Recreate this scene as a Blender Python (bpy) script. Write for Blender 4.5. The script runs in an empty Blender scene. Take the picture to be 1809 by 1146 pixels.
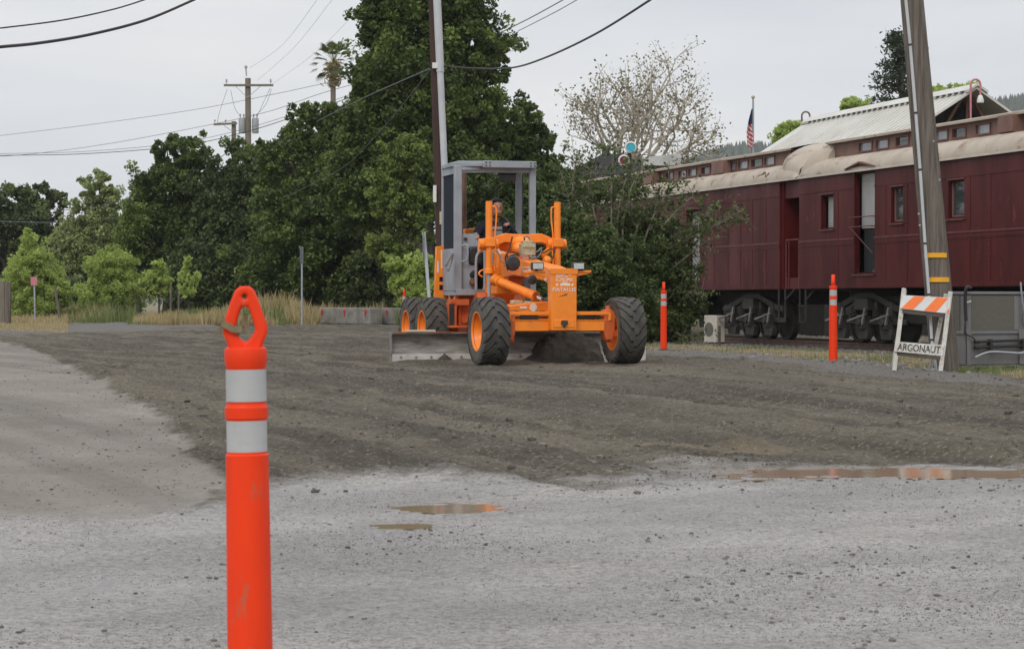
import bpy, bmesh, math, random
import numpy as np
from mathutils import Vector, Matrix, Euler
R = math.radians
SC = bpy.context.scene
COL = SC.collection
# ------------------------------------------------------------ camera
F, HX, HY, CZ = 3800.0, 904.5, 532.0, 1.08
cam = bpy.data.cameras.new('camera'); camo = bpy.data.objects.new('camera', cam); COL.objects.link(camo)
camo.location = (0, 0, CZ); camo.rotation_euler = (R(90 - 0.618), 0, 0)
cam.sensor_width = 36; cam.lens = F / 1809 * 36; cam.clip_end = 12000; cam.clip_start = 0.1
cam.dof.use_dof = True; cam.dof.focus_distance = 31; cam.dof.aperture_fstop = 14
SC.camera = camo
# ------------------------------------------------------------ sky + sun (overcast)
W = bpy.data.worlds.new('World'); SC.world = W; W.use_nodes = True
nt = W.node_tree; N = nt.nodes; L = nt.links; N.clear()
wo = N.new('ShaderNodeOutputWorld'); bg = N.new('ShaderNodeBackground'); bg2 = N.new('ShaderNodeBackground')
sky = N.new('ShaderNodeTexSky'); sky.sky_type = 'NISHITA'; sky.sun_disc = False
SUN_EL, SUN_AZ = 42.0, 198.0
sky.sun_elevation = R(SUN_EL); sky.sun_rotation = R(SUN_AZ); bg.inputs[1].default_value = 0.06
L.new(sky.outputs[0], bg.inputs[0])
tc = N.new('ShaderNodeTexCoord'); sp = N.new('ShaderNodeSeparateXYZ'); L.new(tc.outputs['Generated'], sp.inputs[0])
mp = N.new('ShaderNodeMapping'); mp.inputs['Scale'].default_value = (1.2, 1.2, 7.0); L.new(tc.outputs['Generated'], mp.inputs[0])
nz = N.new('ShaderNodeTexNoise'); nz.inputs['Scale'].default_value = 2.6; nz.inputs['Detail'].default_value = 5; nz.inputs['Roughness'].default_value = 0.5
L.new(mp.outputs[0], nz.inputs['Vector'])
cr = N.new('ShaderNodeValToRGB'); cr.color_ramp.elements[0].position = 0.3; cr.color_ramp.elements[1].position = 0.72
cr.color_ramp.elements[0].color = (0.64, 0.665, 0.715, 1); cr.color_ramp.elements[1].color = (0.87, 0.855, 0.845, 1)
L.new(nz.outputs[0], cr.inputs[0]); L.new(cr.outputs[0], bg2.inputs[0])
mr = N.new('ShaderNodeMapRange'); mr.inputs[1].default_value = 0.1; mr.inputs[2].default_value = 0.9; mr.inputs[3].default_value = 1.10; mr.inputs[4].default_value = 1.55
L.new(sp.outputs[2], mr.inputs[0]); L.new(mr.outputs[0], bg2.inputs[1])
mx = N.new('ShaderNodeMixShader'); mx.inputs[0].default_value = 0.93
L.new(bg.outputs[0], mx.inputs[1]); L.new(bg2.outputs[0], mx.inputs[2]); L.new(mx.outputs[0], wo.inputs[0])
sl = bpy.data.lights.new('sun', 'SUN'); sl.energy = 1.4; sl.angle = R(25); sl.color = (1, 0.96, 0.9)
so = bpy.data.objects.new('sun', sl); COL.objects.link(so)
el, az = R(SUN_EL), R(SUN_AZ)
sd = Vector((math.sin(az) * math.cos(el), math.cos(az) * math.cos(el), math.sin(el)))
so.rotation_euler = (-sd).to_track_quat('-Z', 'Y').to_euler(); so.location = (0, 0, 60)
SC.view_settings.view_transform = 'Standard'; SC.view_settings.look = 'None'
SC.view_settings.exposure = 0.0; SC.view_settings.gamma = 1
SC.cycles.max_bounces = 6; SC.cycles.transparent_max_bounces = 12; SC.cycles.volume_bounces = 1
# ------------------------------------------------------------ pixel -> world helpers (measured in the photograph)
def at(px, py, Y): return Vector(((px - HX) * Y / F, Y, CZ + (HY - py) * Y / F))
def ss(a, b, x):
    t = np.clip((np.asarray(x, float) - a) / (b - a), 0, 1); return t * t * (3 - 2 * t)
TD = (0.301, -0.954); TN = (0.954, 0.301); TP = (6.34, 47.5)
def base_z(X, Y):
    X = np.asarray(X, float); Y = np.asarray(Y, float)
    z = 0.22 * ss(7, 24, Y)
    tl = (X - TP[0]) * TN[0] + (Y - TP[1]) * TN[1]
    return z - 0.17 * ss(-5.5, -1.6, tl) * ss(72, 60, Y)
def gp(px, py):
    Y = 20.0
    for _ in range(40):
        z = float(base_z((px - HX) * Y / F, Y)); Y = 0.5 * Y + 0.5 * (CZ - z) * F / (py - HY)
    return Vector(((px - HX) * Y / F, Y, float(base_z((px - HX) * Y / F, Y))))
# ------------------------------------------------------------ noise
_rs = np.random.RandomState(7); _tab = _rs.rand(256, 256)
def vnoise(x, y, seed=0):
    x = np.asarray(x, float) + seed * 17.3; y = np.asarray(y, float) + seed * 9.1
    xi = np.floor(x).astype(int); yi = np.floor(y).astype(int); xf = x - xi; yf = y - yi
    xf = xf * xf * (3 - 2 * xf); yf = yf * yf * (3 - 2 * yf)
    a = _tab[xi & 255, yi & 255]; b = _tab[(xi + 1) & 255, yi & 255]; c = _tab[xi & 255, (yi + 1) & 255]; d = _tab[(xi + 1) & 255, (yi + 1) & 255]
    return (a * (1 - xf) + b * xf) * (1 - yf) + (c * (1 - xf) + d * xf) * yf - 0.5
def fbm(x, y, o=4, seed=0):
    s = 0; a = 1.0
    for i in range(o): s = s + a * vnoise(x * 2 ** i, y * 2 ** i, seed + i); a *= 0.5
    return s
# ------------------------------------------------------------ materials
def new_mat(name):
    m = bpy.data.materials.new(name); m.use_nodes = True
    return m, m.node_tree.nodes, m.node_tree.links, m.node_tree.nodes['Principled BSDF']
def pm(name, c1, c2=None, scale=4.0, rough=0.6, rough2=None, bump=0.0, bscale=None, metal=0.0, spec=0.5, stretch=(1, 1, 1), lo=0.35, hi=0.65, c3=None, s3=20.0, t3=0.62, coat=0.0, detail=6):
    m, n, l, b = new_mat(name)
    b.inputs['Base Color'].default_value = (*c1, 1); b.inputs['Roughness'].default_value = rough; b.inputs['Metallic'].default_value = metal
    b.inputs['Specular IOR Level'].default_value = spec; b.inputs['Coat Weight'].default_value = coat
    t = n.new('ShaderNodeTexCoord'); mp = n.new('ShaderNodeMapping'); mp.inputs['Scale'].default_value = stretch
    l.new(t.outputs['Object'], mp.inputs[0])
    if c2 is not None:
        z = n.new('ShaderNodeTexNoise'); z.inputs['Scale'].default_value = scale; z.inputs['Detail'].default_value = detail; z.inputs['Roughness'].default_value = 0.6
        l.new(mp.outputs[0], z.inputs['Vector'])
        r = n.new('ShaderNodeValToRGB'); r.color_ramp.elements[0].position = lo; r.color_ramp.elements[1].position = hi
        r.color_ramp.elements[0].color = (*c1, 1); r.color_ramp.elements[1].color = (*c2, 1); l.new(z.outputs[0], r.inputs[0])
        out = r.outputs[0]
        if c3 is not None:
            z3 = n.new('ShaderNodeTexNoise'); z3.inputs['Scale'].default_value = s3; z3.inputs['Detail'].default_value = 8; z3.inputs['Roughness'].default_value = 0.7
            l.new(mp.outputs[0], z3.inputs['Vector'])
            r3 = n.new('ShaderNodeValToRGB'); r3.color_ramp.elements[0].position = t3; r3.color_ramp.elements[1].position = t3 + 0.05
            l.new(z3.outputs[0], r3.inputs[0]); mx = n.new('ShaderNodeMixRGB'); l.new(r3.outputs[0], mx.inputs[0]); l.new(out, mx.inputs[1]); mx.inputs[2].default_value = (*c3, 1); out = mx.outputs[0]
        l.new(out, b.inputs['Base Color'])
        if rough2 is not None:
            mr = n.new('ShaderNodeMapRange'); mr.inputs[1].default_value = lo; mr.inputs[2].default_value = hi; mr.inputs[3].default_value = rough; mr.inputs[4].default_value = rough2
            l.new(z.outputs[0], mr.inputs[0]); l.new(mr.outputs[0], b.inputs['Roughness'])
    if bump > 0:
        zb = n.new('ShaderNodeTexNoise'); zb.inputs['Scale'].default_value = bscale or scale * 3; zb.inputs['Detail'].default_value = 5; l.new(mp.outputs[0], zb.inputs['Vector'])
        bp = n.new('ShaderNodeBump'); bp.inputs['Strength'].default_value = 1; bp.inputs['Distance'].default_value = bump
        l.new(zb.outputs[0], bp.inputs['Height']); l.new(bp.outputs[0], b.inputs['Normal'])
    return m
def leaf_mat(name, c1, c2, trans=0.3):
    m, n, l, b = new_mat(name)
    a = n.new('ShaderNodeAttribute'); a.attribute_name = 'tint'; mx = n.new('ShaderNodeMixRGB'); mx.inputs[1].default_value = (*c1, 1); mx.inputs[2].default_value = (*c2, 1)
    l.new(a.outputs['Fac'], mx.inputs[0]); l.new(mx.outputs[0], b.inputs['Base Color']); b.inputs['Roughness'].default_value = 0.5; b.inputs['Specular IOR Level'].default_value = 0.3
    t = n.new('ShaderNodeBsdfTranslucent'); l.new(mx.outputs[0], t.inputs[0]); ms = n.new('ShaderNodeMixShader'); ms.inputs[0].default_value = trans
    o = n['Material Output']; l.new(b.outputs[0], ms.inputs[1]); l.new(t.outputs[0], ms.inputs[2]); l.new(ms.outputs[0], o.inputs[0])
    return m
M = {}
M['orange'] = pm('machine orange', (0.93, 0.262, 0.012), (0.82, 0.215, 0.012), 5, 0.36, 0.55, 0.0015, 30, c3=(0.26, 0.12, 0.055), s3=10, t3=0.635, coat=0.1)
M['orange_red'] = pm('faded orange red', (0.62, 0.12, 0.02), (0.45, 0.09, 0.02), 6, 0.5, 0.7, 0.002, c3=(0.12, 0.06, 0.04), s3=18, t3=0.64)
M['grey_cab'] = pm('cab grey paint', (0.29, 0.32, 0.355), (0.23, 0.255, 0.285), 4, 0.45, 0.6, c3=(0.12, 0.10, 0.085), s3=14, t3=0.70)
M['rubber'] = pm('tyre rubber', (0.035, 0.033, 0.031), (0.085, 0.078, 0.068), 7, 0.75, 0.9, 0.004, 30)
M['rubber_side'] = pm('tyre sidewall', (0.12, 0.108, 0.09), (0.06, 0.056, 0.05), 6, 0.85, 0.9, 0.003, 30)
M['black'] = pm('black plastic', (0.012, 0.012, 0.013), (0.03, 0.03, 0.03), 9, 0.5)
M['darkmetal'] = pm('dark metal', (0.035, 0.034, 0.033), (0.07, 0.06, 0.05), 6, 0.6, 0.8, metal=0.3)
M['steel'] = pm('worn steel', (0.30, 0.29, 0.275), (0.16, 0.15, 0.14), 3, 0.42, 0.65, 0.002, 25, metal=0.55, stretch=(1, 4, 4))
M['edge'] = pm('cutting edge steel', (0.47, 0.45, 0.42), (0.33, 0.31, 0.28), 5, 0.45, 0.6, metal=0.3)
M['mold'] = pm('dirty moldboard', (0.27, 0.255, 0.235), (0.11, 0.10, 0.085), 3, 0.4, 0.7, 0.002, 25, metal=0.35, stretch=(1, 2, 5), c3=(0.25, 0.235, 0.21), s3=5, t3=0.58)
M['chrome'] = pm('chrome rod', (0.6, 0.6, 0.6), rough=0.2, metal=1)
M['glass_dark'] = pm('dark tinted glass', (0.04, 0.046, 0.055), rough=0.7, spec=0.0)
M['lens'] = pm('lamp lens', (0.55, 0.58, 0.56), (0.42, 0.45, 0.43), 30, 0.15, bump=0.002, bscale=120)
M['brass'] = pm('valve block metal', (0.42, 0.33, 0.13), (0.5, 0.48, 0.42), 30, 0.4, metal=0.4)
M['white'] = pm('white lettering', (0.75, 0.74, 0.72), (0.6, 0.58, 0.55), 20, 0.6)
M['deco'] = pm('worn white decal', (0.78, 0.76, 0.72), (0.70, 0.45, 0.28), 55, 0.6, lo=0.5, hi=0.62)
M['hose'] = pm('rubber hose', (0.02, 0.02, 0.02), rough=0.5)
M['hose_g'] = pm('grey hose', (0.22, 0.2, 0.18), rough=0.5)
M['navy'] = pm('navy fabric', (0.008, 0.01, 0.02), (0.014, 0.016, 0.03), 20, 0.9)
M['jeans'] = pm('dark trousers', (0.013, 0.014, 0.018), (0.02, 0.022, 0.026), 20, 0.9)
M['boot'] = pm('brown boot leather', (0.20, 0.07, 0.025), (0.12, 0.045, 0.02), 12, 0.7)
M['skin'] = pm('skin', (0.42, 0.21, 0.14), (0.38, 0.18, 0.12), 20, 0.55)
M['hair'] = pm('black hair', (0.008, 0.007, 0.007), (0.016, 0.013, 0.012), 60, 0.5)
M['cone'] = pm('delineator orange', (0.84, 0.050, 0.008), (0.74, 0.042, 0.008), 4, 0.42, 0.55, 0.0006, 30, spec=0.22, c3=(0.50, 0.10, 0.05), s3=9, t3=0.60, stretch=(2.5, 2.5, .5))
M['reflect'] = pm('white reflective sheet', (0.44, 0.45, 0.45), (0.37, 0.38, 0.385), 8, 0.45, c3=(0.27, 0.265, 0.25), s3=22, t3=0.61)
M['twine'] = pm('frayed tan tape', (0.22, 0.19, 0.11), (0.15, 0.12, 0.07), 30, 0.9)
M['maroon'] = pm('maroon car paint', (0.088, 0.008, 0.0085), (0.052, 0.0052, 0.0055), 1.3, 0.42, 0.6, 0.003, 9, c3=(0.15, 0.03, 0.03), s3=3.0, t3=0.60, stretch=(1, 1, 0.3), spec=0.28)
M['maroon_dk'] = pm('dull maroon', (0.06, 0.006, 0.008), (0.042, 0.005, 0.006), 2, 0.65, spec=.15)
M['maroon_lt'] = pm('worn maroon edge', (0.15, 0.04, 0.038), (0.085, 0.014, 0.015), 6, 0.5)
M['roofcl'] = pm('car roof canvas', (0.44, 0.39, 0.325), (0.35, 0.295, 0.235), 1.6, 0.75, c3=(0.27, 0.20, 0.155), s3=2.3, t3=0.57, bump=0.001, bscale=9)
M['clere'] = pm('faded brown clerestory', (0.20, 0.11, 0.085), (0.145, 0.075, 0.06), 3, 0.6, c3=(0.24, 0.16, 0.13), s3=8, t3=0.62)
M['winfr'] = pm('brown window frame', (0.12, 0.04, 0.03), (0.16, 0.07, 0.05), 5, 0.55)
M['pane'] = pm('window glass', (0.04, 0.045, 0.048), rough=0.04, spec=0.9)
M['pane_sky'] = pm('clerestory glass', (0.30, 0.33, 0.36), (0.20, 0.22, 0.24), 1.5, 0.08, spec=0.9)
M['blind'] = pm('white blinds', (0.62, 0.63, 0.62), (0.52, 0.53, 0.53), 2, 0.6)
M['underframe'] = pm('underframe iron', (0.012, 0.0115, 0.011), (0.025, 0.023, 0.02), 5, 0.7, metal=0.2)
M['truck'] = pm('truck side iron', (0.026, 0.025, 0.023), (0.05, 0.046, 0.04), 6, 0.65, metal=0.2)
M['rail'] = pm('rusty rail', (0.12, 0.07, 0.05), (0.2, 0.13, 0.1), 4, 0.5, metal=0.4)
M['tie'] = pm('old timber tie', (0.075, 0.062, 0.052), (0.12, 0.1, 0.085), 5, 0.9, bump=0.01, stretch=(1, 6, 6))
M['wood'] = pm('weathered pole wood', (0.175, 0.15, 0.125), (0.075, 0.06, 0.05), 5, 0.85, bump=0.012, bscale=16, stretch=(6, 6, 0.22), c3=(0.05, 0.04, 0.034), s3=9, t3=0.63)
M['wood_red'] = pm('dark creosote pole', (0.055, 0.026, 0.02), (0.035, 0.018, 0.014), 5, 0.85, bump=0.004, stretch=(5, 5, 0.35))
M['wood_pale'] = pm('grey pole wood', (0.2, 0.175, 0.14), (0.13, 0.11, 0.085), 4, 0.85, stretch=(5, 5, 0.4))
M['galv'] = pm('galvanised steel', (0.36, 0.39, 0.42), (0.29, 0.31, 0.34), 6, 0.45, metal=0.3)
M['conduit'] = pm('pale conduit', (0.50, 0.52, 0.54), (0.42, 0.44, 0.46), 3, 0.5)
M['yellow'] = pm('yellow strap', (0.78, 0.40, 0.02), (0.70, 0.34, 0.02), 8, 0.6)
M['white_wood'] = pm('white painted wood', (0.60, 0.59, 0.56), (0.44, 0.42, 0.37), 8, 0.7, c3=(0.20, 0.16, 0.12), s3=22, t3=0.59)
M['board'] = pm('pale bare board', (0.55, 0.47, 0.36), (0.45, 0.38, 0.28), 8, 0.8)
M['stripe'] = pm('orange stripe sheet', (0.90, 0.19, 0.03), (0.82, 0.17, 0.035), 8, 0.5)
M['sheet'] = pm('white sheet', (0.66, 0.66, 0.65), (0.58, 0.58, 0.57), 8, 0.5)
M['ink'] = pm('dark stencil ink', (0.045, 0.045, 0.042), (0.16, 0.15, 0.13), 60, 0.8, lo=0.5, hi=0.7)
M['ac_grey'] = pm('hvac grey paint', (0.175, 0.172, 0.175), (0.145, 0.14, 0.14), 4, 0.5, 0.6, c3=(0.19, 0.175, 0.15), s3=5, t3=0.62)
M['ac_light'] = pm('hvac light trim', (0.185, 0.183, 0.185), (0.155, 0.153, 0.155), 4, 0.5)
M['ac_coil'] = pm('dusty coil', (0.135, 0.128, 0.108), (0.105, 0.10, 0.082), 12, 0.8, bump=0.003, bscale=60, stretch=(1, 1, 8))
M['cream'] = pm('cream metal', (0.55, 0.51, 0.44), (0.46, 0.42, 0.36), 3, 0.55)
M['wroof'] = pm('white metal roof', (0.60, 0.60, 0.57), (0.50, 0.49, 0.45), 0.8, 0.5, stretch=(1, 1, 1))
M['groof'] = pm('grey shingle roof', (0.075, 0.078, 0.085), (0.055, 0.057, 0.06), 2, 0.9, bump=0.02, bscale=8)
M['wall'] = pm('painted wall', (0.4, 0.38, 0.34), (0.33, 0.31, 0.28), 1, 0.8)
M['concrete'] = pm('old concrete', (0.27, 0.255, 0.23), (0.16, 0.15, 0.13), 3, 0.9, bump=0.01, bscale=12, c3=(0.10, 0.095, 0.085), s3=4, t3=0.62)
M['redrefl'] = pm('red reflector', (0.5, 0.03, 0.05), rough=0.3)
M['cyan'] = pm('turquoise disc', (0.03, 0.42, 0.52), (0.04, 0.36, 0.45), 4, 0.4)
M['disc_red'] = pm('maroon disc', (0.22, 0.03, 0.045), (0.18, 0.02, 0.03), 4, 0.4)
M['offwhite'] = pm('off white paint', (0.66, 0.66, 0.64), (0.58, 0.58, 0.56), 4, 0.5)
M['flag_red'] = pm('flag red', (0.45, 0.02, 0.04), rough=0.8)
M['flag_white'] = pm('flag white', (0.65, 0.63, 0.62), rough=0.8)
M['flag_blue'] = pm('flag blue', (0.02, 0.03, 0.11), rough=0.8)
M['soil'] = pm('dark shaded soil', (0.038, 0.034, 0.028), (0.075, 0.067, 0.054), 9, 0.95, bump=0.03, bscale=12, spec=0.2)  # extra dark: shadow on the heap is put into the base colour
M['stone_dk'] = pm('dark stones', (0.085, 0.075, 0.068), (0.28, 0.25, 0.23), 0.9, 0.8, lo=0.42, hi=0.62)
M['stone_md'] = pm('soil clods', (0.065, 0.058, 0.048), (0.24, 0.22, 0.19), 1.1, 0.9, lo=0.45, hi=0.68)
M['ballast'] = pm('ballast stones', (0.13, 0.125, 0.12), (0.25, 0.24, 0.23), 2, 0.9, lo=0.4, hi=0.6)
M['bark'] = pm('brown bark', (0.06, 0.048, 0.038), (0.095, 0.08, 0.065), 4, 0.95, bump=0.02, stretch=(3, 3, 0.6))
M['bark_pale'] = pm('mottled sycamore bark', (0.50, 0.45, 0.38), (0.30, 0.26, 0.2), 4, 0.85)
M['twig'] = pm('pale twig', (0.26, 0.22, 0.18), (0.18, 0.15, 0.12), 4, 0.9)
M['cable'] = pm('black cable', (0.018, 0.014, 0.018), rough=0.6)
M['cable_l'] = pm('weathered wire', (0.12, 0.12, 0.13), rough=0.6)
M['transf'] = pm('transformer grey', (0.33, 0.35, 0.36), (0.27, 0.29, 0.3), 4, 0.5)
M['sign_red'] = pm('faded sign face', (0.50, 0.20, 0.22), (0.42, 0.15, 0.18), 6, 0.5)
# ------------------------------------------------------------ mesh builder
class MB:
    def __init__(s, mtx=None): s.v = []; s.f = []; s.m = []; s.M = mtx or Matrix.Identity(4); s.mi = 0
    def add(s, vs, fs):
        o = len(s.v); s.v += [tuple(s.M @ Vector(p)) for p in vs]; s.f += [tuple(i + o for i in f) for f in fs]; s.m += [s.mi] * len(fs); return s
    def box(s, c, d, rot=None):
        hx, hy, hz = d[0] / 2, d[1] / 2, d[2] / 2; c = Vector(c); E = Euler(rot).to_matrix() if rot else None
        vs = []
        for x, y, z in ((-1, -1, -1), (1, -1, -1), (1, 1, -1), (-1, 1, -1), (-1, -1, 1), (1, -1, 1), (1, 1, 1), (-1, 1, 1)):
            p = Vector((x * hx, y * hy, z * hz)); p = E @ p if E else p; vs.append(c + p)
        return s.add(vs, [(0, 3, 2, 1), (4, 5, 6, 7), (0, 1, 5, 4), (1, 2, 6, 5), (2, 3, 7, 6), (3, 0, 4, 7)])
    def bb(s, x0, x1, y0, y1, z0, z1): return s.box(((x0 + x1) / 2, (y0 + y1) / 2, (z0 + z1) / 2), (abs(x1 - x0), abs(y1 - y0), abs(z1 - z0)))
    def bar(s, a, b, w, h, up=(0, 0, 1)):
        a = Vector(a); b = Vector(b); d = (b - a).normalized(); u = Vector(up); sx = d.cross(u)
        if sx.length < 1e-4: sx = d.cross(Vector((1, 0, 0)))
        sx.normalize(); uu = sx.cross(d).normalized(); vs = []
        for p in (a, b):
            for i, j in ((-1, -1), (1, -1), (1, 1), (-1, 1)): vs.append(p + sx * i * w / 2 + uu * j * h / 2)
        return s.add(vs, [(0, 1, 2, 3), (7, 6, 5, 4), (0, 4, 5, 1), (1, 5, 6, 2), (2, 6, 7, 3), (3, 7, 4, 0)])
    def tube(s, pts, r, n=8, cap=True):
        P = [Vector(p) for p in pts]; k = len(P); rr = r if hasattr(r, '__len__') else [r] * k
        vs = []; fs = []; prev = None
        for i in range(k):
            d = (P[min(i + 1, k - 1)] - P[max(i - 1, 0)]);
            if d.length < 1e-9: d = Vector((0, 0, 1))
            d.normalize()
            if prev is None:
                u = d.orthogonal().normalized()
            else:
                u = (prev - d * prev.dot(d))
                u = u.normalized() if u.length > 1e-6 else d.orthogonal().normalized()
            prev = u; w = d.cross(u)
            for j in range(n):
                a = 2 * math.pi * j / n; vs.append(P[i] + (u * math.cos(a) + w * math.sin(a)) * rr[i])
        for i in range(k - 1):
            for j in range(n):
                fs.append((i * n + j, i * n + (j + 1) % n, (i + 1) * n + (j + 1) % n, (i + 1) * n + j))
        if cap: fs.append(tuple(range(n))[::-1]); fs.append(tuple((k - 1) * n + j for j in range(n)))
        return s.add(vs, fs)
    def cyl(s, a, b, r, n=16, r2=None): return s.tube([a, b], [r, r if r2 is None else r2], n)
    def lathe(s, prof, n=24, axis='Z', c=(0, 0, 0), cap=False):
        vs = []; fs = []; k = len(prof); c = Vector(c)
        for rr, h in prof:
            for j in range(n):
                a = 2 * math.pi * j / n; x, y = rr * math.cos(a), rr * math.sin(a)
                vs.append(c + (Vector((x, y, h)) if axis == 'Z' else Vector((h, x, y)) if axis == 'X' else Vector((y, h, x))))
        for i in range(k - 1):
            for j in range(n): fs.append((i * n + j, i * n + (j + 1) % n, (i + 1) * n + (j + 1) % n, (i + 1) * n + j))
        if cap: fs.append(tuple(range(n))[::-1]); fs.append(tuple((k - 1) * n + j for j in range(n)))
        return s.add(vs, fs)
    def ball(s, c, r, n=12, sc=(1, 1, 1)):
        k = n // 2; prof = [(max(1e-4, math.sin(math.pi * i / k)), -math.cos(math.pi * i / k)) for i in range(k + 1)]
        vs = []; fs = []
        for rr, h in prof:
            for j in range(n):
                a = 2 * math.pi * j / n; vs.append((c[0] + rr * math.cos(a) * r * sc[0], c[1] + rr * math.sin(a) * r * sc[1], c[2] + h * r * sc[2]))
        for i in range(k):
            for j in range(n): fs.append((i * n + j, i * n + (j + 1) % n, (i + 1) * n + (j + 1) % n, (i + 1) * n + j))
        return s.add(vs, fs)
    def prism(s, poly, a, b, plane='XZ'):
        n = len(poly)
        def P(p, t): return (p[0], t, p[1]) if plane == 'XZ' else (t, p[0], p[1]) if plane == 'YZ' else (p[0], p[1], t)
        vs = [P(p, a) for p in poly] + [P(p, b) for p in poly]
        fs = [tuple(range(n)), tuple(range(2 * n - 1, n - 1, -1))] + [(i, i + n, (i + 1) % n + n, (i + 1) % n) for i in range(n)]
        return s.add(vs, fs)
    def build(s, name, mats, parent=None, bevel=0, smooth=True, seg=2):
        me = bpy.data.meshes.new(name); me.from_pydata(s.v, [], s.f)
        mats = mats if isinstance(mats, (list, tuple)) else [mats]
        for m in mats: me.materials.append(M[m] if isinstance(m, str) else m)
        if len(mats) > 1: me.polygons.foreach_set('material_index', s.m)
        bm = bmesh.new(); bm.from_mesh(me); bmesh.ops.recalc_face_normals(bm, faces=bm.faces); bm.to_mesh(me); bm.free()
        if smooth:
            me.shade_smooth(); me.set_sharp_from_angle(angle=R(38))
        me.update(); o = bpy.data.objects.new(name, me); COL.objects.link(o)
        if parent: o.parent = parent
        if bevel:
            b = o.modifiers.new('bevel', 'BEVEL'); b.width = bevel; b.segments = seg; b.limit_method = 'ANGLE'; b.angle_limit = R(40)
        return o
def tag(o, label=None, cat=None, group=None, kind=None):
    if label: o['label'] = label
    if cat: o['category'] = cat
    if group: o['group'] = group
    if kind: o['kind'] = kind
    return o
def empty(name, loc=(0, 0, 0), rz=0, label=None, cat=None, group=None):
    o = bpy.data.objects.new(name, None); COL.objects.link(o); o.location = loc; o.rotation_euler = (0, 0, rz); o.empty_display_size = 0.2
    return tag(o, label, cat, group)
def copy_tree(o, parent=None, loc=None, rz=None, label=None):
    c = o.copy(); COL.objects.link(c)
    if parent: c.parent = parent
    if loc is not None: c.location = loc
    if rz is not None: c.rotation_euler = (0, 0, rz)
    if label: c['label'] = label
    for ch in list(o.children): copy_tree(ch, c)
    return c
def raw_mesh(name, V, Fq, mats, parent=None, tint=None, midx=None, smooth=False):
    """fast numpy mesh: V (n,3), Fq (m,4) or (m,3)"""
    me = bpy.data.meshes.new(name); V = np.ascontiguousarray(V, np.float32); Fq = np.ascontiguousarray(Fq, np.int32); k = Fq.shape[1]; m = len(Fq)
    me.vertices.add(len(V)); me.vertices.foreach_set('co', V.ravel()); me.loops.add(m * k); me.loops.foreach_set('vertex_index', Fq.ravel())
    me.polygons.add(m); me.polygons.foreach_set('loop_start', np.arange(0, m * k, k, dtype=np.int32))
    for mm in (mats if isinstance(mats, (list, tuple)) else [mats]): me.materials.append(M[mm] if isinstance(mm, str) else mm)
    if midx is not None: me.polygons.foreach_set('material_index', np.asarray(midx, np.int32))
    me.polygons.foreach_set('use_smooth', np.full(m, smooth, dtype=bool))
    me.update(calc_edges=True); me.validate()
    if tint is not None:
        a = me.attributes.new('tint', 'FLOAT', 'POINT'); a.data.foreach_set('value', np.ascontiguousarray(tint, np.float32))
    o = bpy.data.objects.new(name, me); COL.objects.link(o)
    if parent: o.parent = parent
    return o
def text_mesh(txt, size, mat, name, parent, loc, rot, extrude=0.001, bold=0.0, sx=1.0, sp=1.0):
    cu = bpy.data.curves.new(name, 'FONT'); cu.body = txt; cu.size = size; cu.extrude = extrude; cu.align_x = 'CENTER'; cu.align_y = 'CENTER'; cu.offset = bold; cu.space_character = sp
    to = bpy.data.objects.new(name, cu); COL.objects.link(to); dg = bpy.context.evaluated_depsgraph_get()
    me = bpy.data.meshes.new_from_object(to.evaluated_get(dg)); COL.objects.unlink(to); bpy.data.objects.remove(to)
    me.name = name; me.materials.clear(); me.materials.append(M[mat]); o = bpy.data.objects.new(name, me); COL.objects.link(o); o.parent = parent
    o.location = loc; o.rotation_euler = rot; o.scale = (sx, 1, 1); return o
HAZE_D = 0.00013
# ============================================================ GROUND
def bound(pts):   # measured outline points on the ground
    g = [gp(*p) for p in pts]; return np.array([p.x for p in g]), np.array([p.y for p in g])
bx, by = bound([(-300, 890), (0, 880), (390, 862), (560, 846), (760, 840), (1100, 838), (1280, 834), (1400, 820), (1809, 812), (2100, 808)])
o_ = np.argsort(bx); bx, by = bx[o_], by[o_]
px_, py_ = bound([(-300, 596), (-100, 600), (0, 606), (60, 618), (110, 640), (150, 662), (200, 690), (250, 715), (300, 742), (318, 770), (325, 795), (350, 820), (400, 855)])
o_ = np.argsort(py_); px_, py_ = px_[o_], py_[o_]
sx_, sy_ = bound([(1000, 607), (1140, 619), (1250, 624), (1472, 642), (1650, 660), (1809, 672), (2100, 700)])
o_ = np.argsort(sy_); sx_, sy_ = sx_[o_], sy_[o_]
PUD = []   # (centre, radii, angle, level)
def puddle(pxc, pyc, wpx, y0, y1):
    a = gp(pxc, y0); b = gp(pxc, y1); c = gp(pxc, pyc); return (c.x, (a.y + b.y) / 2, wpx / 2 * c.y / F, abs(a.y - b.y) / 2, c.z)
PUD.append(puddle(1625, 834, 620, 823, 847)); PUD.append(puddle(808, 897, 165, 886, 907)); PUD.append(puddle(712, 927, 95, 922, 933))
def pud_field(X, Y, p):
    nx = fbm(X * 1.3, Y * 2.5, 4, 31) * 0.75 + fbm(X * 11, Y * 14, 4, 33) * 0.75
    return np.sqrt(((X - p[0]) / p[2]) ** 2 + ((Y - p[1]) / p[3]) ** 2) + nx
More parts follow.
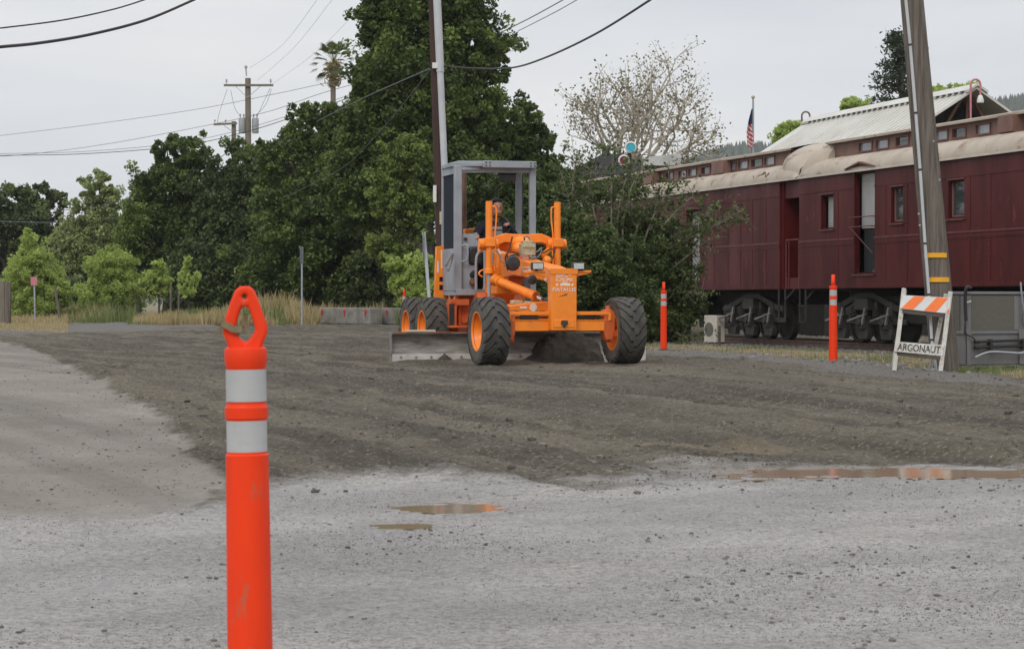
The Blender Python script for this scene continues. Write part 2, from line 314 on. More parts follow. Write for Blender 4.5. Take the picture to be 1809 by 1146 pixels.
def zones(X, Y):
    n1 = fbm(X * 0.9, Y * 0.9, 5, 3); n2 = fbm(X * 0.6, Y * 0.5, 5, 9)
    pave = (np.interp(X, bx, by) - Y) / 0.9 + n1 * 1.6 + 0.5 * fbm(X * 4, Y * 4, 3, 91)
    pale = (np.interp(Y, py_, px_) - X) / 0.14 + n2 * 0.3 + fbm(X * 2.5, Y * 1.5, 3, 92) * 0.7; pale = np.where(Y > py_[-1] + 3, -5, pale)
    shd = (X - np.interp(Y, sy_, sx_)); verge = shd / 0.35 + n1 * 0.9; far = (Y > 60) & (X / np.maximum(Y, 1) < -.205); verge = np.where(far, (Y - 66) / 6 + n1, verge)
    grav = ((0.45 + 0.5 * n2) - np.abs(shd + 0.5)) / 0.5 + n1 * 0.5
    pyq = 532 + 3268 / np.maximum(Y, 1); pxq = 904.5 + 3800 * X / np.maximum(Y, 1); rdw = np.where((Y > 48) & (pxq < 380), 1.6 - np.abs(pyq - (584 - .03 * pxq)) / 4.5 + n1, -3); grav = np.maximum(grav, np.clip(rdw, -3, 1.5))
    return pave, pale, grav, verge
SWP = [[(960, 700), (1400, 744), (1850, 778)], [(880, 662), (1300, 690), (1850, 738)], [(1130, 650), (1500, 683), (1850, 716)], [(300, 612), (520, 628), (700, 650)], [(120, 606), (420, 652), (640, 730), (760, 790)], [(480, 700), (800, 720), (1300, 775), (1850, 806)], [(150, 590), (430, 612), (700, 624)]]
TRK = [[(470, 752), (560, 790), (640, 838)], [(560, 762), (660, 800), (740, 842)], [(640, 790), (900, 806), (1250, 800)]]
def pdist(X, Y, poly):
    g = [gp(*p) for p in poly]; best = np.full(X.shape, 1e9); sd = np.zeros(X.shape)
    for i in range(len(g) - 1):
        ax, ay, bx_, by_ = g[i].x, g[i].y, g[i + 1].x, g[i + 1].y; dx, dy = bx_ - ax, by_ - ay; t = np.clip(((X - ax) * dx + (Y - ay) * dy) / (dx * dx + dy * dy), 0, 1)
        d = np.hypot(X - ax - t * dx, Y - ay - t * dy); s_ = np.sign((X - ax) * dy - (Y - ay) * dx); k = d < best; best = np.where(k, d, best); sd = np.where(k, s_, sd)
    return best, sd
_sw = {}
def sweeps(X, Y):
    if id(X) in _sw: return _sw[id(X)]
    _x = X
    X = np.asarray(X, float); Y = np.asarray(Y, float); h = np.zeros(X.shape); shd_w = np.zeros(X.shape); wob = fbm(X * .8, Y * .8, 3, 63) * .25
    for i, p in enumerate(SWP):
        d, s_ = pdist(X, Y, p); d = d + wob; r_ = np.exp(-(d / .11) ** 2) * (.7 + 1.4 * fbm(X * 2, Y * .5, 3, 64 + i)); h += .035 * r_; shd_w = np.maximum(shd_w, .8 * np.exp(-((d + .12 * s_) / .2) ** 2) * np.clip(.6 + 1.2 * fbm(X * 1.1, Y * .4, 3, 74 + i), 0, 1))  # damp-soil darkening beside ridges also stands in for weak relief shading
    for i, p in enumerate(TRK):
        d, s_ = pdist(X, Y, p); w_ = np.exp(-(d / .15) ** 4); h += -.014 * w_ + .012 * np.exp(-((d - .2) / .06) ** 2) + .006 * w_ * np.sin((X + Y) * 34); shd_w = np.maximum(shd_w, .45 * w_)  # ruts get the same painted darkening
    if h.size > 1e6: _sw[id(_x)] = (h, shd_w)
    return h, shd_w
def ground_z(X, Y, relief=True):
    X0_ = X; X = np.asarray(X, float); Y = np.asarray(Y, float); z = base_z(X, Y)
    if not relief: return z
    pave, pale, grav, verge = zones(X, Y)
    dirt = 1 - np.maximum.reduce([np.clip(pave, 0, 1), np.clip(pale, 0, 1), np.clip(verge, 0, 1)])
    # streaks left by the blade, running along the graded road
    a = R(26); u = X * math.cos(a) + Y * math.sin(a); v = -X * math.sin(a) + Y * math.cos(a)
    bend = u + 0.25 * vnoise(X * .15, Y * .1, 88) * 3
    st = fbm(bend * 1.6, v * 0.06, 4, 5) * 0.10 + fbm(bend * 4.5, v * 0.25, 3, 15) * 0.04
    b2 = R(-52); u2 = X * math.cos(b2) + Y * math.sin(b2); v2 = -X * math.sin(b2) + Y * math.cos(b2)
    st2 = fbm(u2 * 2.6, v2 * 0.16, 3, 41) * 0.06
    wv = ss(-0.5, 1.5, X + (17.5 - Y) * 0.25 + 2.2) * 1.0
    z = z + dirt * ((st * (0.35 + 0.65 * wv) + st2 * (1 - 0.7 * wv)) + fbm(X * 5, Y * 5, 4, 21) * 0.03)
    sw, _d = sweeps(X0_, Y); z = z + dirt * sw
    z = z + np.exp(-((pale + 1.4) / 1.5) ** 2) * np.clip(1 - pave, 0, 1) * 0.03 * (1 + 2 * fbm(X * 2, Y * 2, 3, 8)) * (Y < 60)
    # trail berm at the far left
    z = z + 0.07 * np.exp(-((X + 6.5 + 0.02 * (Y - 50)) - (Y - 55) * -0.28) ** 2 / 0.7) * ss(30, 40, Y) * ss(75, 60, Y) * (1 + fbm(X * 2, Y, 3, 77))
    z = z + np.clip(verge, 0, 1) * fbm(X * 3, Y * 3, 4, 12) * 0.03
    z = z + (1 - dirt) * fbm(X * 0.6, Y * 0.5, 3, 2) * 0.003
    # pale ridge of gravel on the shoulder
    z = z + np.clip(grav, 0, 1) * 0.022 * (1 + fbm(X * 4, Y * 4, 3, 6))
    for p in PUD:
        d = pud_field(X, Y, p); w = ss(1.45, 1.0, d)
        z = z * (1 - w) + w * (p[4] + 0.004) - 0.012 * ss(1.12, 0.85, d)
    return z
def axis(segs):
    out = []
    for a, b, h in segs: out += list(np.arange(a, b, h))
    out.append(segs[-1][1]); return np.array(out)
gx = axis([(-24, -14, 0.15), (-14, 13, 0.055), (13, 24, 0.15)]); gy = axis([(3, 8, 0.06), (8, 22, 0.04), (22, 40, 0.07), (40, 60, 0.14), (60, 104, 0.4)])
GX, GY = np.meshgrid(gx, gy, indexing='ij'); GZ = ground_z(GX, GY)
pave, pale, grav, verge = zones(GX, GY)
nI, nJ = GX.shape; V = np.stack([GX, GY, GZ], -1).reshape(-1, 3)
idx = np.arange(nI * nJ).reshape(nI, nJ)
Q = np.stack([idx[:-1, :-1], idx[1:, :-1], idx[1:, 1:], idx[:-1, 1:]], -1).reshape(-1, 4)
def cell(a): return (0.25 * (a[:-1, :-1] + a[1:, :-1] + a[1:, 1:] + a[:-1, 1:])).ravel()
cp, cl, cg, cv = cell(pave), cell(pale), cell(grav), cell(verge)
tlg = cell((GX - TP[0]) * TN[0] + (GY - TP[1]) * TN[1])
zone = np.zeros(len(Q), int); zone[cl > 0] = 2; zone[cg > 0.1] = 3; zone[cv > 0] = 4; zone[(cv > 0) & (tlg > -2.2) & (tlg < 5)] = 5; zone[cp > 0] = 1
gm, n, l, b = new_mat('ground surface')
geo = n.new('ShaderNodeNewGeometry')
def noise(scale, det=8, rough=0.65, st=None):
    z = n.new('ShaderNodeTexNoise'); z.inputs['Scale'].default_value = scale; z.inputs['Detail'].default_value = det; z.inputs['Roughness'].default_value = rough
    if st:
        m0 = n.new('ShaderNodeMapping'); m0.inputs['Rotation'].default_value = (0, 0, R(-26)); l.new(geo.outputs['Position'], m0.inputs[0]); mp = n.new('ShaderNodeMapping'); mp.inputs['Scale'].default_value = st; l.new(m0.outputs[0], mp.inputs[0]); l.new(mp.outputs[0], z.inputs['Vector'])
    else: l.new(geo.outputs['Position'], z.inputs['Vector'])
    return z.outputs[0]
def ramp(fac, stops):
    r = n.new('ShaderNodeValToRGB'); e = r.color_ramp.elements
    while len(e) < len(stops): e.new(0.5)
    for i, (p, c) in enumerate(stops): e[i].position = p; e[i].color = (*c, 1) if len(c) == 3 else c
    l.new(fac, r.inputs[0]); return r.outputs[0]
def mix(f, a, bb, mode='MIX'):
    x = n.new('ShaderNodeMixRGB'); x.blend_type = mode
    for i, s in ((0, f), (1, a), (2, bb)):
        if isinstance(s, (int, float)): x.inputs[i].default_value = s
        elif isinstance(s, tuple): x.inputs[i].default_value = (*s, 1)
        else: l.new(s, x.inputs[i])
    return x.outputs[0]
def attr(name):
    a = n.new('ShaderNodeAttribute'); a.attribute_name = name; return a.outputs['Fac']
def math_(op, a, b2, clamp=False):
    x = n.new('ShaderNodeMath'); x.operation = op; x.use_clamp = clamp
    for i, s in ((0, a), (1, b2)):
        if isinstance(s, (int, float)): x.inputs[i].default_value = s
        else: l.new(s, x.inputs[i])
    return x.outputs[0]
fine = noise(55, 4, 0.7); mid = noise(9); big = noise(0.55, 6); strk = noise(1.0, 6, 0.6, (1.8, 0.07, 1)); grit = noise(160, 2, 0.6); speck = noise(28, 3, 0.7)
dirt = ramp(strk, [(0.38, (0.036, 0.029, 0.020)), (0.48, (0.082, 0.069, 0.049)), (0.58, (0.175, 0.152, 0.115))])
dirt = mix(0.4, dirt, ramp(mid, [(0.3, (0.052, 0.044, 0.031)), (0.7, (0.13, 0.113, 0.086))]))
dirt = mix(ramp(speck, [(0.565, (0, 0, 0)), (0.62, (0.75, 0.75, 0.75))]), dirt, (0.25, 0.225, 0.18)); dirt = mix(ramp(noise(14, 5, 0.75), [(0.36, (0.75, 0.75, 0.75)), (0.44, (0, 0, 0))]), dirt, (0.042, 0.037, 0.029))
dirt = mix(ramp(grit, [(0.36, (0.6, 0.6, 0.6)), (0.46, (0, 0, 0))]), dirt, (0.04, 0.036, 0.03))
pav = ramp(mid, [(0.28, (0.22, 0.217, 0.216)), (0.72, (0.28, 0.275, 0.272))])
pav = mix(0.65, pav, ramp(big, [(0.35, (0.185, 0.185, 0.197)), (0.62, (0.31, 0.303, 0.303))]))
vo = n.new('ShaderNodeTexVoronoi'); vo.inputs['Scale'].default_value = 75; l.new(geo.outputs['Position'], vo.inputs['Vector'])
vo2 = n.new('ShaderNodeTexVoronoi'); vo2.inputs['Scale'].default_value = 30; l.new(geo.outputs['Position'], vo2.inputs['Vector'])
patch = noise(1.0, 6, 0.6, (0.5, 0.9, 1))
pav = mix(0.55, pav, ramp(patch, [(0.36, (0.155, 0.152, 0.152)), (0.5, (0.255, 0.25, 0.247)), (0.62, (0.36, 0.35, 0.342))]))
def vcol(v): 
    sx_n = n.new('ShaderNodeSeparateColor'); l.new(v.outputs['Color'], sx_n.inputs[0]); return sx_n.outputs[0]
pav = mix(0.85, pav, ramp(vcol(vo), [(0.0, (0.52, 0.50, 0.49)), (0.5, (0.97, 0.96, 0.95)), (1.0, (1.28, 1.27, 1.25))]), 'MULTIPLY')
pav = mix(0.6, pav, ramp(vcol(vo2), [(0.0, (0.55, 0.52, 0.5)), (0.2, (1, 1, 1)), (1.0, (1.1, 1.1, 1.1))]), 'MULTIPLY')
pav = mix(ramp(fine, [(0.60, (0, 0, 0)), (0.70, (0.5, 0.5, 0.5))]), pav, (0.12, 0.108, 0.1))
pav = mix(ramp(grit, [(0.34, (0.5, 0.5, 0.5)), (0.44, (0, 0, 0))]), pav, (0.15, 0.14, 0.137))
pl = ramp(strk, [(0.38, (0.16, 0.143, 0.118)), (0.60, (0.30, 0.272, 0.235))])
pl = mix(0.5, pl, ramp(big, [(0.35, (0.165, 0.155, 0.137)), (0.65, (0.31, 0.292, 0.268))])); pl = mix(ramp(fine, [(0.60, (0, 0, 0)), (0.68, (0.6, 0.6, 0.6))]), pl, (0.12, 0.11, 0.095)); pl = mix(ramp(noise(14, 5, 0.75), [(0.38, (0.45, 0.45, 0.45)), (0.46, (0, 0, 0))]), pl, (0.13, 0.118, 0.1))
gr = ramp(fine, [(0.35, (0.075, 0.07, 0.063)), (0.65, (0.22, 0.208, 0.192))])
vg = ramp(mid, [(0.35, (0.10, 0.085, 0.06)), (0.5, (0.16, 0.13, 0.085)), (0.68, (0.11, 0.12, 0.05))])
bal = ramp(fine, [(0.35, (0.06, 0.054, 0.047)), (0.65, (0.17, 0.155, 0.135))])
jit = math_('MULTIPLY', math_('SUBTRACT', mid, 0.5), 1.6)
def wgt(nm, k=1.6): return math_('MULTIPLY', math_('ADD', math_('ADD', attr(nm), jit), 0.3), k, True)
colr = mix(wgt('z_pale', 1.5), dirt, pl); colr = mix(wgt('z_grav'), colr, gr); colr = mix(wgt('z_verge'), colr, vg); colr = mix(wgt('z_bal'), colr, bal)
pav = mix(1.0, pav, (0.99, 0.975, 0.95), 'MULTIPLY'); wp = wgt('z_pave', 1.0); colr = mix(wp, colr, pav)
wm = attr('z_mud'); colr = mix(math_('MULTIPLY', wm, 0.40), colr, (0.27, 0.215, 0.13)); colr = mix(math_('MULTIPLY', attr('z_damp_shade'), math_('MULTIPLY', math_('SUBTRACT', 1.0, wp), 0.6)), colr, (0.040, 0.033, 0.024)); ww_ = attr('z_wet'); colr = mix(math_('MULTIPLY', ww_, 0.62), colr, (0.075, 0.064, 0.052))  # sweeps and ruts darkened in colour to strengthen their faint shading
l.new(colr, b.inputs['Base Color'])
rg = ramp(big, [(0.4, (0.42, 0.42, 0.42)), (0.6, (0.62, 0.62, 0.62))]); rgm = mix(attr('z_wet'), mix(wp, (0.92, 0.92, 0.92), rg), (0.22, 0.22, 0.22)); l.new(rgm, b.inputs['Roughness'])
b.inputs['Specular IOR Level'].default_value = 0.35
bp = n.new('ShaderNodeBump'); bp.inputs['Distance'].default_value = 0.022; bp.inputs['Strength'].default_value = 0.9
hsum = math_('ADD', math_('MULTIPLY', fine, 0.6), math_('ADD', math_('MULTIPLY', grit, 0.25), math_('MULTIPLY', mid, 1.2)))
hw = math_('MULTIPLY', hsum, math_('SUBTRACT', 1.15, math_('MULTIPLY', wp, 0.85))); l.new(hw, bp.inputs['Height']); l.new(bp.outputs[0], b.inputs['Normal'])
balf = ((GX - TP[0]) * TN[0] + (GY - TP[1]) * TN[1]); balw = np.minimum(balf + 2.2, 5 - balf)
mud = np.zeros_like(GX); c_ = gp(1275, 780); mud = ss(1.3, 0.4, np.sqrt(((GX - c_.x) / 0.65) ** 2 + ((GY - c_.y) / 0.3) ** 2) + fbm(GX * 4, GY * 4, 4, 50) * 1.2); wet = np.zeros_like(GX)
for p in PUD: wet = np.maximum(wet, ss(2.1, 1.1, pud_field(GX, GY, p)) * (0.55 if p[2] > .5 else .4))
def add_attr(me, name, arr):
    a = me.attributes.new(name, 'FLOAT', 'POINT'); a.data.foreach_set('value', np.ascontiguousarray(arr, np.float32))
for zi, nm in ((0, 'graded_dirt'), (1, 'road'), (2, 'dirt_path'), (3, 'gravel_shoulder'), (4, 'grass_verge'), (5, 'track_bed')):
    q = Q[zone == zi]
    if not len(q): continue
    u, inv = np.unique(q, return_inverse=True)
    o = raw_mesh(nm, V[u], inv.reshape(-1, 4), [gm], smooth=True); tag(o, kind='structure')
    for an, ar in (('z_pave', pave), ('z_pale', pale), ('z_grav', grav), ('z_verge', verge), ('z_bal', balw), ('z_mud', mud), ('z_damp_shade', sweeps(GX, GY)[1]), ('z_wet', wet)): add_attr(o.data, an, np.clip(ar, -3, 3).ravel()[u])
# wide ground out to the horizon
gm2 = pm('distant ground', (0.22, 0.18, 0.11), (0.13, 0.125, 0.06), 0.15, 0.95)
bgm = MB()
for x0, x1, y0, y1 in ((-1990, 1990, 104, 3340), (-1990, -24, -40, 104), (24, 1990, -40, 104), (-24, 24, -40, 3)):
    bgm.add([(x0, y0, 0.19 if y1 > 50 else 0.0), (x1, y0, 0.05 if y1 > 50 else 0.0), (x1, y1, 0.05 if y1 > 50 else 0.0), (x0, y1, 0.19 if y1 > 50 else 0)], [(0, 1, 2, 3)])
go = bgm.build('ground', gm2, smooth=False); tag(go, kind='structure')
# pale gravel road leaving at the far left
rd = MB(); pts = [(-13.5, 62), (-16, 80), (-17.0, 104), (-18, 150)]
A = [gp(0, 592), gp(0, 580), gp(60, 576.5), gp(200, 572.5)]; B = [gp(430, 590), gp(360, 582), gp(330, 577), gp(270, 572.8)]
for i in range(3): rd.add([A[i] + Vector((0, 0, .04)), B[i] + Vector((0, 0, .04)), B[i + 1] + Vector((0, 0, .04)), A[i + 1] + Vector((0, 0, .04))], [(0, 1, 2, 3)])
# water
wm_, n_, l_, b_ = new_mat('muddy water'); b_.inputs['Base Color'].default_value = (0.30, 0.225, 0.15, 1); b_.inputs['Roughness'].default_value = 0.09; b_.inputs['IOR'].default_value = 1.33
zz = n_.new('ShaderNodeTexNoise'); zz.inputs['Scale'].default_value = 6; bb_ = n_.new('ShaderNodeBump'); bb_.inputs['Distance'].default_value = 0.0006; l_.new(zz.outputs[0], bb_.inputs['Height']); l_.new(bb_.outputs[0], b_.inputs['Normal'])
for i, p in enumerate(PUD):
    k = 1.5; xs = np.linspace(p[0] - p[2] * k, p[0] + p[2] * k, 90); ys = np.linspace(p[1] - p[3] * k, p[1] + p[3] * k, 60)
    XX, YY = np.meshgrid(xs, ys, indexing='ij'); d = pud_field(XX, YY, p); ii = np.arange(90 * 60).reshape(90, 60)
    q = np.stack([ii[:-1, :-1], ii[1:, :-1], ii[1:, 1:], ii[:-1, 1:]], -1).reshape(-1, 4); keep = cell(d) < 1.12; q = q[keep]; u, inv = np.unique(q, return_inverse=True)
    VV = np.stack([XX, YY, np.full_like(XX, p[4] - 0.0005)], -1).reshape(-1, 3)[u]
    o = raw_mesh('puddle', VV, inv.reshape(-1, 4), [wm_]); tag(o, kind='structure')
# loose stones
def ico():
    bm = bmesh.new(); bmesh.ops.create_icosphere(bm, subdivisions=1, radius=1); v = np.array([x.co[:] for x in bm.verts]); f = np.array([[w.index for w in q.verts] for q in bm.faces]); bm.free(); return v, f
IV, IF = ico()
def stones(name, P, S, mat, seed, flat=0.65):
    rs = np.random.RandomState(seed); k = len(P); d = IV[None] * (0.72 + 0.5 * rs.rand(k, 12, 1)) * S[:, None, None] * np.array([1, 1, flat])
    a = rs.rand(k) * 6.28; c, s_ = np.cos(a)[:, None], np.sin(a)[:, None]; st = 0.7 + 0.7 * rs.rand(k)[:, None]
    x = d[:, :, 0] * st; y = d[:, :, 1]; d = np.stack([x * c - y * s_, x * s_ + y * c, d[:, :, 2]], -1)
    Vv = (P[:, None] + d).reshape(-1, 3); Ff = (IF[None] + (np.arange(k) * 12)[:, None, None]).reshape(-1, 3)
    o = raw_mesh(name, Vv, Ff, mat); tag(o, kind='stuff'); return o
rs = np.random.RandomState(3)
def scatter(k, x0, x1, y0, y1, cond, power=1.0):
    Yv = y0 + (y1 - y0) * rs.rand(k) ** power; Xv = (x0 + (x1 - x0) * rs.rand(k)) * np.maximum(Yv, 1)
    m = cond(Xv, Yv); Xv, Yv = Xv[m], Yv[m]; return np.stack([Xv, Yv, ground_z(Xv, Yv)], -1)
P = scatter(100000, -0.26, 0.26, 6.3, 15, lambda X, Y: (zones(X, Y)[0] > -0.6) & (fbm(X * .8, Y * .8, 4, 61) * 1.1 + 0.6 > np.random.RandomState(5).rand(len(X))) & (np.minimum.reduce([pud_field(X, Y, p) for p in PUD]) > 1.15), 1.3)
S = 0.0011 + 0.0022 * rs.rand(len(P)) ** 2 + 0.010 * rs.rand(len(P)) ** 70; P[:, 2] += S * 0.25; stones('loose_gravel', P, S, 'stone_dk', 1)
P = scatter(60000, -0.26, 0.26, 11.5, 42, lambda X, Y: (zones(X, Y)[0] < 0.2 + 1.8 * np.random.RandomState(9).rand(len(X)) ** 3) & (zones(X, Y)[1] < -0.2 + 4 * np.random.RandomState(10).rand(len(X)) ** 4) & (zones(X, Y)[3] < 0.3) & (fbm(X * .8, Y * .5, 3, 61) + 0.6 > np.random.RandomState(6).rand(len(X))), 1.2)
S = 0.003 + 0.008 * rs.rand(len(P)) ** 3 + 0.03 * rs.rand(len(P)) ** 90; P[:, 2] += S * 0.2; stones('dirt_clods', P, S, 'stone_md', 2)
P = scatter(9000, -0.26, -0.12, 11.5, 40, lambda X, Y: zones(X, Y)[1] > 0)
S = 0.002 + 0.004 * rs.rand(len(P)) ** 2 + 0.010 * rs.rand(len(P)) ** 30; P[:, 2] += S * 0.2; stones('scattered_pebbles', P, S, 'stone_dk', 3)
P = scatter(14000, 0.02, 0.27, 25, 70, lambda X, Y: (zones(X, Y)[3] > -1.2))
S = 0.012 + 0.022 * rs.rand(len(P)); P[:, 2] += S * 0.2; stones('ballast', P, S, 'ballast', 4)
# ============================================================ RAILWAY
RT = 0.185
def train_pt(x, y, z=0): return Vector((TP[0] + TD[0] * x + TN[0] * y, TP[1] + TD[1] * x + TN[1] * y, z))
TRZ = math.atan2(TD[1], TD[0])
for k, (yy, which) in enumerate(((0.75, 'nearer'), (2.25, 'farther'))):
    m_ = MB(); m_.prism([(-0.036, 0), (0.036, 0), (0.036, -0.035), (0.01, -0.045), (0.01, -0.125), (0.065, -0.14), (0.065, -0.15), (-0.065, -0.15), (-0.065, -0.14), (-0.01, -0.125), (-0.01, -0.045), (-0.036, -0.035)], -60, 24, 'YZ')
    o = m_.build('rail', 'rail', smooth=False); o.location = train_pt(0, yy, RT); o.rotation_euler = (0, 0, TRZ)
    tag(o, 'rusty steel rail under the %s wheels of the maroon railway carriages' % which, 'rail', 'rails under the carriages')
random.seed(4); tie0 = None
for i in range(75):
    x = 14 - i * 0.55
    if tie0 is None:
        m_ = MB(); m_.box((0, 0, 0), (0.22, 2.6, 0.16)); tie0 = m_.build('railway_tie', 'tie', bevel=0.012); o = tie0
        tag(o, 'weathered timber tie lying across under the rails beside the dry grass', 'railway tie', 'timber ties under the track')
    else: o = tie0.copy(); COL.objects.link(o)
    o.location = train_pt(x + random.uniform(-.04, .04), 1.5 + random.uniform(-.08, .08), RT - 0.235 + 0.004 * random.random()); o.rotation_euler = (0, 0, TRZ + random.uniform(-.02, .02))
# ---- carriages (carriage frame: x along the train towards the camera, y into the car, z world height)
def tx(px, off=0.0):
    r = (px - HX) / F; return ((TP[1] + TN[1] * off) * r - TP[0] - TN[0] * off) / (TD[0] - TD[1] * r)
def tz(px, py, off=0.0):
    x = tx(px, off); Y = TP[1] + TD[1] * x + TN[1] * off; return CZ + (HY - py) * Y / F
SILL, EAVE, CB, CT = 1.355, 3.80, 4.17, 4.53; WD = 3.0; CO = 0.58
def carriage(name, label, x0, x1, hood0, hood1, doors, wins, cwins, vents, seams, cols, rx1=None):
    rx1 = x1 if rx1 is None else rx1
    t = empty(name, (TP[0], TP[1], 0), TRZ, label, 'railway carriage', 'carriages of the parked train')
    # openings in the near side are left free; body panels fill the rest
    ops = sorted([(a, b_, z0, z1) for a, b_, z0, z1, k in doors + wins])
    m_ = MB(); xs = x0; T = 0.06
    for a, b_, z0, z1 in ops:
        m_.bb(xs, a, 0, T, SILL, EAVE)
        if z0 > SILL: m_.bb(a, b_, 0, T, SILL, z0)
        if z1 < EAVE: m_.bb(a, b_, 0, T, z1, EAVE)
        xs = b_
    m_.bb(xs, x1, 0, T, SILL, EAVE); m_.bb(x0, x1, WD - T, WD, SILL, EAVE); m_.bb(x0, x0 + T, T, WD - T, SILL, EAVE + .02); m_.bb(x1 - T, x1, T, WD - T, SILL, EAVE + .02)
    m_.build('body', 'maroon', t)
    m_ = MB(); m_.bb(x0 + .1, x1 - .1, 0.1, WD - .1, SILL - 0.02, SILL + 0.08); m_.bb(x0 + .5, x1 - .5, 1.0, 2.0, SILL - 0.35, SILL - 0.03); m_.build('underframe', 'underframe', t)
    # belt rail, letter board seam, sill rivet strip
    m_ = MB()
    zb = 2.37; segs = []; xs = x0
    for a, b_, z0, z1 in ops:
        if z0 < zb < z1: segs.append((xs, a)); xs = b_
    segs.append((xs, x1))
    for a, b_ in segs: m_.bb(a, b_, -0.022, 0.0, zb, zb + 0.035)
    o = m_.build('belt_rail', ['maroon_lt'], t); m_ = MB()
    for a, b_ in segs: m_.bb(a, b_, -0.010, 0.0, zb - 0.11, zb - 0.002)
    m_.build('belt_plate', 'maroon', t)
    m_ = MB()
    for z in (3.42, SILL + 0.0):
        xs = x0
        for a, b_, z0, z1 in ops:
            if z0 < z + .05 < z1: m_.bb(xs, a, -0.008, 0, z, z + 0.1 if z < 2 else z + .05); xs = b_
        m_.bb(xs, x1, -0.008, 0, z, z + 0.1 if z < 2 else z + .05)
    for c in cols:
        if c[1] == 0: m_.bb(c[0] - 0.045, c[0] + 0.045, -0.006, 0, SILL + 0.102, 2.258); m_.bb(c[0] - 0.045, c[0] + 0.045, -0.006, 0, 2.407, 3.418)
    m_.build('seam_strip', 'maroon', t)
    # rivets
    def riv(pts, r=0.011):
        k = len(pts); base = np.array([(math.cos(a) * r, 0, math.sin(a) * r) for a in np.linspace(0, 2 * math.pi, 7)[:-1]]); tip = np.array([(0, -r * 0.8, 0)])
        one = np.vstack([base, tip]); P_ = np.array(pts)[:, None] + one[None]; f = np.array([(i, (i + 1) % 6, 6) for i in range(6)])
        return P_.reshape(-1, 3), (f[None] + (np.arange(k) * 7)[:, None, None]).reshape(-1, 3)
    pts = []
    def free(x, z): return all(not (a - .02 < x < b_ + .02 and z0 - .02 < z < z1 + .02) for a, b_, z0, z1 in ops)
    for z, s_ in ((zb - 0.055, 0.07), (3.445, 0.06), (SILL + 0.035, 0.07), (SILL + 0.075, 0.14)):
        for x in np.arange(x0 + .05, x1 - .05, s_):
            if free(x, z): pts.append((x, -0.011, z))
    for c in cols:
        for z in np.arange(SILL + .15, 3.4, 0.09):
            for dx in (-0.025, 0.025):
                if free(c[0] + dx, z) and abs(z - zb) > .14: pts.append((c[0] + dx, -0.008, z))
    VV, FF = riv(pts, 0.012); raw_mesh('rivets', VV, FF, 'maroon_lt', t, smooth=True)
    # windows and doors
    for a, b_, z0, z1, k in wins + doors:
        f = MB(); w = 0.035
        f.bb(a, a + w, 0.03, 0.11, z0, z1); f.bb(b_ - w, b_, 0.03, 0.11, z0, z1); f.bb(a + w, b_ - w, 0.03, 0.11, z1 - w, z1); f.bb(a + w, b_ - w, 0.03, 0.11, z0, z0 + w)
        isd = k.startswith('door')
        fo = f.build('door' if isd else 'window', 'maroon_dk', t)
        s_ = MB(); s_.bb(a - .04, b_ + .04, -0.04, 0.02, z0 - 0.035, z0 - 0.002); s_.bb(a - .02, b_ + .02, -0.02, 0.0, z1 + .002, z1 + 0.03); s_.build('sill', 'maroon_lt', fo)
        if 'blind' in k:
            frac = 0.42 if isd and 'full' not in k else 1.0; n_s = int((z1 - z0) * (0.55 if frac < 1 else 1) / 0.042); bl = MB()
            for j in range(n_s):
                z = z1 - w - 0.02 - j * 0.042
                if z > z0 + .04: bl.box(((a + b_) / 2, 0.16, z), (b_ - a - 2 * w, 0.006, 0.037), (R(22), 0, 0))
            bl.build('blind', 'blind', fo)
        g = MB(); g.bb(a + w, b_ - w, 0.085, 0.095, z0 + w, z1 - w)
        if 'blind' in k:
            g = MB(); g.bb(a + w, b_ - w, 0.21, 0.22, z0 + w, z1 - w)
        g.build('pane', 'pane', fo)
        if k == 'window': 
            p = MB(); p.bb(a + w, a + w + 0.025, 0.06, 0.083, z0 + w, z1 - w); p.bb(a + w, b_ - w, 0.06, 0.083, z0 + w, z0 + w + .025); p.build('inner_frame', 'clere', fo)
        if isd and 'rail' in k:
            h = MB()
            for zz_ in ((z0 + z1) / 2 + 0.12, (z0 + z1) / 2 - 0.08): h.cyl((a - .08, -0.09, zz_), (b_ + .0, -0.09, zz_), 0.012); h.cyl((a - .08, -0.09, zz_), (a - .08, 0.02, zz_), 0.012); h.cyl((b_, -0.09, zz_), (b_, 0.02, zz_), 0.012)
            h.cyl((a + .02, -0.1, (z0 + z1) / 2 - .1), (b_ + .38, -0.25, z0 + 0.42), 0.008); h.build('guard_rail', 'maroon_lt', fo)
    # lower roof: curved from eave up to the clerestory foot, rounded down at the ends
    def sec(x):
        e0 = max(0.0, 1 - (x - x0) / 0.75); e1 = max(0.0, 1 - (rx1 - x) / 0.75); e = max(e0, e1)
        return math.sqrt(max(0.0, 1 - e * e))
    prof = [(-0.05, EAVE - .02), (-0.055, EAVE + 0.03)] + [(-0.03 + CO * (1 - math.cos(a)) * 1.0, EAVE + .03 + (CB - EAVE) * math.sin(a)) for a in np.linspace(0.25, math.pi / 2, 8)]
    stn = [x0 + 0.02] + [x0 + 0.75 * (1 - math.cos(a)) for a in np.linspace(.15, math.pi / 2, 7)] + list(np.linspace(x0 + 1.2, rx1 - 1.2, 16)) + [rx1 - 0.75 * (1 - math.cos(a)) for a in np.linspace(math.pi / 2, .15, 7)] + [rx1 - .02]
    rows = []
    for x in stn:
        k = sec(x); row = []
        for (y, z) in prof: row.append((x, y, EAVE + (z - EAVE) * (0.12 + 0.88 * k)))
        for (y, z) in reversed(prof): row.append((x, WD - y, EAVE + (z - EAVE) * (0.12 + 0.88 * k)))
        rows.append(row)
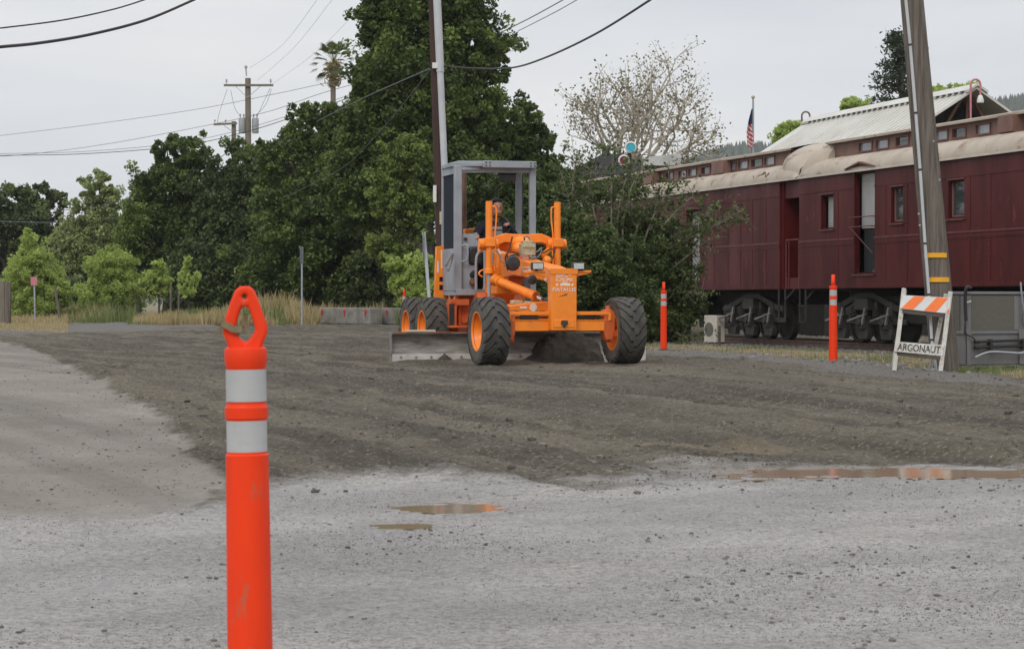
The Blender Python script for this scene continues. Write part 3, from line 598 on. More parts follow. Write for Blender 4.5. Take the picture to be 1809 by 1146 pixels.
    m_ = MB(); vs = [p for r_ in rows for p in r_]; c = len(rows[0]); fs = [(i * c + j, i * c + j + 1, (i + 1) * c + j + 1, (i + 1) * c + j) for i in range(len(rows) - 1) for j in range(c - 1)]
    m_.add(vs, fs); rf = m_.build('roof', 'roofcl', t)
    m_ = MB(); m_.bb(x0 + .02, rx1 - .02, -0.075, -0.02, EAVE - 0.035, EAVE + 0.005); m_.build('gutter', 'cream', rf)
    for x in np.arange(x0 + 1.3, rx1 - 1, 0.95): m_ = MB(); m_.tube([(x, y, z - .001) for y, z in prof[2:]], 0.008, 5); m_.build('roof_seam', 'roofcl', rf)
    # clerestory wall, its windows, vents, upper roof with hooded ends
    ca, cb_ = x0 + hood0, rx1 - hood1
    m_ = MB(); xs = ca
    zt, zb2 = CT - 0.055, CB + 0.075
    for a, b_ in cwins:
        m_.bb(xs, a, CO, CO + .05, CB - .05, CT); m_.bb(a, b_, CO, CO + .05, CB - .05, zb2); m_.bb(a, b_, CO, CO + .05, zt, CT); xs = b_
    m_.bb(xs, cb_, CO, CO + .05, CB - .05, CT); m_.bb(ca, cb_, WD - CO - .05, WD - CO, CB - .05, CT); cl_ = m_.build('clerestory', 'clere', t)
    for i, (a, b_) in enumerate(cwins):
        f = MB(); w = 0.03; f.bb(a - .0, a + w, CO - .02, CO + .03, zb2, zt); f.bb(b_ - w, b_, CO - .02, CO + .03, zb2, zt); f.bb(a + w, b_ - w, CO - .02, CO + .03, zb2, zb2 + w); f.bb(a + w, b_ - w, CO - .02, CO + .03, zt - w, zt)
        fo = f.build('window', 'winfr', cl_); g = MB(); g.bb(a + w, b_ - w, CO + .03, CO + .038, zb2 + w, zt - w); g.build('pane', 'pane_sky' if (i * 7 + len(cwins)) % 3 else 'pane', fo)
    for a, b_ in vents:
        f = MB(); f.prism([(CO - .22, CB + .04), (CO - .002, CB - .02), (CO - .002, CT - .01), (CO - .22, CT - .01)], a, b_, 'YZ'); f.build('vent_box', 'clere', cl_)
    # upper roof
    up = []
    def usec(x):
        e0 = max(0.0, 1 - (x - x0) / 1.1); e1 = max(0.0, 1 - (rx1 - x) / 1.1); return math.sqrt(max(0, 1 - max(e0, e1) ** 2))
    for x in np.linspace(ca - 0.25, cb_ + 0.25, 14):
        up.append([(x, CO - .09, CT + .0), (x, CO - .10, CT + .035)] + [(x, CO - .09 + (WD - 2 * CO + .18) * s_, CT + .04 + 0.14 * math.sin(math.pi * s_)) for s_ in np.linspace(0.08, 0.92, 8)] + [(x, WD - CO + .10, CT + .035), (x, WD - CO + .09, CT)])
    m_ = MB(); c = len(up[0]); vs = [p for r_ in up for p in r_]; fs = [(i * c + j, i * c + (j + 1) % c, (i + 1) * c + (j + 1) % c, (i + 1) * c + j) for i in range(len(up) - 1) for j in range(c)]
    m_.add(vs, fs); m_.build('upper_roof', 'roofcl', t)
    m_ = MB(); m_.bb(ca, cb_, CO - .125, CO - .093, CT - 0.012, CT + .036); m_.build('cornice', 'roofcl', t)
    for (h0, h1, sgn, on) in ((x0, ca, 1, True), (cb_, rx1, -1, True)):
        if abs(h1 - h0) < .2: continue
        st_ = np.linspace(0, 1, 12); rows = []
        for s_ in st_:
            x = h0 + (h1 + 0.03 - h0) * s_ if sgn > 0 else h1 + (h0 - .03 - h1) * s_
            k = math.sqrt(max(0, 1 - (1 - min(1, .12 + s_ * 1.0)) ** 2)); row = []
            fl = ss(0.45, 1.0, s_)   # flares in to the clerestory
            y0_ = 0.02 + 0.35 * float(fl); zt_ = EAVE + 0.05 + (CT + .16 - EAVE - .05) * k
            for a in np.linspace(0, math.pi, 17):
                y = WD / 2 - (WD / 2 - y0_) * math.cos(a); z = EAVE + 0.02 + (zt_ - EAVE) * abs(math.sin(a)) ** 0.62; row.append((x, y, z))
            rows.append(row)
        m_ = MB(); c = 17; vs = [p for r_ in rows for p in r_]; fs = [(i * c + j, i * c + j + 1, (i + 1) * c + j + 1, (i + 1) * c + j) for i in range(11) for j in range(c - 1)]
        m_.add(vs, fs); m_.add(rows[-1], [tuple(range(17))]); m_.build('end_hood', 'roofcl', t)
    return t
D2 = [(tx(1509), tx(1545), tz(1527, 484), tz(1527, 303), 'door_blind_rail')]
W2 = [(tx(1450), tx(1472), tz(1460, 405), tz(1460, 344), 'window_blind'), (tx(1574), tx(1595), tz(1584, 394), tz(1584, 330), 'window'), (tx(1675), tx(1703), tz(1689, 386), tz(1689, 318), 'window'), (13.2, 13.8, 2.55, 3.3, 'window'), (16, 16.6, 2.55, 3.3, 'window')]
CW2 = [(tx(a, CO), tx(b_, CO)) for a, b_ in ((1517, 1541), (1547, 1570), (1582, 1606), (1622, 1643), (1651, 1675), (1682, 1707), (1723, 1750))] + [(9.6, 10.2), (10.4, 11.0), (12, 12.6)]
car2 = carriage('railway_carriage', 'near maroon riveted railway carriage with blinds in its doorway, behind the leaning pole', 0.0, 22.0, 0.55, 1.6, D2, W2, CW2, [(tx(1761, .35), tx(1787, .35)), (14, 14.6)], [], [(tx(p), 0) for p in (1479, 1563, 1601, 1645, 1712, 1748)] + [(11.4, 0), (12.6, 0)])
D1 = [(tx(1212), tx(1236), 1.55, 3.35, 'door_blind_full')]
W1 = [(-18.6, -18.0, 2.5, 3.3, 'window'), (-16.5, -15.9, 2.5, 3.3, 'window'), (-14.2, -13.6, 2.5, 3.3, 'window'), (-12, -11.4, 2.5, 3.3, 'window'), (-9.8, -9.2, 2.5, 3.3, 'window')]
X1 = tx(1377)
CW1 = [(tx(a, CO), tx(b_, CO)) for a, b_ in ((1044, 1054), (1060, 1070), (1083, 1094), (1108, 1119), (1160, 1173), (1176, 1190), (1199, 1213), (1216, 1231), (1239, 1255), (1284, 1301), (1304, 1322), (1327, 1347), (1350, 1369))]
car1 = carriage('railway_carriage', 'maroon railway carriage farther down the train, half hidden by the dark shrub', -20.5, X1, 1.6, 1.65, D1, W1, CW1, [(tx(1256, .35), tx(1276, .35)), (tx(1135, .35), tx(1152, .35))], [], [(tx(p), 0) for p in (1260, 1285, 1307, 1328, 1352)], -0.08)
# vestibule of the farther carriage
m_ = MB(); X0 = X1 + 0.005
m_.bb(X0, X0 + .10, 0.05, WD - .05, SILL, EAVE); m_.bb(X0 + .10, -0.14, 0.10, 0.16, SILL, SILL + .25); m_.bb(X0 + .10, -0.14, 0.08, 0.14, EAVE - .42, EAVE); m_.bb(X0 + .10, -0.14, 0.5, WD - .3, SILL, EAVE); m_.build('vestibule', 'maroon', car1)
m_ = MB()
for xx in (X0 + .16, -0.2): m_.cyl((xx, 0.09, SILL), (xx, 0.09, 2.45), 0.018)
m_.cyl((X0 + .16, 0.09, 2.45), (-0.2, 0.09, 2.45), 0.018); m_.cyl((X0 + .3, 0.09, SILL), (X0 + .3, 0.09, 2.45), 0.012); m_.build('gate_rail', 'maroon_lt', car1)
# little peaked rain hood above the door of the near carriage and grab irons on the roofs
m_ = MB(); a, b_ = tx(1497), tx(1551); zc = EAVE + .04
m_.prism([(a, zc), ((a + b_) / 2, zc + .13), (b_, zc), ((a + b_) / 2, zc + .09)], -0.10, 0.12, 'XZ'); m_.prism([(a + .1, zc - .02), ((a + b_) / 2, zc + .09), (b_ - .1, zc - .02)], -0.04, 0.05, 'XZ'); m_.build('rain_hood', 'winfr', car2)
m_ = MB(); a, b_ = tx(1329), tx(1357); zc = EAVE + .2
m_.tube([(a, 0.02, zc - .02), (a + .18, -.02, zc - .13), (a + .3, .02, zc - .03), (b_ - .42, .02, zc - .02), (b_ - .25, .03, zc + .04), (b_ - .1, -.02, zc - .1), (b_, .02, zc)], 0.014, 6); m_.build('grab_iron', 'winfr', car1)
# trucks
def truck(parent, xc, n_ax=3):
    hub = MB(); sp_ = 1.05; r = 0.46; zc = RT + r
    axs = [xc + (i - (n_ax - 1) / 2) * sp_ for i in range(n_ax)]
    f = MB(); f.prism([(xc - 1.75, zc + .30), (xc - 1.45, zc + .34), (xc - .35, zc + .62), (xc + .35, zc + .62), (xc + 1.45, zc + .34), (xc + 1.75, zc + .30), (xc + 1.75, zc + .20), (xc + 1.35, zc + .22), (xc + .3, zc + .50), (xc - .3, zc + .50), (xc - 1.35, zc + .22), (xc - 1.75, zc + .20)], 0.30, 0.40, 'XZ')
    f.bb(xc - 1.75, xc + 1.75, 0.31, 0.38, zc - .05, zc + .06); f.bb(xc - .3, xc + .3, .2, .45, zc + .25, zc + .5)
    for a in (-1.2, -.5, .5, 1.2): f.bb(xc + a - .05, xc + a + .05, .28, .42, zc + .05, zc + .42)
    t_ = f.build('truck', 'truck', parent, bevel=.012)
    for a in axs:
        w = MB(); w.lathe([(0.04, -.05), (r * .8, -.03), (r * .84, -.06), (r, -.06), (r, .05), (r + .025, .06), (r + .025, .08), (.04, .08)], 28, 'Y', (a, 0.75, zc)); w.build('wheel', 'truck', t_)
        w = MB(); w.box((a, .27, zc), (.26, .22, .30)); w.cyl((a, .12, zc), (a, .17, zc), .09, 12); w.cyl((a, .16, zc - .02), (a, .75, zc), .06, 10); w.build('axle_box', 'truck', t_, bevel=.015)
        w = MB(); w.prism([(a - .28, zc - .14), (a + .28, zc - .14), (a + .20, zc - .36), (a - .20, zc - .36)], .24, .36); w.build('brake_shoe', 'truck', t_, bevel=.01)
        w = MB(); w.bar((a - .3, .05, zc + .02), (a + .22, .2, zc + .16), .05, .035); w.bar((a + .22, .2, zc + .3), (a + .12, .18, zc - .05), .05, .05); w.build('brake_lever', 'steel', t_)
    for a in (-.5, .5):
        w = MB(); w.tube([(xc + a + .07 * math.cos(q * 1.2), .3 + .07 * math.sin(q * 1.2), zc + .02 + q * .012) for q in range(26)], .016, 5); w.build('coil_spring', 'truck', t_)
truck(car1, tx(1328, .3)); truck(car2, tx(1528, .3)); truck(car2, 19.3); truck(car1, -19.5)
def stirrup(parent, x, w=.34):
    m_ = MB(); z1 = SILL; z0 = 0.62
    for a in (x, x + w): m_.bar((a, 0.0, z1), (a, 0.0, z0), .03, .03)
    for z in (z0, z0 + .36): m_.bar((x, 0.0, z), (x + w, 0.0, z), .09, .02)
    m_.bar((x + w, 0, z1 - .25), (x + w + .3, .1, z1), .03, .03); m_.build('step', 'truck', parent)
stirrup(car1, tx(1376)); stirrup(car2, tx(1413), .30)
m_ = MB(); m_.bb(3.2, 5.2, .4, 1.2, .62, 1.2); m_.bb(6.2, 8.4, .5, 1.3, .55, 1.2); m_.cyl((9, .7, .85), (10.8, .7, .85), .25, 16); m_.build('equipment_box', 'underframe', car2, bevel=.02)
m_ = MB(); m_.bb(-9, -7, .4, 1.2, .62, 1.2); m_.build('equipment_box', 'underframe', car1, bevel=.02)
# ============================================================ MOTOR GRADER (local: x to image right, y to the rear, z up from the dirt)
GO = (0.61, 29.46); GV = (0.963, 0.27); GU = (-0.27, 0.963); GZ0 = 0.215; GRZ = math.atan2(GV[1], GV[0])
def GL(px, py, yl):
    r = (px - HX) / F; x = (GO[1] * r + GU[1] * yl * r - GO[0] - GU[0] * yl) / (GV[0] - GV[1] * r)
    Y = GO[1] + GV[1] * x + GU[1] * yl; return Vector((x, yl, CZ + (HY - py) * Y / F - GZ0))
G = empty('motor_grader', (GO[0], GO[1], GZ0), GRZ, 'orange motor grader with grey open cab scraping the dirt road', 'motor grader')
def smooth_path(pts, k=6):
    P = [Vector(p) for p in pts]; out = []
    for i in range(len(P) - 1):
        a = P[max(i - 1, 0)]; b_ = P[i]; c = P[i + 1]; d = P[min(i + 2, len(P) - 1)]
        for j in range(k):
            t = j / k; out.append(0.5 * ((2 * b_) + (c - a) * t + (2 * a - 5 * b_ + 4 * c - d) * t * t + (3 * b_ - a - 3 * c + d) * t ** 3))
    out.append(P[-1]); return out
TR, TW = 0.468, 0.36
def wheel(side):
    """wheel about local x axis; side=-1 outer face toward -x"""
    root = None
    m_ = MB(); w = TW / 2
    prof = [(0.245, -w * .80), (0.27, -w * .98), (0.34, -w * 1.06), (0.405, -w * 1.02), (0.432, -w * .88), (0.440, -w * .5), (0.443, 0), (0.440, w * .5), (0.432, w * .88), (0.405, w * 1.02), (0.34, w * 1.06), (0.27, w * .98), (0.245, w * .80)]
    m_.mi = 0; m_.lathe(prof[:4], 48, 'X'); m_.lathe(prof[-4:], 48, 'X'); m_.mi = 1; m_.lathe(prof[3:-3], 48, 'X')
    npitch = 17; pit = 2 * math.pi / npitch
    for s_ in (-1, 1):
        for i in range(npitch):
            a0 = (i + (0.5 if s_ > 0 else 0)) * pit
            st = [(-0.010, 0.0, .468), (0.045, 0.0, .469), (0.075, 0.26, .468), (0.135, 0.75, .462), (0.178, 1.02, .452), (0.192, 1.12, .420)]
            vs = []; fs = []
            for (ww, sh, rr) in st:
                hw = 0.40 if ww > 0.03 else .37
                for aa, r_ in ((-hw, .425), (-hw + .06, rr), (hw - .06, rr), (hw, .425)):
                    a = a0 + (aa + sh) * pit; r2 = min(r_, rr - .02) if r_ == .425 else r_
                    vs.append((s_ * ww, r2 * math.cos(a), r2 * math.sin(a)))
            for k in range(len(st) - 1):
                for j in range(3): fs.append((k * 4 + j, k * 4 + j + 1, (k + 1) * 4 + j + 1, (k + 1) * 4 + j))
            fs.append((0, 1, 2, 3)); n_ = len(st) - 1; fs.append((n_ * 4 + 3, n_ * 4 + 2, n_ * 4 + 1, n_ * 4)); m_.add(vs, fs)
    tyre = m_
    rm = MB(); rm.lathe([(0.268, -w * .86), (0.272, -w * .98), (0.255, -w * .98), (0.245, -w * .72), (0.215, -w * .55), (0.19, -w * .10), (0.10, -w * .02), (0.10, -w * .12), (0.0005, -w * .12)], 40, 'X')
    rm.lathe([(0.268, w * .86), (0.272, w * .98), (0.255, w * .98), (0.24, w * .72), (0.225, w * .2), (0.19, -w * .10)], 40, 'X')
    rm.cyl((-w * .30, 0, 0), (w * .5, 0, 0), 0.075, 20)
    for i in range(8): a = 2 * math.pi * i / 8; rm.cyl((-w * .02, .145 * math.cos(a), .145 * math.sin(a)), (-w * .22, .145 * math.cos(a), .145 * math.sin(a)), .013, 6)
    return tyre, rm
ty, rm = wheel(-1)
def put_wheel(x, y, flip, rz=0, proto=None, z=TR - .012):
    if proto is None:
        o = ty.build('wheel', ['rubber_side', 'rubber'], G); r_ = rm.build('rim', 'orange', o)
    else:
        o = proto.copy(); COL.objects.link(o); o.parent = G; r_ = proto.children[0].copy(); COL.objects.link(r_); r_.parent = o
    o.location = (x, y, z); o.rotation_euler = (random.uniform(0, 6), 0, rz + (math.pi if flip else 0)); return o
w0 = put_wheel(-.955, 0.02, False, R(1)); put_wheel(.965, 0.0, True, R(1), w0)
for x, f_ in ((-.90, False), (.90, True)):
    put_wheel(x, 3.50, f_, 0, w0); put_wheel(x, 4.58, f_, 0, w0)
# nose plate, axle, tie bar, knuckles
m_ = MB(); m_.box((0.02, -.20, .885), (.365, .16, .83)); m_.build('nose_plate', 'orange', G, bevel=.008)
m_ = MB(); m_.box((0.02, -.285, 1.27), (.39, .012, .08)); m_.build('nose_bracket', 'orange', G, bevel=.004); m_ = MB(); m_.box((0.02, -.284, .56), (.30, .012, .10)); m_.cyl((.02, -.29, .57), (.02, -.30, .57), .052, 18); m_.build('nose_bracket', 'orange', G, bevel=.004)
m_ = MB(); m_.prism([(-.045 + .02, .605), (.045 + .02, .605), (.05 + .02, .56), (.02, .50), (-.03, .56)], -.312, -.304); m_.build('tow_eye', 'darkmetal', G)
m_ = MB(); m_.box((0.0, -.08, .53), (1.36, .15, .14)); m_.box((0, -.08, .605), (1.36, .17, .012)); m_.build('front_axle', 'orange', G, bevel=.008)
m_ = MB(); m_.box((0.0, -.14, .70), (1.44, .06, .05)); m_.cyl((-.72, -.14, .70), (-.72, -.14, .60), .035); m_.cyl((.72, -.14, .70), (.72, -.14, .60), .035); m_.build('tie_bar', 'orange', G, bevel=.006)
m_ = MB(); m_.cyl((-.62, -.12, .645), (.62, -.12, .645), .014); m_.cyl((-.55, -.12, .645), (-.30, -.12, .645), .028); m_.build('steering_cylinder', 'darkmetal', G)
for s_ in (-1, 1):
    m_ = MB(); m_.prism([(s_ * .64, .74), (s_ * .73, .76), (s_ * .80, .70), (s_ * .79, .46), (s_ * .76, .34), (s_ * .66, .33), (s_ * .63, .45)], -.16, .02); m_.box((s_ * .80, -.04, .60), (.12, .16, .10)); m_.box((s_ * .78, -.08, .42), (.10, .14, .09)); m_.cyl((s_ * .72, -.06, .30), (s_ * .72, -.06, .80), .035); m_.cyl((s_ * .74, -.04, .455), (s_ * .93, 0, .455), .06); m_.build('steering_knuckle', 'orange_red', G, bevel=.008)
# headlights on arms
for (pxl, a, b_) in ((949, GL(962, 480, -.2), GL(925, 481, -.2)), (1021, GL(1012, 480, -.2), GL(1043, 480, -.2))):
    m_ = MB(); m_.bar(a, b_, .10, .028); 
    if pxl > 1000: m_.prism([(a.x, a.z + .015), (b_.x, b_.z + .02), (b_.x, b_.z - .02), (a.x, a.z - .07)], -.24, -.16)
    else: m_.prism([(a.x, a.z + .015), (b_.x, b_.z + .02), (b_.x, b_.z), (a.x, a.z - .07)], -.24, -.16)
    m_.build('light_arm', 'orange', G, bevel=.004)
    c = GL(pxl, 470, -.25); h = MB(); h.box(c, (.172, .08, .105)); h.box((c.x, c.y + .03, c.z - .062), (.04, .04, .03)); ho = h.build('headlight', 'black', G, bevel=.012)
    h = MB(); h.box((c.x, c.y - .043, c.z), (.142, .006, .078)); h.build('lens', 'lens', ho)
# main goose-neck beam
def loft(m_, secs, hw):
    vs = []; fs = []
    for (x, y, zt, zb), w_ in zip(secs, hw): vs += [(x - w_, y, zb), (x + w_, y, zb), (x + w_, y, zt), (x - w_, y, zt)]
    for k in range(len(secs) - 1):
        for j in range(4): fs.append((k * 4 + j, k * 4 + (j + 1) % 4, (k + 1) * 4 + (j + 1) % 4, (k + 1) * 4 + j))
    n_ = (len(secs) - 1) * 4; fs += [(0, 1, 2, 3), (n_ + 3, n_ + 2, n_ + 1, n_)]; m_.add(vs, fs)
m_ = MB(); loft(m_, [(0.02, -.12, 1.30, 1.06), (0.02, .25, 1.35, 1.15), (0.0, 1.0, 1.42, 1.20), (0, 1.7, 1.50, 1.24), (0, 2.3, 1.58, 1.2), (0, 3.0, 1.30, .72), (0, 3.3, 1.0, .62)], [.13, .13, .135, .14, .15, .17, .2]); m_.build('main_beam', 'orange', G, bevel=.01)
m_ = MB(); m_.prism([(-.12, 1.22), (-.12, .74), (-.02, .74), (.10, .92), (.18, 1.12), (.55, 1.22), (.5, 1.17)], -.08, .12, 'YZ'); m_.build('neck_gusset', 'orange', G, bevel=.006)
# beam lettering
bx_ = -.148
try:
    text_mesh('FG65C', .13, 'white', 'beam_lettering', G, (bx_ + .002, .95, 1.30), (R(90), 0, R(-90)), .002, .003, 1.5)
    text_mesh('BASC', .05, 'white', 'beam_lettering', G, (bx_ + .01, .06, 1.16), (R(90), 0, R(-90)), .002)
except Exception as e: print('text', e)
# nose decals
text_mesh('FIATALLIS', .068, 'white', 'nose_lettering', G, (.02, -.2835, 1.02), (R(90), 0, 0), .0015, .0015, 1.0, 1.13)
def decal_bars():
    m_ = MB(); rs_ = random.Random(5); y = -.2825
    rows = [(1.225, .014, [(-.12, -.055), (-.05, .01), (.06, .10)]), (1.20, .012, [(-.12, -.02), (0, .05)]), (1.165, .016, [(-.125, -.09), (-.07, .0), (.02, .12)]), (1.14, .010, [(-.12, -.05), (-.03, .05), (.07, .12)]), (1.09, .030, [(-.12, -.09), (-.06, .08), (.10, .125)]), (1.115, .012, [(-.03, .05)])]
    for z, h, sp_ in rows:
        for a, b_ in sp_: m_.prism([(a + .02, z - h / 2), (b_ + .02, z - h / 2), (b_ + .032, z + h / 2), (a + .032, z + h / 2)], y, y + .002)
    m_.build('nose_emblem', 'deco', G, smooth=False)
decal_bars()
m_ = MB(); m_.prism([(-.06, .925), (.03, .945), (.07, .955), (.07, .965), (.03, .96), (.0, .935)], -.2835, -.281); m_.build('paint_chip', 'darkmetal', G)
# cross bar with the two lift cylinders
y0 = 1.75
A_, B_, C_ = GL(846, 437, y0), GL(918, 424, y0), GL(991, 434, y0)
m_ = MB(); vs = []
pts = [(A_.x + .02, A_.z), (-.25, 1.80 - .02), (-.1, B_.z + .02), (.1, B_.z + .02), (.3, 1.78), (C_.x - .02, C_.z)]
top = [(p[0], p[1] + .065) for p in pts]; bot = [(p[0], p[1] - .065) for p in reversed(pts)]
m_.prism(top + bot, y0 - .02, y0 + .16); m_.build('lift_bracket', 'orange', G, bevel=.01)
for xx, zb in ((-.511, 1.26), (.515, 1.28)):
    m_ = MB(); m_.cyl((xx, y0 - .09, zb), (xx, y0 - .09, 2.28), .049, 20); m_.cyl((xx, y0 - .09, 2.28), (xx, y0 - .09, 2.30), .048, 20); m_.box((xx, y0 - .09, 1.71), (.15, .15, .12)); m_.cyl((xx - .14, y0 - .04, 1.69), (xx + .14, y0 - .04, 1.69), .075, 16); m_.cyl((xx, y0 - .09, zb), (xx, y0 - .09, zb + .07), .066, 20)
    lc = m_.build('lift_cylinder', 'orange', G, bevel=.006)
    m_ = MB(); m_.cyl((xx, y0 - .09, .52), (xx, y0 - .09, zb), .026, 14); m_.build('cylinder_rod', 'galv', lc)
    s_ = 1 if xx < 0 else -1
    m_ = MB(); m_.tube(smooth_path([(xx + s_ * .045, y0 - .11, 2.22), (xx + s_ * .095, y0 - .12, 2.21), (xx + s_ * .10, y0 - .12, 2.05), (xx + s_ * .078, y0 - .13, 1.8), (xx + s_ * .085, y0 - .13, zb + .3), (xx + s_ * .07, y0 - .13, zb + .04)]), .012, 8); m_.build('hydraulic_pipe', 'orange', lc)
# hydraulic hub on top of the beam, gear dome, valve block
m_ = MB(); m_.tube([(-.26, 2.0, 1.66), (-.20, 1.95, 1.69), (-.08, 1.85, 1.70), (.02, 1.6, 1.69), (.06, 1.5, 1.67)], [.07, .11, .12, .10, .075], 18); m_.ball((-.06, 1.6, 1.62), .10, 16, (1.3, 1, .9)); m_.build('swing_hub', 'orange', G)
c = GL(931, 441, 1.3); m_ = MB(); m_.box(c, (.20, .16, .16)); m_.box((c.x, c.y, c.z + .10), (.15, .12, .05))
for i in range(4): m_.cyl((c.x - .07 + i * .045, c.y - .09, c.z + .04), (c.x - .07 + i * .045, c.y - .12, c.z + .04), .016, 8)
m_.build('valve_block', 'brass', G, bevel=.01)
c = GL(907, 465, 1.05); m_ = MB(); m_.lathe([(.001, -.03), (.09, -.02), (.11, .03), (.07, .10), (.02, .14), (.001, .14)], 20, 'Y', c); m_.build('horn', 'black', G)
c = GL(941, 494, .45); m_ = MB(); m_.lathe([(.001, -.02), (.055, -.015), (.07, .02), (.04, .07), (.001, .08)], 16, 'Y', c); m_.build('horn', 'black', G)
# housing between cab and beam
m_ = MB(); m_.prism([GL(872, 430, 2.6).xz, GL(884, 418, 2.6).xz, GL(906, 420, 2.6).xz, GL(912, 440, 2.6).xz, GL(912, 520, 2.6).xz, GL(869, 520, 2.6).xz], 2.35, 3.0); m_.build('frame_tower', 'orange', G, bevel=.02)
m_ = MB(); m_.prism([GL(896, 470, 2.2).xz, GL(924, 478, 2.2).xz, GL(912, 515, 2.2).xz, GL(888, 505, 2.2).xz], 2.0, 2.33); m_.build('tower_bracket', 'orange_red', G, bevel=.01)
c = GL(886, 443, 2.34); m_ = MB(); m_.box((c.x, 2.345, c.z), (.10, .005, .12)); m_.lathe([(.001, 0), (.05, 0), (.05, .004), (.001, .004)], 16, 'Y', (c.x, 2.34, c.z + .06)); m_.build('warning_sticker', 'deco', G)
# side shift cylinder: ball end, barrel, chrome rod
P1, P2, P3 = GL(872, 493, 1.7), GL(947, 523, .75), GL(958, 529, .6)
m_ = MB(); m_.ball(P1, .095, 16); m_.cyl(P1, P2, .062, 20); m_.cyl(P1 + (P2 - P1) * .12, P1 + (P2 - P1) * .17, .078, 20); m_.cyl(P2 - (P2 - P1) * .04, P2, .07, 20); sc_ = m_.build('shift_cylinder', 'orange', G)
m_ = MB(); m_.cyl(P2, P3, .028, 14); m_.build('cylinder_rod', 'chrome', sc_)
m_ = MB(); m_.box(GL(872, 485, 1.8), (.14, .2, .25)); m_.bar(GL(866, 450, 1.9), GL(872, 500, 1.8), .09, .16); m_.build('cylinder_bracket', 'orange', G, bevel=.02)
# drawbar and circle
m_ = MB(); m_.prism([(-.62, .62), (-.60, .80), (-.10, .86), (.0, .86), (.05, .80), (.05, .60)], .35, 1.1); m_.bar((0, .0, .62), (0, .6, .66), .16, .14); m_.bar((-.25, .9, .66), (-.55, 2.4, .58), .12, .12); m_.bar((.2, .9, .66), (.5, 2.4, .58), .12, .12); m_.build('drawbar', 'orange', G, bevel=.012)
m_ = MB(); m_.lathe([(.50, .46), (.66, .46), (.66, .54), (.50, .54), (.50, .46)], 40, 'Z', (0, 1.9, 0)); m_.build('circle', 'orange_red', G)
c = GL(942, 543, .345); m_ = MB(); m_.lathe([(.001, 0), (.055, 0), (.055, .004), (.001, .004)], 18, 'Y', (c.x, .342, c.z)); m_.box((c.x - .14, .346, c.z), (.10, .004, .03)); m_.build('warning_sticker', 'deco', G)
m_ = MB(); m_.box(GL(912, 534, .6), (.16, .1, .06)); m_.box(GL(934, 535, .6), (.12, .1, .05)); m_.build('hose_fitting', 'brass', G, bevel=.01)
m_ = MB(); m_.box((-.80, 1.25, .45), (.12, .3, .3)); m_.cyl((-.62, .1, .42), (-.62, .1, .30), .05); m_.build('blade_arm', 'orange_red', G, bevel=.01)
# moldboard
xl, xr = GL(692, 600, 1.45).x, GL(1137, 600, 1.45).x
prof = [(1.36 + .16 * (1 - math.cos(t)), .10 + .31 * math.sin(t) / 1.0 if t < 1.57 else 0) for t in (0,)]
pf = [(1.43, .085), (1.485, .16), (1.51, .25), (1.50, .34), (1.455, .415)]; pb = [(p[0] + .022, p[1]) for p in pf]
m_ = MB(); m_.prism(pf + pb[::-1], xl, xr, 'YZ')
m_.bb(xl, xr, 1.43, 1.50, .405, .425); md = m_.build('moldboard', 'mold', G, smooth=True)
m_ = MB(); m_.prism([(1.395, -.02), (1.425, .12), (1.410, .122), (1.378, -.02)], xl - .004, xr + .004, 'YZ'); ce = m_.build('cutting_edge', 'edge', md, bevel=.003)
m_ = MB()
for x in np.linspace(xl + .12, xr - .12, 17): m_.cyl((x, 1.40, .075), (x, 1.385, .078), .018, 10)
m_.build('bolt', 'mold', ce)
m_ = MB(); m_.bb(xl - .016, xl - .004, 1.40, 1.53, -.01, .42); m_.build('end_bit', 'steel', md); m_ = MB(); m_.bb(xr + .004, xr + .016, 1.40, 1.53, -.01, .42); m_.build('end_bit', 'cream', md)
m_ = MB(); m_.box((xl + .42, 1.44, .445), (.42, .06, .03), (0, 0, .05)); o = m_.build('wooden_slat', 'board', None, bevel=.004)
o.location = G.location; o.rotation_euler = G.rotation_euler; tag(o, 'short pale board lying on the top edge of the grader blade', 'board')
m_ = MB(); m_.bb(xl + .02, xl + .9, 1.42, 1.50, .426, .432); m_.build('worn_top_strip', 'orange_red', md)
# rear body, hood, frame under cab
m_ = MB(); m_.prism([(-.30, .55), (-.36, .62), (-.38, .98), (-.37, 1.62), (-.30, 1.68), (.50, 1.68), (.56, 1.62), (.56, .98), (.50, .62), (.30, .55)], 4.08, 5.4); m_.build('engine_hood', 'orange', G, bevel=.03)
m_ = MB(); m_.prism([GL(768, 520, 3.98).xz, GL(771, 436, 3.98).xz, GL(790, 433, 3.98).xz, GL(792, 520, 3.98).xz, GL(798, 578, 3.98).xz, GL(780, 578, 3.98).xz], 3.98, 4.06); m_.bb(-.5, .7, 3.99, 4.07, .62, 1.75); hd = m_.build('hood_front', 'orange', G, bevel=.006)
m_ = MB()
for py0, py1 in ((489, 497), (503, 512)):
    m_ = MB(); a = GL(776.5, py0, 3.97); b_ = GL(785.5, py1, 3.97); m_.bb(a.x, b_.x, 3.972, 3.979, b_.z, a.z); m_.build('vent', 'maroon_dk', hd)
m_ = MB(); c0 = GL(779, 441, 3.97); c1 = GL(787, 474, 3.97)
for k in range(3): m_.prism([(c0.x + k * .028, c0.z), (c0.x + k * .028 + .018, c0.z), (c0.x + .02 + k * .022, c1.z), (c0.x + .006 + k * .022, c1.z)], 3.972, 3.979)
a = GL(772.5, 461, 3.97); b_ = GL(775, 482, 3.97); m_.bb(a.x, b_.x, 3.972, 3.979, b_.z, a.z); m_.build('hood_stripe', 'white', hd)
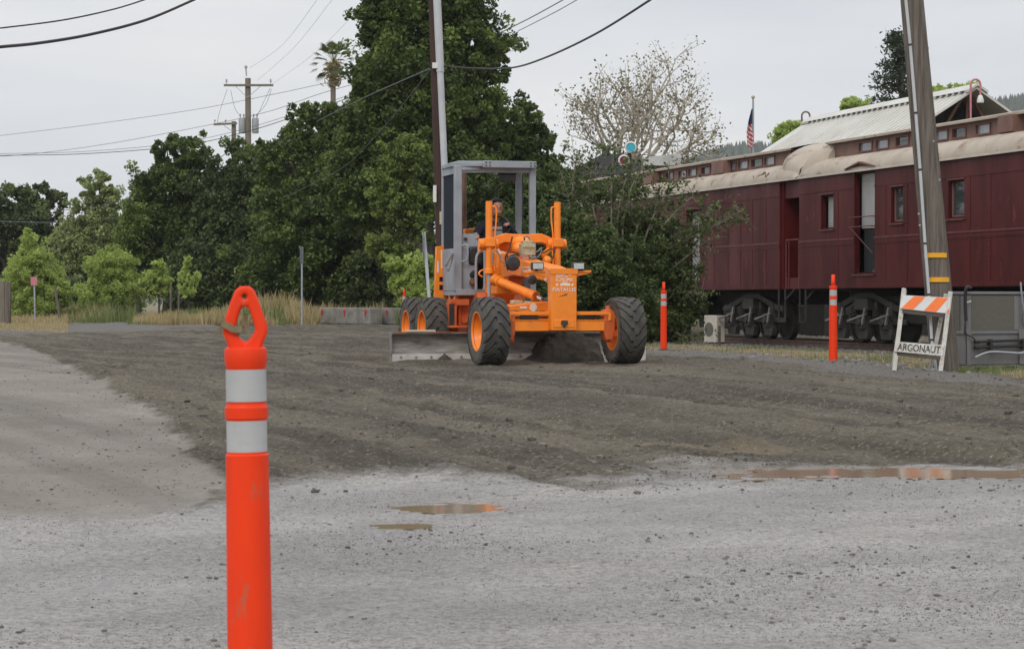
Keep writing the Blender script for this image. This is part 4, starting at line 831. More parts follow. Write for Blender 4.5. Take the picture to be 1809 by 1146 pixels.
m_ = MB(); m_.prism([(3.0, 1.0), (4.2, 1.0), (4.9, .62), (4.9, .36), (3.2, .36), (2.6, .55)], -.34, .34, 'YZ'); m_.build('rear_frame', 'orange_red', G, bevel=.02)
for s_ in (-1, 1): m_ = MB(); m_.box((s_ * .62, 4.04, .47), (.16, 1.5, .24)); m_.build('tandem_case', 'orange_red', G, bevel=.04)
# step box beneath the cab
m_ = MB(); a, b_ = GL(793, 532, 3.05), GL(826, 538, 3.05); m_.bb(a.x, b_.x, 2.95, 3.15, b_.z - .01, a.z + .03); m_.box(GL(797, 556, 3.1), (.10, .3, .36)); a = GL(808, 577, 3.0); m_.box(a, (.28, .22, .035)); m_.cyl(GL(812, 540, 3.1), GL(812, 574, 3.1), .03, 10); m_.box(GL(818, 556, 3.15), (.18, .1, .24)); m_.build('step_frame', 'orange_red', G, bevel=.006)
m_ = MB(); m_.box(GL(798, 556, 2.94), (.075, .01, .33)); m_.build('step_plate', 'black', G)  # flat black plate on the face of the step frame
m_ = MB(); m_.bar(GL(803, 532, 3.3), GL(812, 512, 3.3), .10, .06); m_.bar(GL(862, 534, 3.2), GL(852, 520, 3.2), .10, .06); m_.build('cab_mount', 'orange_red', G, bevel=.006)
# cab
cab = MB(); fl = 1.02
cab.box((0.0, 3.62, .985), (1.24, .92, .07)); cab.bb(-.62, .62, 3.13, 3.17, .955, 1.045); cb = cab.build('cab_floor', 'grey_cab', G, bevel=.006)
def post(a, b_, w, h, nm='cab_post'): m_ = MB(); m_.bar(a, b_, w, h, (0, 1, 0)); return m_.build(nm, 'grey_cab', G, bevel=.008)
post((-.585, 3.2, 1.02), (-.585, 3.2, 2.90), .11, .09); post((.585, 3.2, 1.02), (.585, 3.2, 2.90), .095, .08)
post((-.60, 4.02, 1.02), (-.60, 4.02, 2.88), .06, .07); post((.60, 4.02, 1.02), (.60, 4.02, 2.88), .085, .07)
m_ = MB(); m_.bb(-.625, -.585, 3.25, 3.99, 1.02, 1.66); m_.bb(-.625, -.585, 3.25, 3.99, 2.78, 2.90); m_.build('cab_side_panel', 'grey_cab', G, bevel=.006)
m_ = MB(); m_.bb(-.606, -.598, 3.25, 3.99, 1.66, 2.78); m_.build('side_glass', 'glass_dark', G)
m_ = MB(); m_.bb(.59, .62, 3.25, 3.99, 1.02, 1.3); m_.build('cab_side_panel', 'grey_cab', G, bevel=.006)
m_ = MB(); m_.prism([(-.64, 3.98), (-.66, 3.35), (-.60, 3.17), (-.26, 3.09), (.62, 3.09), (.66, 3.3), (.66, 4.08), (-.62, 4.08)], 2.89, 2.955, 'XY'); m_.prism([(-.55, 3.9), (-.55, 3.3), (.5, 3.2), (.55, 3.9)], 2.955, 2.985, 'XY'); m_.build('cab_roof', 'grey_cab', G, bevel=.008)
m_ = MB(); m_.box((.19, 3.07, 2.925), (.84, .025, .105)); vz = m_.build('roof_visor', 'grey_cab', G, bevel=.01)
m_ = MB()
for x in (-.18, -.12, .52, .58):
    for z in (2.95, 2.905): m_.cyl((x, 3.057, z), (x, 3.048, z), .011, 8)
m_.build('bolt', 'black', vz)
m_ = MB(); m_.bar((-.53, 3.17, 2.86), (-.25, 3.17, 2.87), .04, .05); m_.bar((-.53, 3.2, 2.83), (.56, 3.2, 2.84), .04, .06); m_.build('header_bar', 'grey_cab', G)
m_ = MB(); m_.tube(smooth_path([(.08, 3.3, 2.85), (.10, 3.3, 2.80), (.34, 3.3, 2.80), (.36, 3.3, 2.85)]), .012, 6); m_.box((.22, 3.3, 2.74), (.26, .05, .11)); m_.build('cab_mirror', 'black', G, bevel=.015)
m_ = MB(); m_.bb(-.52, -.30, 3.22, 3.26, 1.03, 1.88); m_.bb(-.30, -.27, 3.22, 3.5, 1.03, 1.9); pnl = m_.build('side_console', 'grey_cab', G, bevel=.01)
m_ = MB(); m_.cyl((-.46, 3.22, 1.80), (-.46, 3.19, 1.80), .025, 12); m_.build('knob', 'black', pnl)
m_ = MB(); m_.tube(smooth_path([(-.53, 3.16, 1.70), (-.46, 3.12, 1.70), (-.455, 3.12, 1.5), (-.53, 3.16, 1.46)]), .014, 8); m_.build('grab_handle', 'grey_cab', G)
m_ = MB(); m_.tube(smooth_path([GL(788, 474, 3.1), GL(792, 478, 3.0), GL(798, 462, 3.0), GL(801, 448, 3.0)]), .012, 6); m_.bar(GL(787, 470, 3.0), GL(799, 448, 3.0), .06, .04); m_.build('side_mirror', 'ac_light', G, bevel=.008)
m_ = MB(); m_.bb(-.08, .14, 3.28, 3.45, 1.62, 1.93); m_.box((.03, 3.36, 1.95), (.22, .15, .06), (R(-20), 0, 0)); ds = m_.build('steering_console', 'ac_light', G, bevel=.012)
m_ = MB(); m_.bb(-.04, .10, 3.3, 3.42, 1.02, 1.62); m_.build('console_column', 'black', ds)
# steering wheel ring
m_ = MB(); c = Vector((.12, 3.42, 2.02)); n_ = Vector((0, -.85, .52)).normalized(); u_ = Vector((1, 0, 0)); w_ = n_.cross(u_)
m_.tube([c + (u_ * math.cos(a) + w_ * math.sin(a)) * .17 for a in np.linspace(0, 2 * math.pi, 33)], .015, 8, cap=False)
for a in (R(90), R(210), R(330)): m_.cyl(c, c + (u_ * math.cos(a) + w_ * math.sin(a)) * .165, .011, 6)
m_.cyl(c, c - n_ * .2, .025, 10); m_.build('steering_wheel', 'black', G)
for k, (x, y) in enumerate(((-.40, 3.34), (-.34, 3.32), (-.28, 3.34), (.28, 3.34), (.34, 3.33), (.40, 3.34), (.46, 3.34))):
    m_ = MB(); m_.cyl((x, y + .1, 1.55), (x, y, 1.87), .009, 6); m_.ball((x, y, 1.88), .02, 8); m_.build('lever', 'black', G)
m_ = MB(); m_.box((-.30, 3.28, 1.55), (.22, .18, .28)); m_.build('lever_box', 'black', G, bevel=.03)
m_ = MB(); m_.box((.02, 3.78, 1.52), (.48, .44, .12)); m_.box((.06, 4.0, 1.75), (.34, .10, .44), (R(-8), 0, 0)); m_.box((.02, 3.8, 1.25), (.34, .34, .44)); m_.build('seat', 'black', G, bevel=.04, seg=3)
m_ = MB(); m_.cyl(GL(820, 560, 4.5), GL(820, 303, 4.5), .04, 12); m_.build('exhaust_stack', 'rail', G)
c = GL(829, 405, 4.25); m_ = MB(); m_.box((c.x, c.y, c.z - .06), (.16, .14, .14), (0, R(-8), 0)); m_.box((c.x - .02, c.y, c.z - .25), (.05, .05, .3)); m_.build('beacon_box', 'orange', G, bevel=.02)
m_ = MB(); m_.tube(smooth_path([GL(841, 512, 3.0), GL(841, 462, 3.0), GL(845, 447, 3.0), GL(854, 444, 3.0), GL(856, 452, 3.0), GL(856, 512, 3.0)]), .02, 8); m_.build('hand_rail', 'grey_cab', G)
m_ = MB(); m_.cyl(GL(923, 310, 3.3), GL(923, 392, 3.3), .012, 6); m_.build('wiper_arm', 'black', G)
# hoses
def hose(pts, y, r=.011, mat='hose', nm='hydraulic_hose'):
    m_ = MB(); m_.tube(smooth_path([GL(p[0], p[1], y + (p[2] if len(p) > 2 else 0)) for p in pts]), r, 7); m_.build(nm, mat, G)
hose([(925, 420), (932, 418), (938, 428), (940, 436)], 1.35, .012, 'hose_g'); hose([(926, 420), (927, 430), (926, 450)], 1.3)
hose([(872, 470), (870, 448), (876, 442), (883, 452), (886, 462), (900, 466)], 1.5, .011, 'hose_g'); hose([(898, 462), (896, 448), (905, 446), (916, 448), (922, 445)], 1.35); hose([(896, 470), (900, 454), (908, 450), (918, 452)], 1.3)
hose([(941, 446), (950, 444), (956, 438), (955, 448), (946, 456), (934, 455)], 1.4, .011, 'hose_g'); hose([(940, 452), (960, 446), (972, 440), (980, 444), (975, 458)], 1.5, .010, 'hose')
hose([(864, 480), (866, 490), (862, 500), (866, 514)], 1.9, .011, 'hose_g'); hose([(868, 478), (872, 492), (874, 505)], 1.9); hose([(860, 476), (850, 478), (846, 484), (852, 489)], 1.7, .012, 'orange'); hose([(915, 490), (922, 500), (924, 515)], 2.4)
hose([(905, 418), (900, 440), (893, 455), (897, 478)], 1.5); hose([(900, 548), (930, 552), (962, 550)], .3, .012)
m_ = MB(); m_.bar(GL(957, 452, 1.6), GL(974, 438, 1.7), .05, .07); m_.ball(GL(966, 460, 1.5), .07, 12); m_.build('pivot_bracket', 'orange', G, bevel=.01)
# ============================================================ OPERATOR
def capsule(bm_list, a, b_, r0, r1): bm_list.append((Vector(a), Vector(b_), r0, r1))
def fuse(name, caps, balls, mat, parent, voxel=.009):
    m_ = MB()
    for a, b_, r0, r1 in caps:
        m_.cyl(a, b_, r0, 12, r1); m_.ball(a, r0, 12); m_.ball(b_, r1, 12)
    for c, r, s_ in balls: m_.ball(c, r, 16, s_)
    o = m_.build(name, mat, parent); rm_ = o.modifiers.new('remesh', 'REMESH'); rm_.mode = 'VOXEL'; rm_.voxel_size = voxel; rm_.use_smooth_shade = True
    sm = o.modifiers.new('smooth', 'SMOOTH'); sm.factor = .5; sm.iterations = 3; return o
hd_ = Vector((0.03, 3.60, 0)); hz = CZ + (HY - 370) * 33.0 / F - GZ0   # head centre height
PX = GL(873, 369, 3.62).x; PX += .015; HC = Vector((PX, 3.52, GL(873, 368, 3.52).z))
P = empty('person', G.location, GRZ, 'person in dark navy top and brown boots sitting in the grader cab, steering', 'person')
sh = HC + Vector((-.005, .09, -.275)); pel = Vector((PX, 3.76, 1.66))
SL, SR = sh + Vector((-.225, 0, 0)), sh + Vector((.225, 0, 0))
HL = GL(842, 415, 3.34) + Vector((0, 0, 0)); EL = (SL + HL) / 2 + Vector((-.07, .02, -.10)); HR = Vector((.26, 3.40, 2.03)); ER = (SR + HR) / 2 + Vector((.10, 0, -.15))
KL, KR = Vector((PX - .20, 3.42, 1.66)), Vector((PX + .17, 3.38, 1.66)); FL_, FR = GL(833, 500, 3.2) + Vector((.02, .05, .06)), Vector((PX + .10, 3.25, 1.12))
caps = [(sh + Vector((0, 0, -.02)), HC + Vector((0, .03, -.08)), .055, .05), (sh + Vector((0, 0, -.05)), pel, .12, .11), (SL, EL, .045, .038), (EL, HL, .036, .024), (SR, ER, .045, .038), (ER, HR, .036, .024), (SL, SR, .06, .06)]
for K_, F_ in ((KL, FL_), (KR, FR)): caps += [(pel, K_, .085, .055), (K_, F_, .05, .035)]
balls = [(HC + Vector((0, .01, .025)), .112, (.80, .98, 1.06)), (HC + Vector((0, -.02, -.055)), .082, (.82, .95, .95)), (HC + Vector((0.0, -.118, -.015)), .016, (.8, 1, 1.5)), (HC + Vector((-.092, .015, -.005)), .022, (.4, .8, 1.2)), (HC + Vector((.092, .015, -.005)), .022, (.4, .8, 1.2)), (HC + Vector((0, -.106, -.066)), .018, (1.4, .5, .45)), (HC + Vector((0, -.100, .016)), .03, (2.1, .5, .35))]
for H, sgn, dirv in ((HL, -1, Vector((-.2, -1, -.25)).normalized()), (HR, 1, Vector((-.5, -.9, .1)).normalized())):
    pc = H + dirv * .045; balls.append((pc, .042, (.95, 1.1, .62))); sdv = dirv.cross(Vector((0, 0, 1))).normalized()
    for i in range(4):
        base = pc + dirv * .035 + sdv * (.027 - i * .018); ln = (.030, .036, .033, .025)[i]; k1 = base + dirv * ln + Vector((0, 0, .004)); k2 = k1 + dirv * ln * .5 + Vector((0, 0, -ln * .8)); k3 = k2 - dirv * .012 + Vector((0, 0, -.016)); caps += [(base, k1, .0105, .0095), (k1, k2, .0095, .009), (k2, k3, .009, .008)]
    tb = pc + sdv * .035 * (-sgn) * -1; caps += [(pc + sdv * .03, pc + sdv * .05 + dirv * .03 + Vector((0, 0, -.015)), .013, .011), (pc + sdv * .05 + dirv * .03 + Vector((0, 0, -.015)), pc + sdv * .04 + dirv * .055 + Vector((0, 0, -.03)), .011, .009)]
body = fuse('body', caps, balls, 'skin', P, .0075)
fuse('sweatshirt', [(sh + Vector((0, 0, -.06)), pel + Vector((0, 0, -.02)), .155, .15), (SL + Vector((.02, 0, 0)), EL, .075, .06), (EL, HL + (EL - HL) * .12, .058, .038), (SR - Vector((.02, 0, 0)), ER, .075, .06), (ER, HR + (ER - HR) * .12, .058, .038), (SL + Vector((.04, 0, .0)), SR - Vector((.04, 0, .0)), .085, .085), (sh + Vector((0, 0, .0)), sh + Vector((0, .0, .07)), .095, .068)], [(sh + Vector((0, -.02, -.16)), .19, (1.15, .75, 1.15))], 'navy', P, .011)
fuse('trousers', [(pel + Vector((-.08, 0, -.02)), KL, .115, .08), (KL, FL_ + Vector((0, 0, .06)), .075, .058), (pel + Vector((.08, 0, -.02)), KR, .115, .08), (KR, FR + Vector((0, 0, .06)), .075, .058)], [(pel, .17, (1.1, .9, .7))], 'jeans', P, .012)
fuse('boot', [(FL_ + Vector((0, .02, .02)), FL_ + Vector((0, .0, -.03)), .055, .05), (FL_ + Vector((0, .02, -.05)), FL_ + Vector((-.02, -.15, -.06)), .048, .045)], [], 'boot', P, .011)
fuse('boot', [(FR + Vector((0, .02, .02)), FR + Vector((0, .0, -.03)), .055, .05), (FR + Vector((0, .02, -.05)), FR + Vector((.0, -.15, -.06)), .048, .045)], [], 'boot', P, .011)
fuse('hair', [], [(HC + Vector((0, .03, .06)), .112, (.88, 1.02, .92)), (HC + Vector((0, -.04, .118)), .056, (1.35, .9, .6)), (HC + Vector((-.075, .03, .02)), .03, (.5, 1, 1.3)), (HC + Vector((.075, .03, .02)), .03, (.5, 1, 1.3))], 'hair', P, .009)
m_ = MB()
for s_ in (-1, 1): m_.ball(HC + Vector((s_ * .034, -.104, .010)), .010, 8, (1.3, .5, .7)); m_.ball(HC + Vector((s_ * .035, -.108, .030)), .012, 8, (1.8, .5, .35))
m_.build('eyes', 'hair', P)
# soil rolling in front of the blade
def heap(name, xa, xb, ya, yb, hf, seed, label=None):
    nx, ny = 120, 50; xs = np.linspace(xa, xb, nx); ys = np.linspace(ya, yb, ny); XX, YY = np.meshgrid(xs, ys, indexing='ij')
    ux = (XX - xa) / (xb - xa); uy = (YY - ya) / (yb - ya)
    H = hf(ux) * np.sin(np.clip(uy * 1.15, 0, 1) * np.pi / 2) ** 0.8; edge = np.minimum(np.minimum(ux, 1 - ux) * 8, 1)
    Z = H * (1 + 0.5 * fbm(XX * 5, YY * 5, 5, seed)) + fbm(XX * 9, YY * 9, 4, seed + 3) * .05 * np.clip(H * 8, 0, 1) - .03 * (1 - np.clip(uy * 6, 0, 1)) - .02
    ii = np.arange(nx * ny).reshape(nx, ny); q = np.stack([ii[:-1, :-1], ii[1:, :-1], ii[1:, 1:], ii[:-1, 1:]], -1).reshape(-1, 4)
    o = raw_mesh(name, np.stack([XX, YY, Z], -1).reshape(-1, 3), q, 'soil', smooth=True); o.location = G.location; o.rotation_euler = G.rotation_euler; tag(o, kind='stuff'); return o
x0_ = GL(905, 600, 1.4).x
heap('dirt_pile', x0_, 1.02, .98, 1.50, lambda u: np.interp(u, [0, .1, .22, .32, .40, .6, .9, 1], [0, .05, .09, .27, .36, .37, .36, .30]), 4)
a = GL(762, 600, 1.4).x; b2_ = GL(806, 600, 1.4).x
heap('dirt_pile', a, b2_, 1.1, 1.40, lambda u: np.interp(u, [0, .2, .35, .5, .7, .85, 1], [0, .05, .085, .13, .10, .05, 0]), 9)
# ============================================================ DELINEATOR POSTS
def delineator(loc, rz=0, label='', tape=False, group='orange delineator posts on the road'):
    t = empty('delineator_post', loc, rz, label, 'delineator', group); Hh = 1.17
    z0 = 0.10
    prof = [(.001, z0), (.066, z0), (.064, .60), (.0625, .725), (.066, .728), (.066, .742), (.0605, .745), (.0605, .757)]
    ZM = lambda z: float(np.interp(z, [0, .60, .752, .838, .900, .982, 1.033, 1.203], [0, .62, .811, .889, .937, 1.017, 1.073, 1.226])); RM = lambda r_: r_ * .93
    m_ = MB(); lz = [(.001, .02), (.068, .02), (.0665, .08), (.062, .70), (.0575, .745), (.0535, .748), (.0535, .842), (.0575, .845), (.058, .86), (.058, .880), (.054, .886), (.053, .893), (.053, .896), (.0515, .897), (.0515, .985), (.053, .986), (.054, .992), (.0565, .998), (.057, 1.024), (.055, 1.030), (.050, 1.033), (.001, 1.033)]; m_.lathe([((a_ * (.94 if b__ > .70 else .875)), ZM(b__)) for a_, b__ in lz], 40)
    bo = m_.build('post', 'cone', t)
    for za, zb in ((.752, .838), (.900, .982)):
        m_ = MB(); m_.lathe([(.0507, ZM(za)), (.0507, ZM(zb))], 40); m_.build('reflective_band', 'reflect', bo)
    # loop handle: extruded outline with a teardrop opening and a small hole
    o_out = [(-.040, 1.025), (-.0585, 1.075), (-.0575, 1.095), (-.035, 1.165), (-.024, 1.192), (-.011, 1.203), (.011, 1.203), (.024, 1.192), (.035, 1.165), (.0575, 1.095), (.0585, 1.075), (.040, 1.025)]
    inn = [(0, 1.046), (-.012, 1.056), (-.026, 1.078), (-.026, 1.090), (-.013, 1.135), (-.008, 1.146), (.008, 1.146), (.013, 1.135), (.026, 1.090), (.026, 1.078), (.012, 1.056)]
    bm = bmesh.new(); T = .024
    def ring(pts): return [bm.verts.new((p[0] * .95, -T, ZM(p[1]))) for p in pts]
    ro, ri = ring(o_out), ring(inn); hole = ring([(.0065 * math.cos(a), 1.174 + .0065 * math.sin(a)) for a in np.linspace(0, 2 * math.pi, 11)[:-1]])
    E_ = []
    for rg_ in (ro, ri, hole):
        for i in range(len(rg_)): E_.append(bm.edges.new((rg_[i], rg_[(i + 1) % len(rg_)])))
    bmesh.ops.triangle_fill(bm, use_beauty=True, edges=E_)
    ex = bmesh.ops.extrude_face_region(bm, geom=list(bm.faces)); bmesh.ops.translate(bm, verts=[v for v in ex['geom'] if isinstance(v, bmesh.types.BMVert)], vec=(0, 2 * T, 0)); bmesh.ops.recalc_face_normals(bm, faces=bm.faces)
    me = bpy.data.meshes.new('handle'); bm.to_mesh(me); bm.free(); me.materials.append(M['cone']); me.shade_smooth(); me.set_sharp_from_angle(angle=R(40)); ho = bpy.data.objects.new('handle', me); COL.objects.link(ho); ho.parent = bo
    bv = ho.modifiers.new('bevel', 'BEVEL'); bv.width = .011; bv.segments = 4; bv.limit_method = 'ANGLE'; bv.angle_limit = R(50)
    m_ = MB(); m_.lathe([(.001, -.005), (.17, -.005), (.17, .02), (.12, .035), (.09, .05), (.001, .05)], 8); m_.build('rubber_base', 'black', t, bevel=.004)
    if tape:
        pass
    return t
d1 = delineator((-.672, 5.41, -.108), R(4), 'large orange delineator post nearest the camera with tan tape on its looped top')
d1.rotation_euler = (0, R(-.75), R(4)); d1.location.x += .016; m_ = MB()
def ribbon(m_, pts, w, up):
    P_ = smooth_path(pts, 5)
    for i in range(len(P_) - 1): m_.bar(P_[i], P_[i + 1], w, .0025, up)
ribbon(m_, [(-.062, -.02, 1.100), (-.060, -.034, 1.106), (-.045, -.036, 1.100), (-.028, -.034, 1.090), (-.008, -.03, 1.090)], .018, (0, -1, 0.1))
ribbon(m_, [(-.028, -.03, 1.093), (-.01, -.01, 1.096), (0.0, 0, 1.10), (.001, .0, 1.13)], .010, (0, -1, 0)); ribbon(m_, [(-.008, -.03, 1.090), (-.02, -.02, 1.075), (-.028, -.022, 1.064), (-.03, -.02, 1.058)], .010, (0, -1, 0)); ribbon(m_, [(-.012, -.03, 1.088), (.002, -.02, 1.086), (.012, -.02, 1.080), (.012, -.02, 1.07)], .007, (0, -1, 0)); ribbon(m_, [(-.058, -.02, 1.098), (-.07, -.02, 1.085), (-.072, -.02, 1.078)], .006, (0, -1, 0))
m_.v = [(x * .95, y, float(np.interp(z, [1.0, 1.203], [1.033, 1.226]))) for x, y, z in m_.v]
tp = m_.build('tape', 'twine', None, smooth=False); tp.location = d1.location; tp.rotation_euler = d1.rotation_euler; tag(tp, 'frayed tan tape tied round the loop of the nearest orange post', 'tape')
def post_at(px, pyb, pyt, rz, label):
    b_ = gp(px, pyb); s_ = (pyb - pyt) * b_.y / F / 1.226; t = delineator((b_.x, b_.y, b_.z - .0), rz, label); t.scale = (s_, s_, s_); return t
d2 = post_at(1472, 644, 485, R(75), 'orange delineator post on the gravel between the barricade and the farther carriage')
m_ = MB(); m_.box((.035, -.058, .69), (.035, .006, .035)); m_.build('sticker', 'reflect', d2)
d3 = post_at(1172.5, 621, 498, R(88), 'slim orange delineator post beside the dark shrub, right of the grader wheel')
b_ = gp(714, 585); d4 = delineator((b_.x + .0, 62 * 1.0, 0.19), R(80), 'small far orange delineator whose tip shows above the rear grader tyre'); d4.location = ((714 - HX) * 62 / F, 62, .2)
# ============================================================ LEANING POLE, BARRICADE, AC UNITS
PB = gp(1671, 661); PB = Vector((PB.x * (1 + .35 / PB.y), PB.y + .35, PB.z)); PY = PB.y; print('POLE Y', PY, gp(1580, 655), gp(1661, 660)); pt = at(1608, -20, PY + .1)
T = empty('utility_pole', PB, 0, 'thick weathered leaning wooden pole with pale conduit and two yellow straps beside the barricade', 'utility pole')
d_ = pt - PB; k2 = 1.25
m_ = MB(); rr = [(.195 + (0 - i) * .0) for i in range(1)]
m_.tube([Vector((0, 0, -.3)) + d_ * (-.07)] + [d_ * (k2 * i / 8) for i in range(9)], [.175] + [.170 - .034 * (i / 8) * k2 for i in range(9)], 28); m_.build('pole', 'wood', T)
def off(frac, pxo, pyo): # point on conduit at pixel, just proud of the pole front
    return at(pxo, pyo, PY - .175) - PB
cpts = [off(0, 1655, 660), off(0, 1646, 600), off(0, 1641, 520), off(0, 1634, 430), off(0, 1625, 300), off(0, 1617, 200), off(0, 1607, 80), off(0, 1597, -20), off(0, 1588, -120)]
m_ = MB(); m_.tube(cpts, .019, 10); co = m_.build('conduit', 'conduit', T)
m_ = MB()
for i in range(1, len(cpts) - 1):
    m_ = MB(); dv = (cpts[i + 1] - cpts[i]).normalized(); m_.cyl(cpts[i] - dv * .012, cpts[i] + dv * .012, .0235, 10); m_.build('clamp', 'darkmetal', co)
m_ = MB()
for py, xa, xb in ((454.5, 1627, 1661), (497.5, 1631, 1664)):
    m_ = MB(); vs = []; cx = (xa + xb) / 2; ra = .190; cpt = d_ * ((663 - py) / 683.0)
    m_.lathe([(ra, -.026), (ra + .004, -.026), (ra + .004, .026), (ra, .026)], 30, 'Z', (cpt.x, cpt.y, cpt.z)) if False else None
    ang = np.linspace(R(-147), R(-50), 12); R0 = .174 - .03 * (663 - py) / 683
    for (r0, r1) in ((R0, R0 + .012),):
        P0 = [(cpt.x + r1 * math.cos(a), cpt.y + r1 * math.sin(a)) for a in ang]; P1 = [(cpt.x + (r0 - .02) * math.cos(a), cpt.y + (r0 - .02) * math.sin(a)) for a in reversed(ang)]
        m_.prism(P0 + P1, cpt.z - .028, cpt.z + .028, 'XY')
    m_.build('yellow_strap', 'yellow', T)
m_ = MB()
for px, py in ((1622, 378), (1624, 398), (1659, 318), (1648, 250), (1640, 560)): c = at(px, py, PY - .16) - PB; m_.cyl(c, c - Vector((0, .03, 0)), .012, 6)
m_.build('bolt', 'galv', T)
# barricade
def bpt(px, py, Y): return at(px, py, Y)
BY = gp(1661, 661).y - .15
A0, A1 = bpt(1580, 655, BY + .3), bpt(1597, 509, BY + .42); B0, B1 = bpt(1661, 661, BY), bpt(1679, 515, BY + .12)
BG = empty('barricade', A0, 0, 'white folding barricade with orange striped board and stencilled lower board leaning at the pole', 'barricade')
m_ = MB(); up_ = (0, -1, 0)
m_.bar(A0 - A0, A1 - A0, .05, .028, up_); m_.build('leg', 'white_wood', BG, bevel=.003); m_ = MB(); m_.bar(B0 - A0, B1 - A0, .05, .028, up_); m_.build('leg', 'white_wood', BG, bevel=.003)
m_ = MB(); m_.bar(Vector((.06, .42, .0)), A1 - A0 + Vector((.02, .06, -.03)), .045, .03, up_); m_.build('rear_leg', 'white_wood', BG); m_ = MB(); m_.bar(B0 - A0 + Vector((-.04, .42, 0)), B1 - A0 + Vector((-.04, .06, -.03)), .045, .03, up_); m_.build('rear_leg', 'white_wood', BG)
def board(c4, thick, mat, nm):   # c4: tl,tr,br,bl world points
    c4 = [p - A0 for p in c4]; nrm = (c4[1] - c4[0]).cross(c4[3] - c4[0]).normalized(); nrm = nrm if nrm.y > 0 else -nrm
    m_ = MB(); vs = c4 + [p + nrm * thick for p in c4]; m_.add(vs, [(0, 1, 2, 3), (7, 6, 5, 4), (0, 4, 5, 1), (1, 5, 6, 2), (2, 6, 7, 3), (3, 7, 4, 0)]); return m_.build(nm, mat, BG, bevel=.002), c4, nrm
tl, tr, br_, bl_ = bpt(1594, 521, BY + .385), bpt(1679, 526, BY + .085), bpt(1677, 554, BY + .06), bpt(1590, 545, BY + .36)
bo, c4, nrm = board([tl, tr, br_, bl_], .03, 'sheet', 'striped_board')
def bil(u, v): return (c4[0] * (1 - u) + c4[1] * u) * (1 - v) + (c4[3] * (1 - u) + c4[2] * u) * v
m_ = MB()
for k in (0, 1, 2):   # orange diagonals, rising to the right
    ub = 0.02 + k * .47 if k < 2 else .93; wd = .245 if k < 2 else .08; sh_ = .225
    q = [(ub + sh_, 0.03), (min(ub + sh_ + wd, 1), 0.03), (min(ub + wd, 1), .97), (ub, .97)]
    if k == 2: q = [(.995, .62), (.995, .97), (.93, .97)]
    vs = [bil(u, v) - nrm * .002 for u, v in q]; m_.add(vs, [tuple(range(len(vs)))])
m_.build('stripe', 'stripe', bo, smooth=False)
m_ = MB(); vs0 = [bil(0.03, 1.0) - nrm * .001, bil(.97, 1.0) - nrm * .001]; m_.bar(bil(.04, 1.0) + nrm * .03 + Vector((0, 0, -.025)), bil(.96, 1.0) + nrm * .03 + Vector((0, 0, -.025)), .03, .04); m_.build('brace', 'tie', bo)
tl, tr, br_, bl_ = bpt(1582, 603, BY + .31), bpt(1668, 609.5, BY + .01), bpt(1665.5, 629, BY - .005), bpt(1580, 620.5, BY + .295)
lo_, c4, nrm = board([tl, tr, br_, bl_], .03, 'white_wood', 'lettered_board')
ux = (c4[1] - c4[0]).normalized(); uz = -nrm.cross(ux) if nrm.cross(ux).z < 0 else nrm.cross(ux); mt = Matrix((ux, uz, -nrm)).transposed().to_euler()
cc = (c4[0] + c4[1] + c4[2] + c4[3]) / 4 - nrm * .0025
text_mesh('ARGONAUT', .118, 'ink', 'lettering', lo_, cc - uz * .003, mt, .001, .0022, .80)
m_ = MB()
for k in range(8): c = cc - nrm * .0016 + ux * ((k - 3.5) * .0605 + .002); m_.bar(c - uz * .05, c + uz * .05, .0045, .001, -nrm)
m_.build('stencil_gap', 'white_wood', lo_, smooth=False)
m_ = MB(); m_.bar(c4[3] + nrm * .03 + Vector((.03, 0, -.02)), c4[2] + nrm * .03 + Vector((-.03, 0, -.02)), .03, .045); m_.build('brace', 'tie', lo_)
# rooftop style HVAC unit standing on the ground
Yac = 26.6; aL = at(1706, 657, Yac); aR = aL + Vector((math.cos(R(30)), math.sin(R(30)), 0))
z0a = at(1706, 655, Yac).z; H_ = 1.0
dirx = Vector((aR.x - aL.x, aR.y - aL.y, 0)).normalized()
AC = empty('hvac_unit', (aL.x, aL.y, z0a), math.atan2(dirx.y, dirx.x), 'large dusty grey air conditioning unit standing behind the leaning pole', 'air conditioner')
Wd, Dp, Hh = 2.1, .62, .96
m_ = MB(); m_.bb(0, Wd, 0, Dp, .07, Hh - .02); acb = m_.build('cabinet', 'ac_grey', AC, bevel=.01)
m_ = MB(); m_.bb(-.02, Wd + .02, -.025, Dp + .02, Hh - .018, Hh + .02); m_.build('top_panel', 'ac_light', AC, bevel=.008)
m_ = MB(); m_.bb(.08, .78, -.012, -.002, .50, Hh - .03); m_.build('coil_panel', 'ac_coil', AC); m_ = MB(); m_.bb(-.012, -.002, .10, Dp - .1, .50, Hh - .03); m_.build('coil_panel', 'ac_coil', AC)
m_ = MB(); m_.bb(-.015, Wd, -.018, -.002, .455, .495); m_.bb(0, .07, -.022, -.0, .07, Hh - .03); m_.bb(-.02, -.002, 0, Dp, .455, .495); m_.bb(.785, .86, -.02, -.002, .5, Hh - .03); m_.build('trim', 'ac_light', AC, bevel=.003)
m_ = MB(); m_.bb(0, Wd, -.012, Dp, -.02, .065); m_.build('base_rail', 'ac_light', AC, bevel=.003)
m_ = MB(); m_.bb(.13, .34, -.02, -.014, .0, .042); m_.bb(.62, .83, -.02, -.014, .01, .05); m_.bb(1.3, 1.5, -.02, -.014, .01, .05); m_.build('lift_slot', 'black', AC)
m_ = MB(); m_.box((.7, .3, -.06), (1.2, .5, .08)); m_.build('timber_block', 'tie', AC)
m_ = MB()
for z in (.36, .29): m_.cyl((.10, -.05, z), (1.2, -.05, z + .02), .016, 10); m_.cyl((.10, -.05, z), (.18, -.05, z), .022, 10)
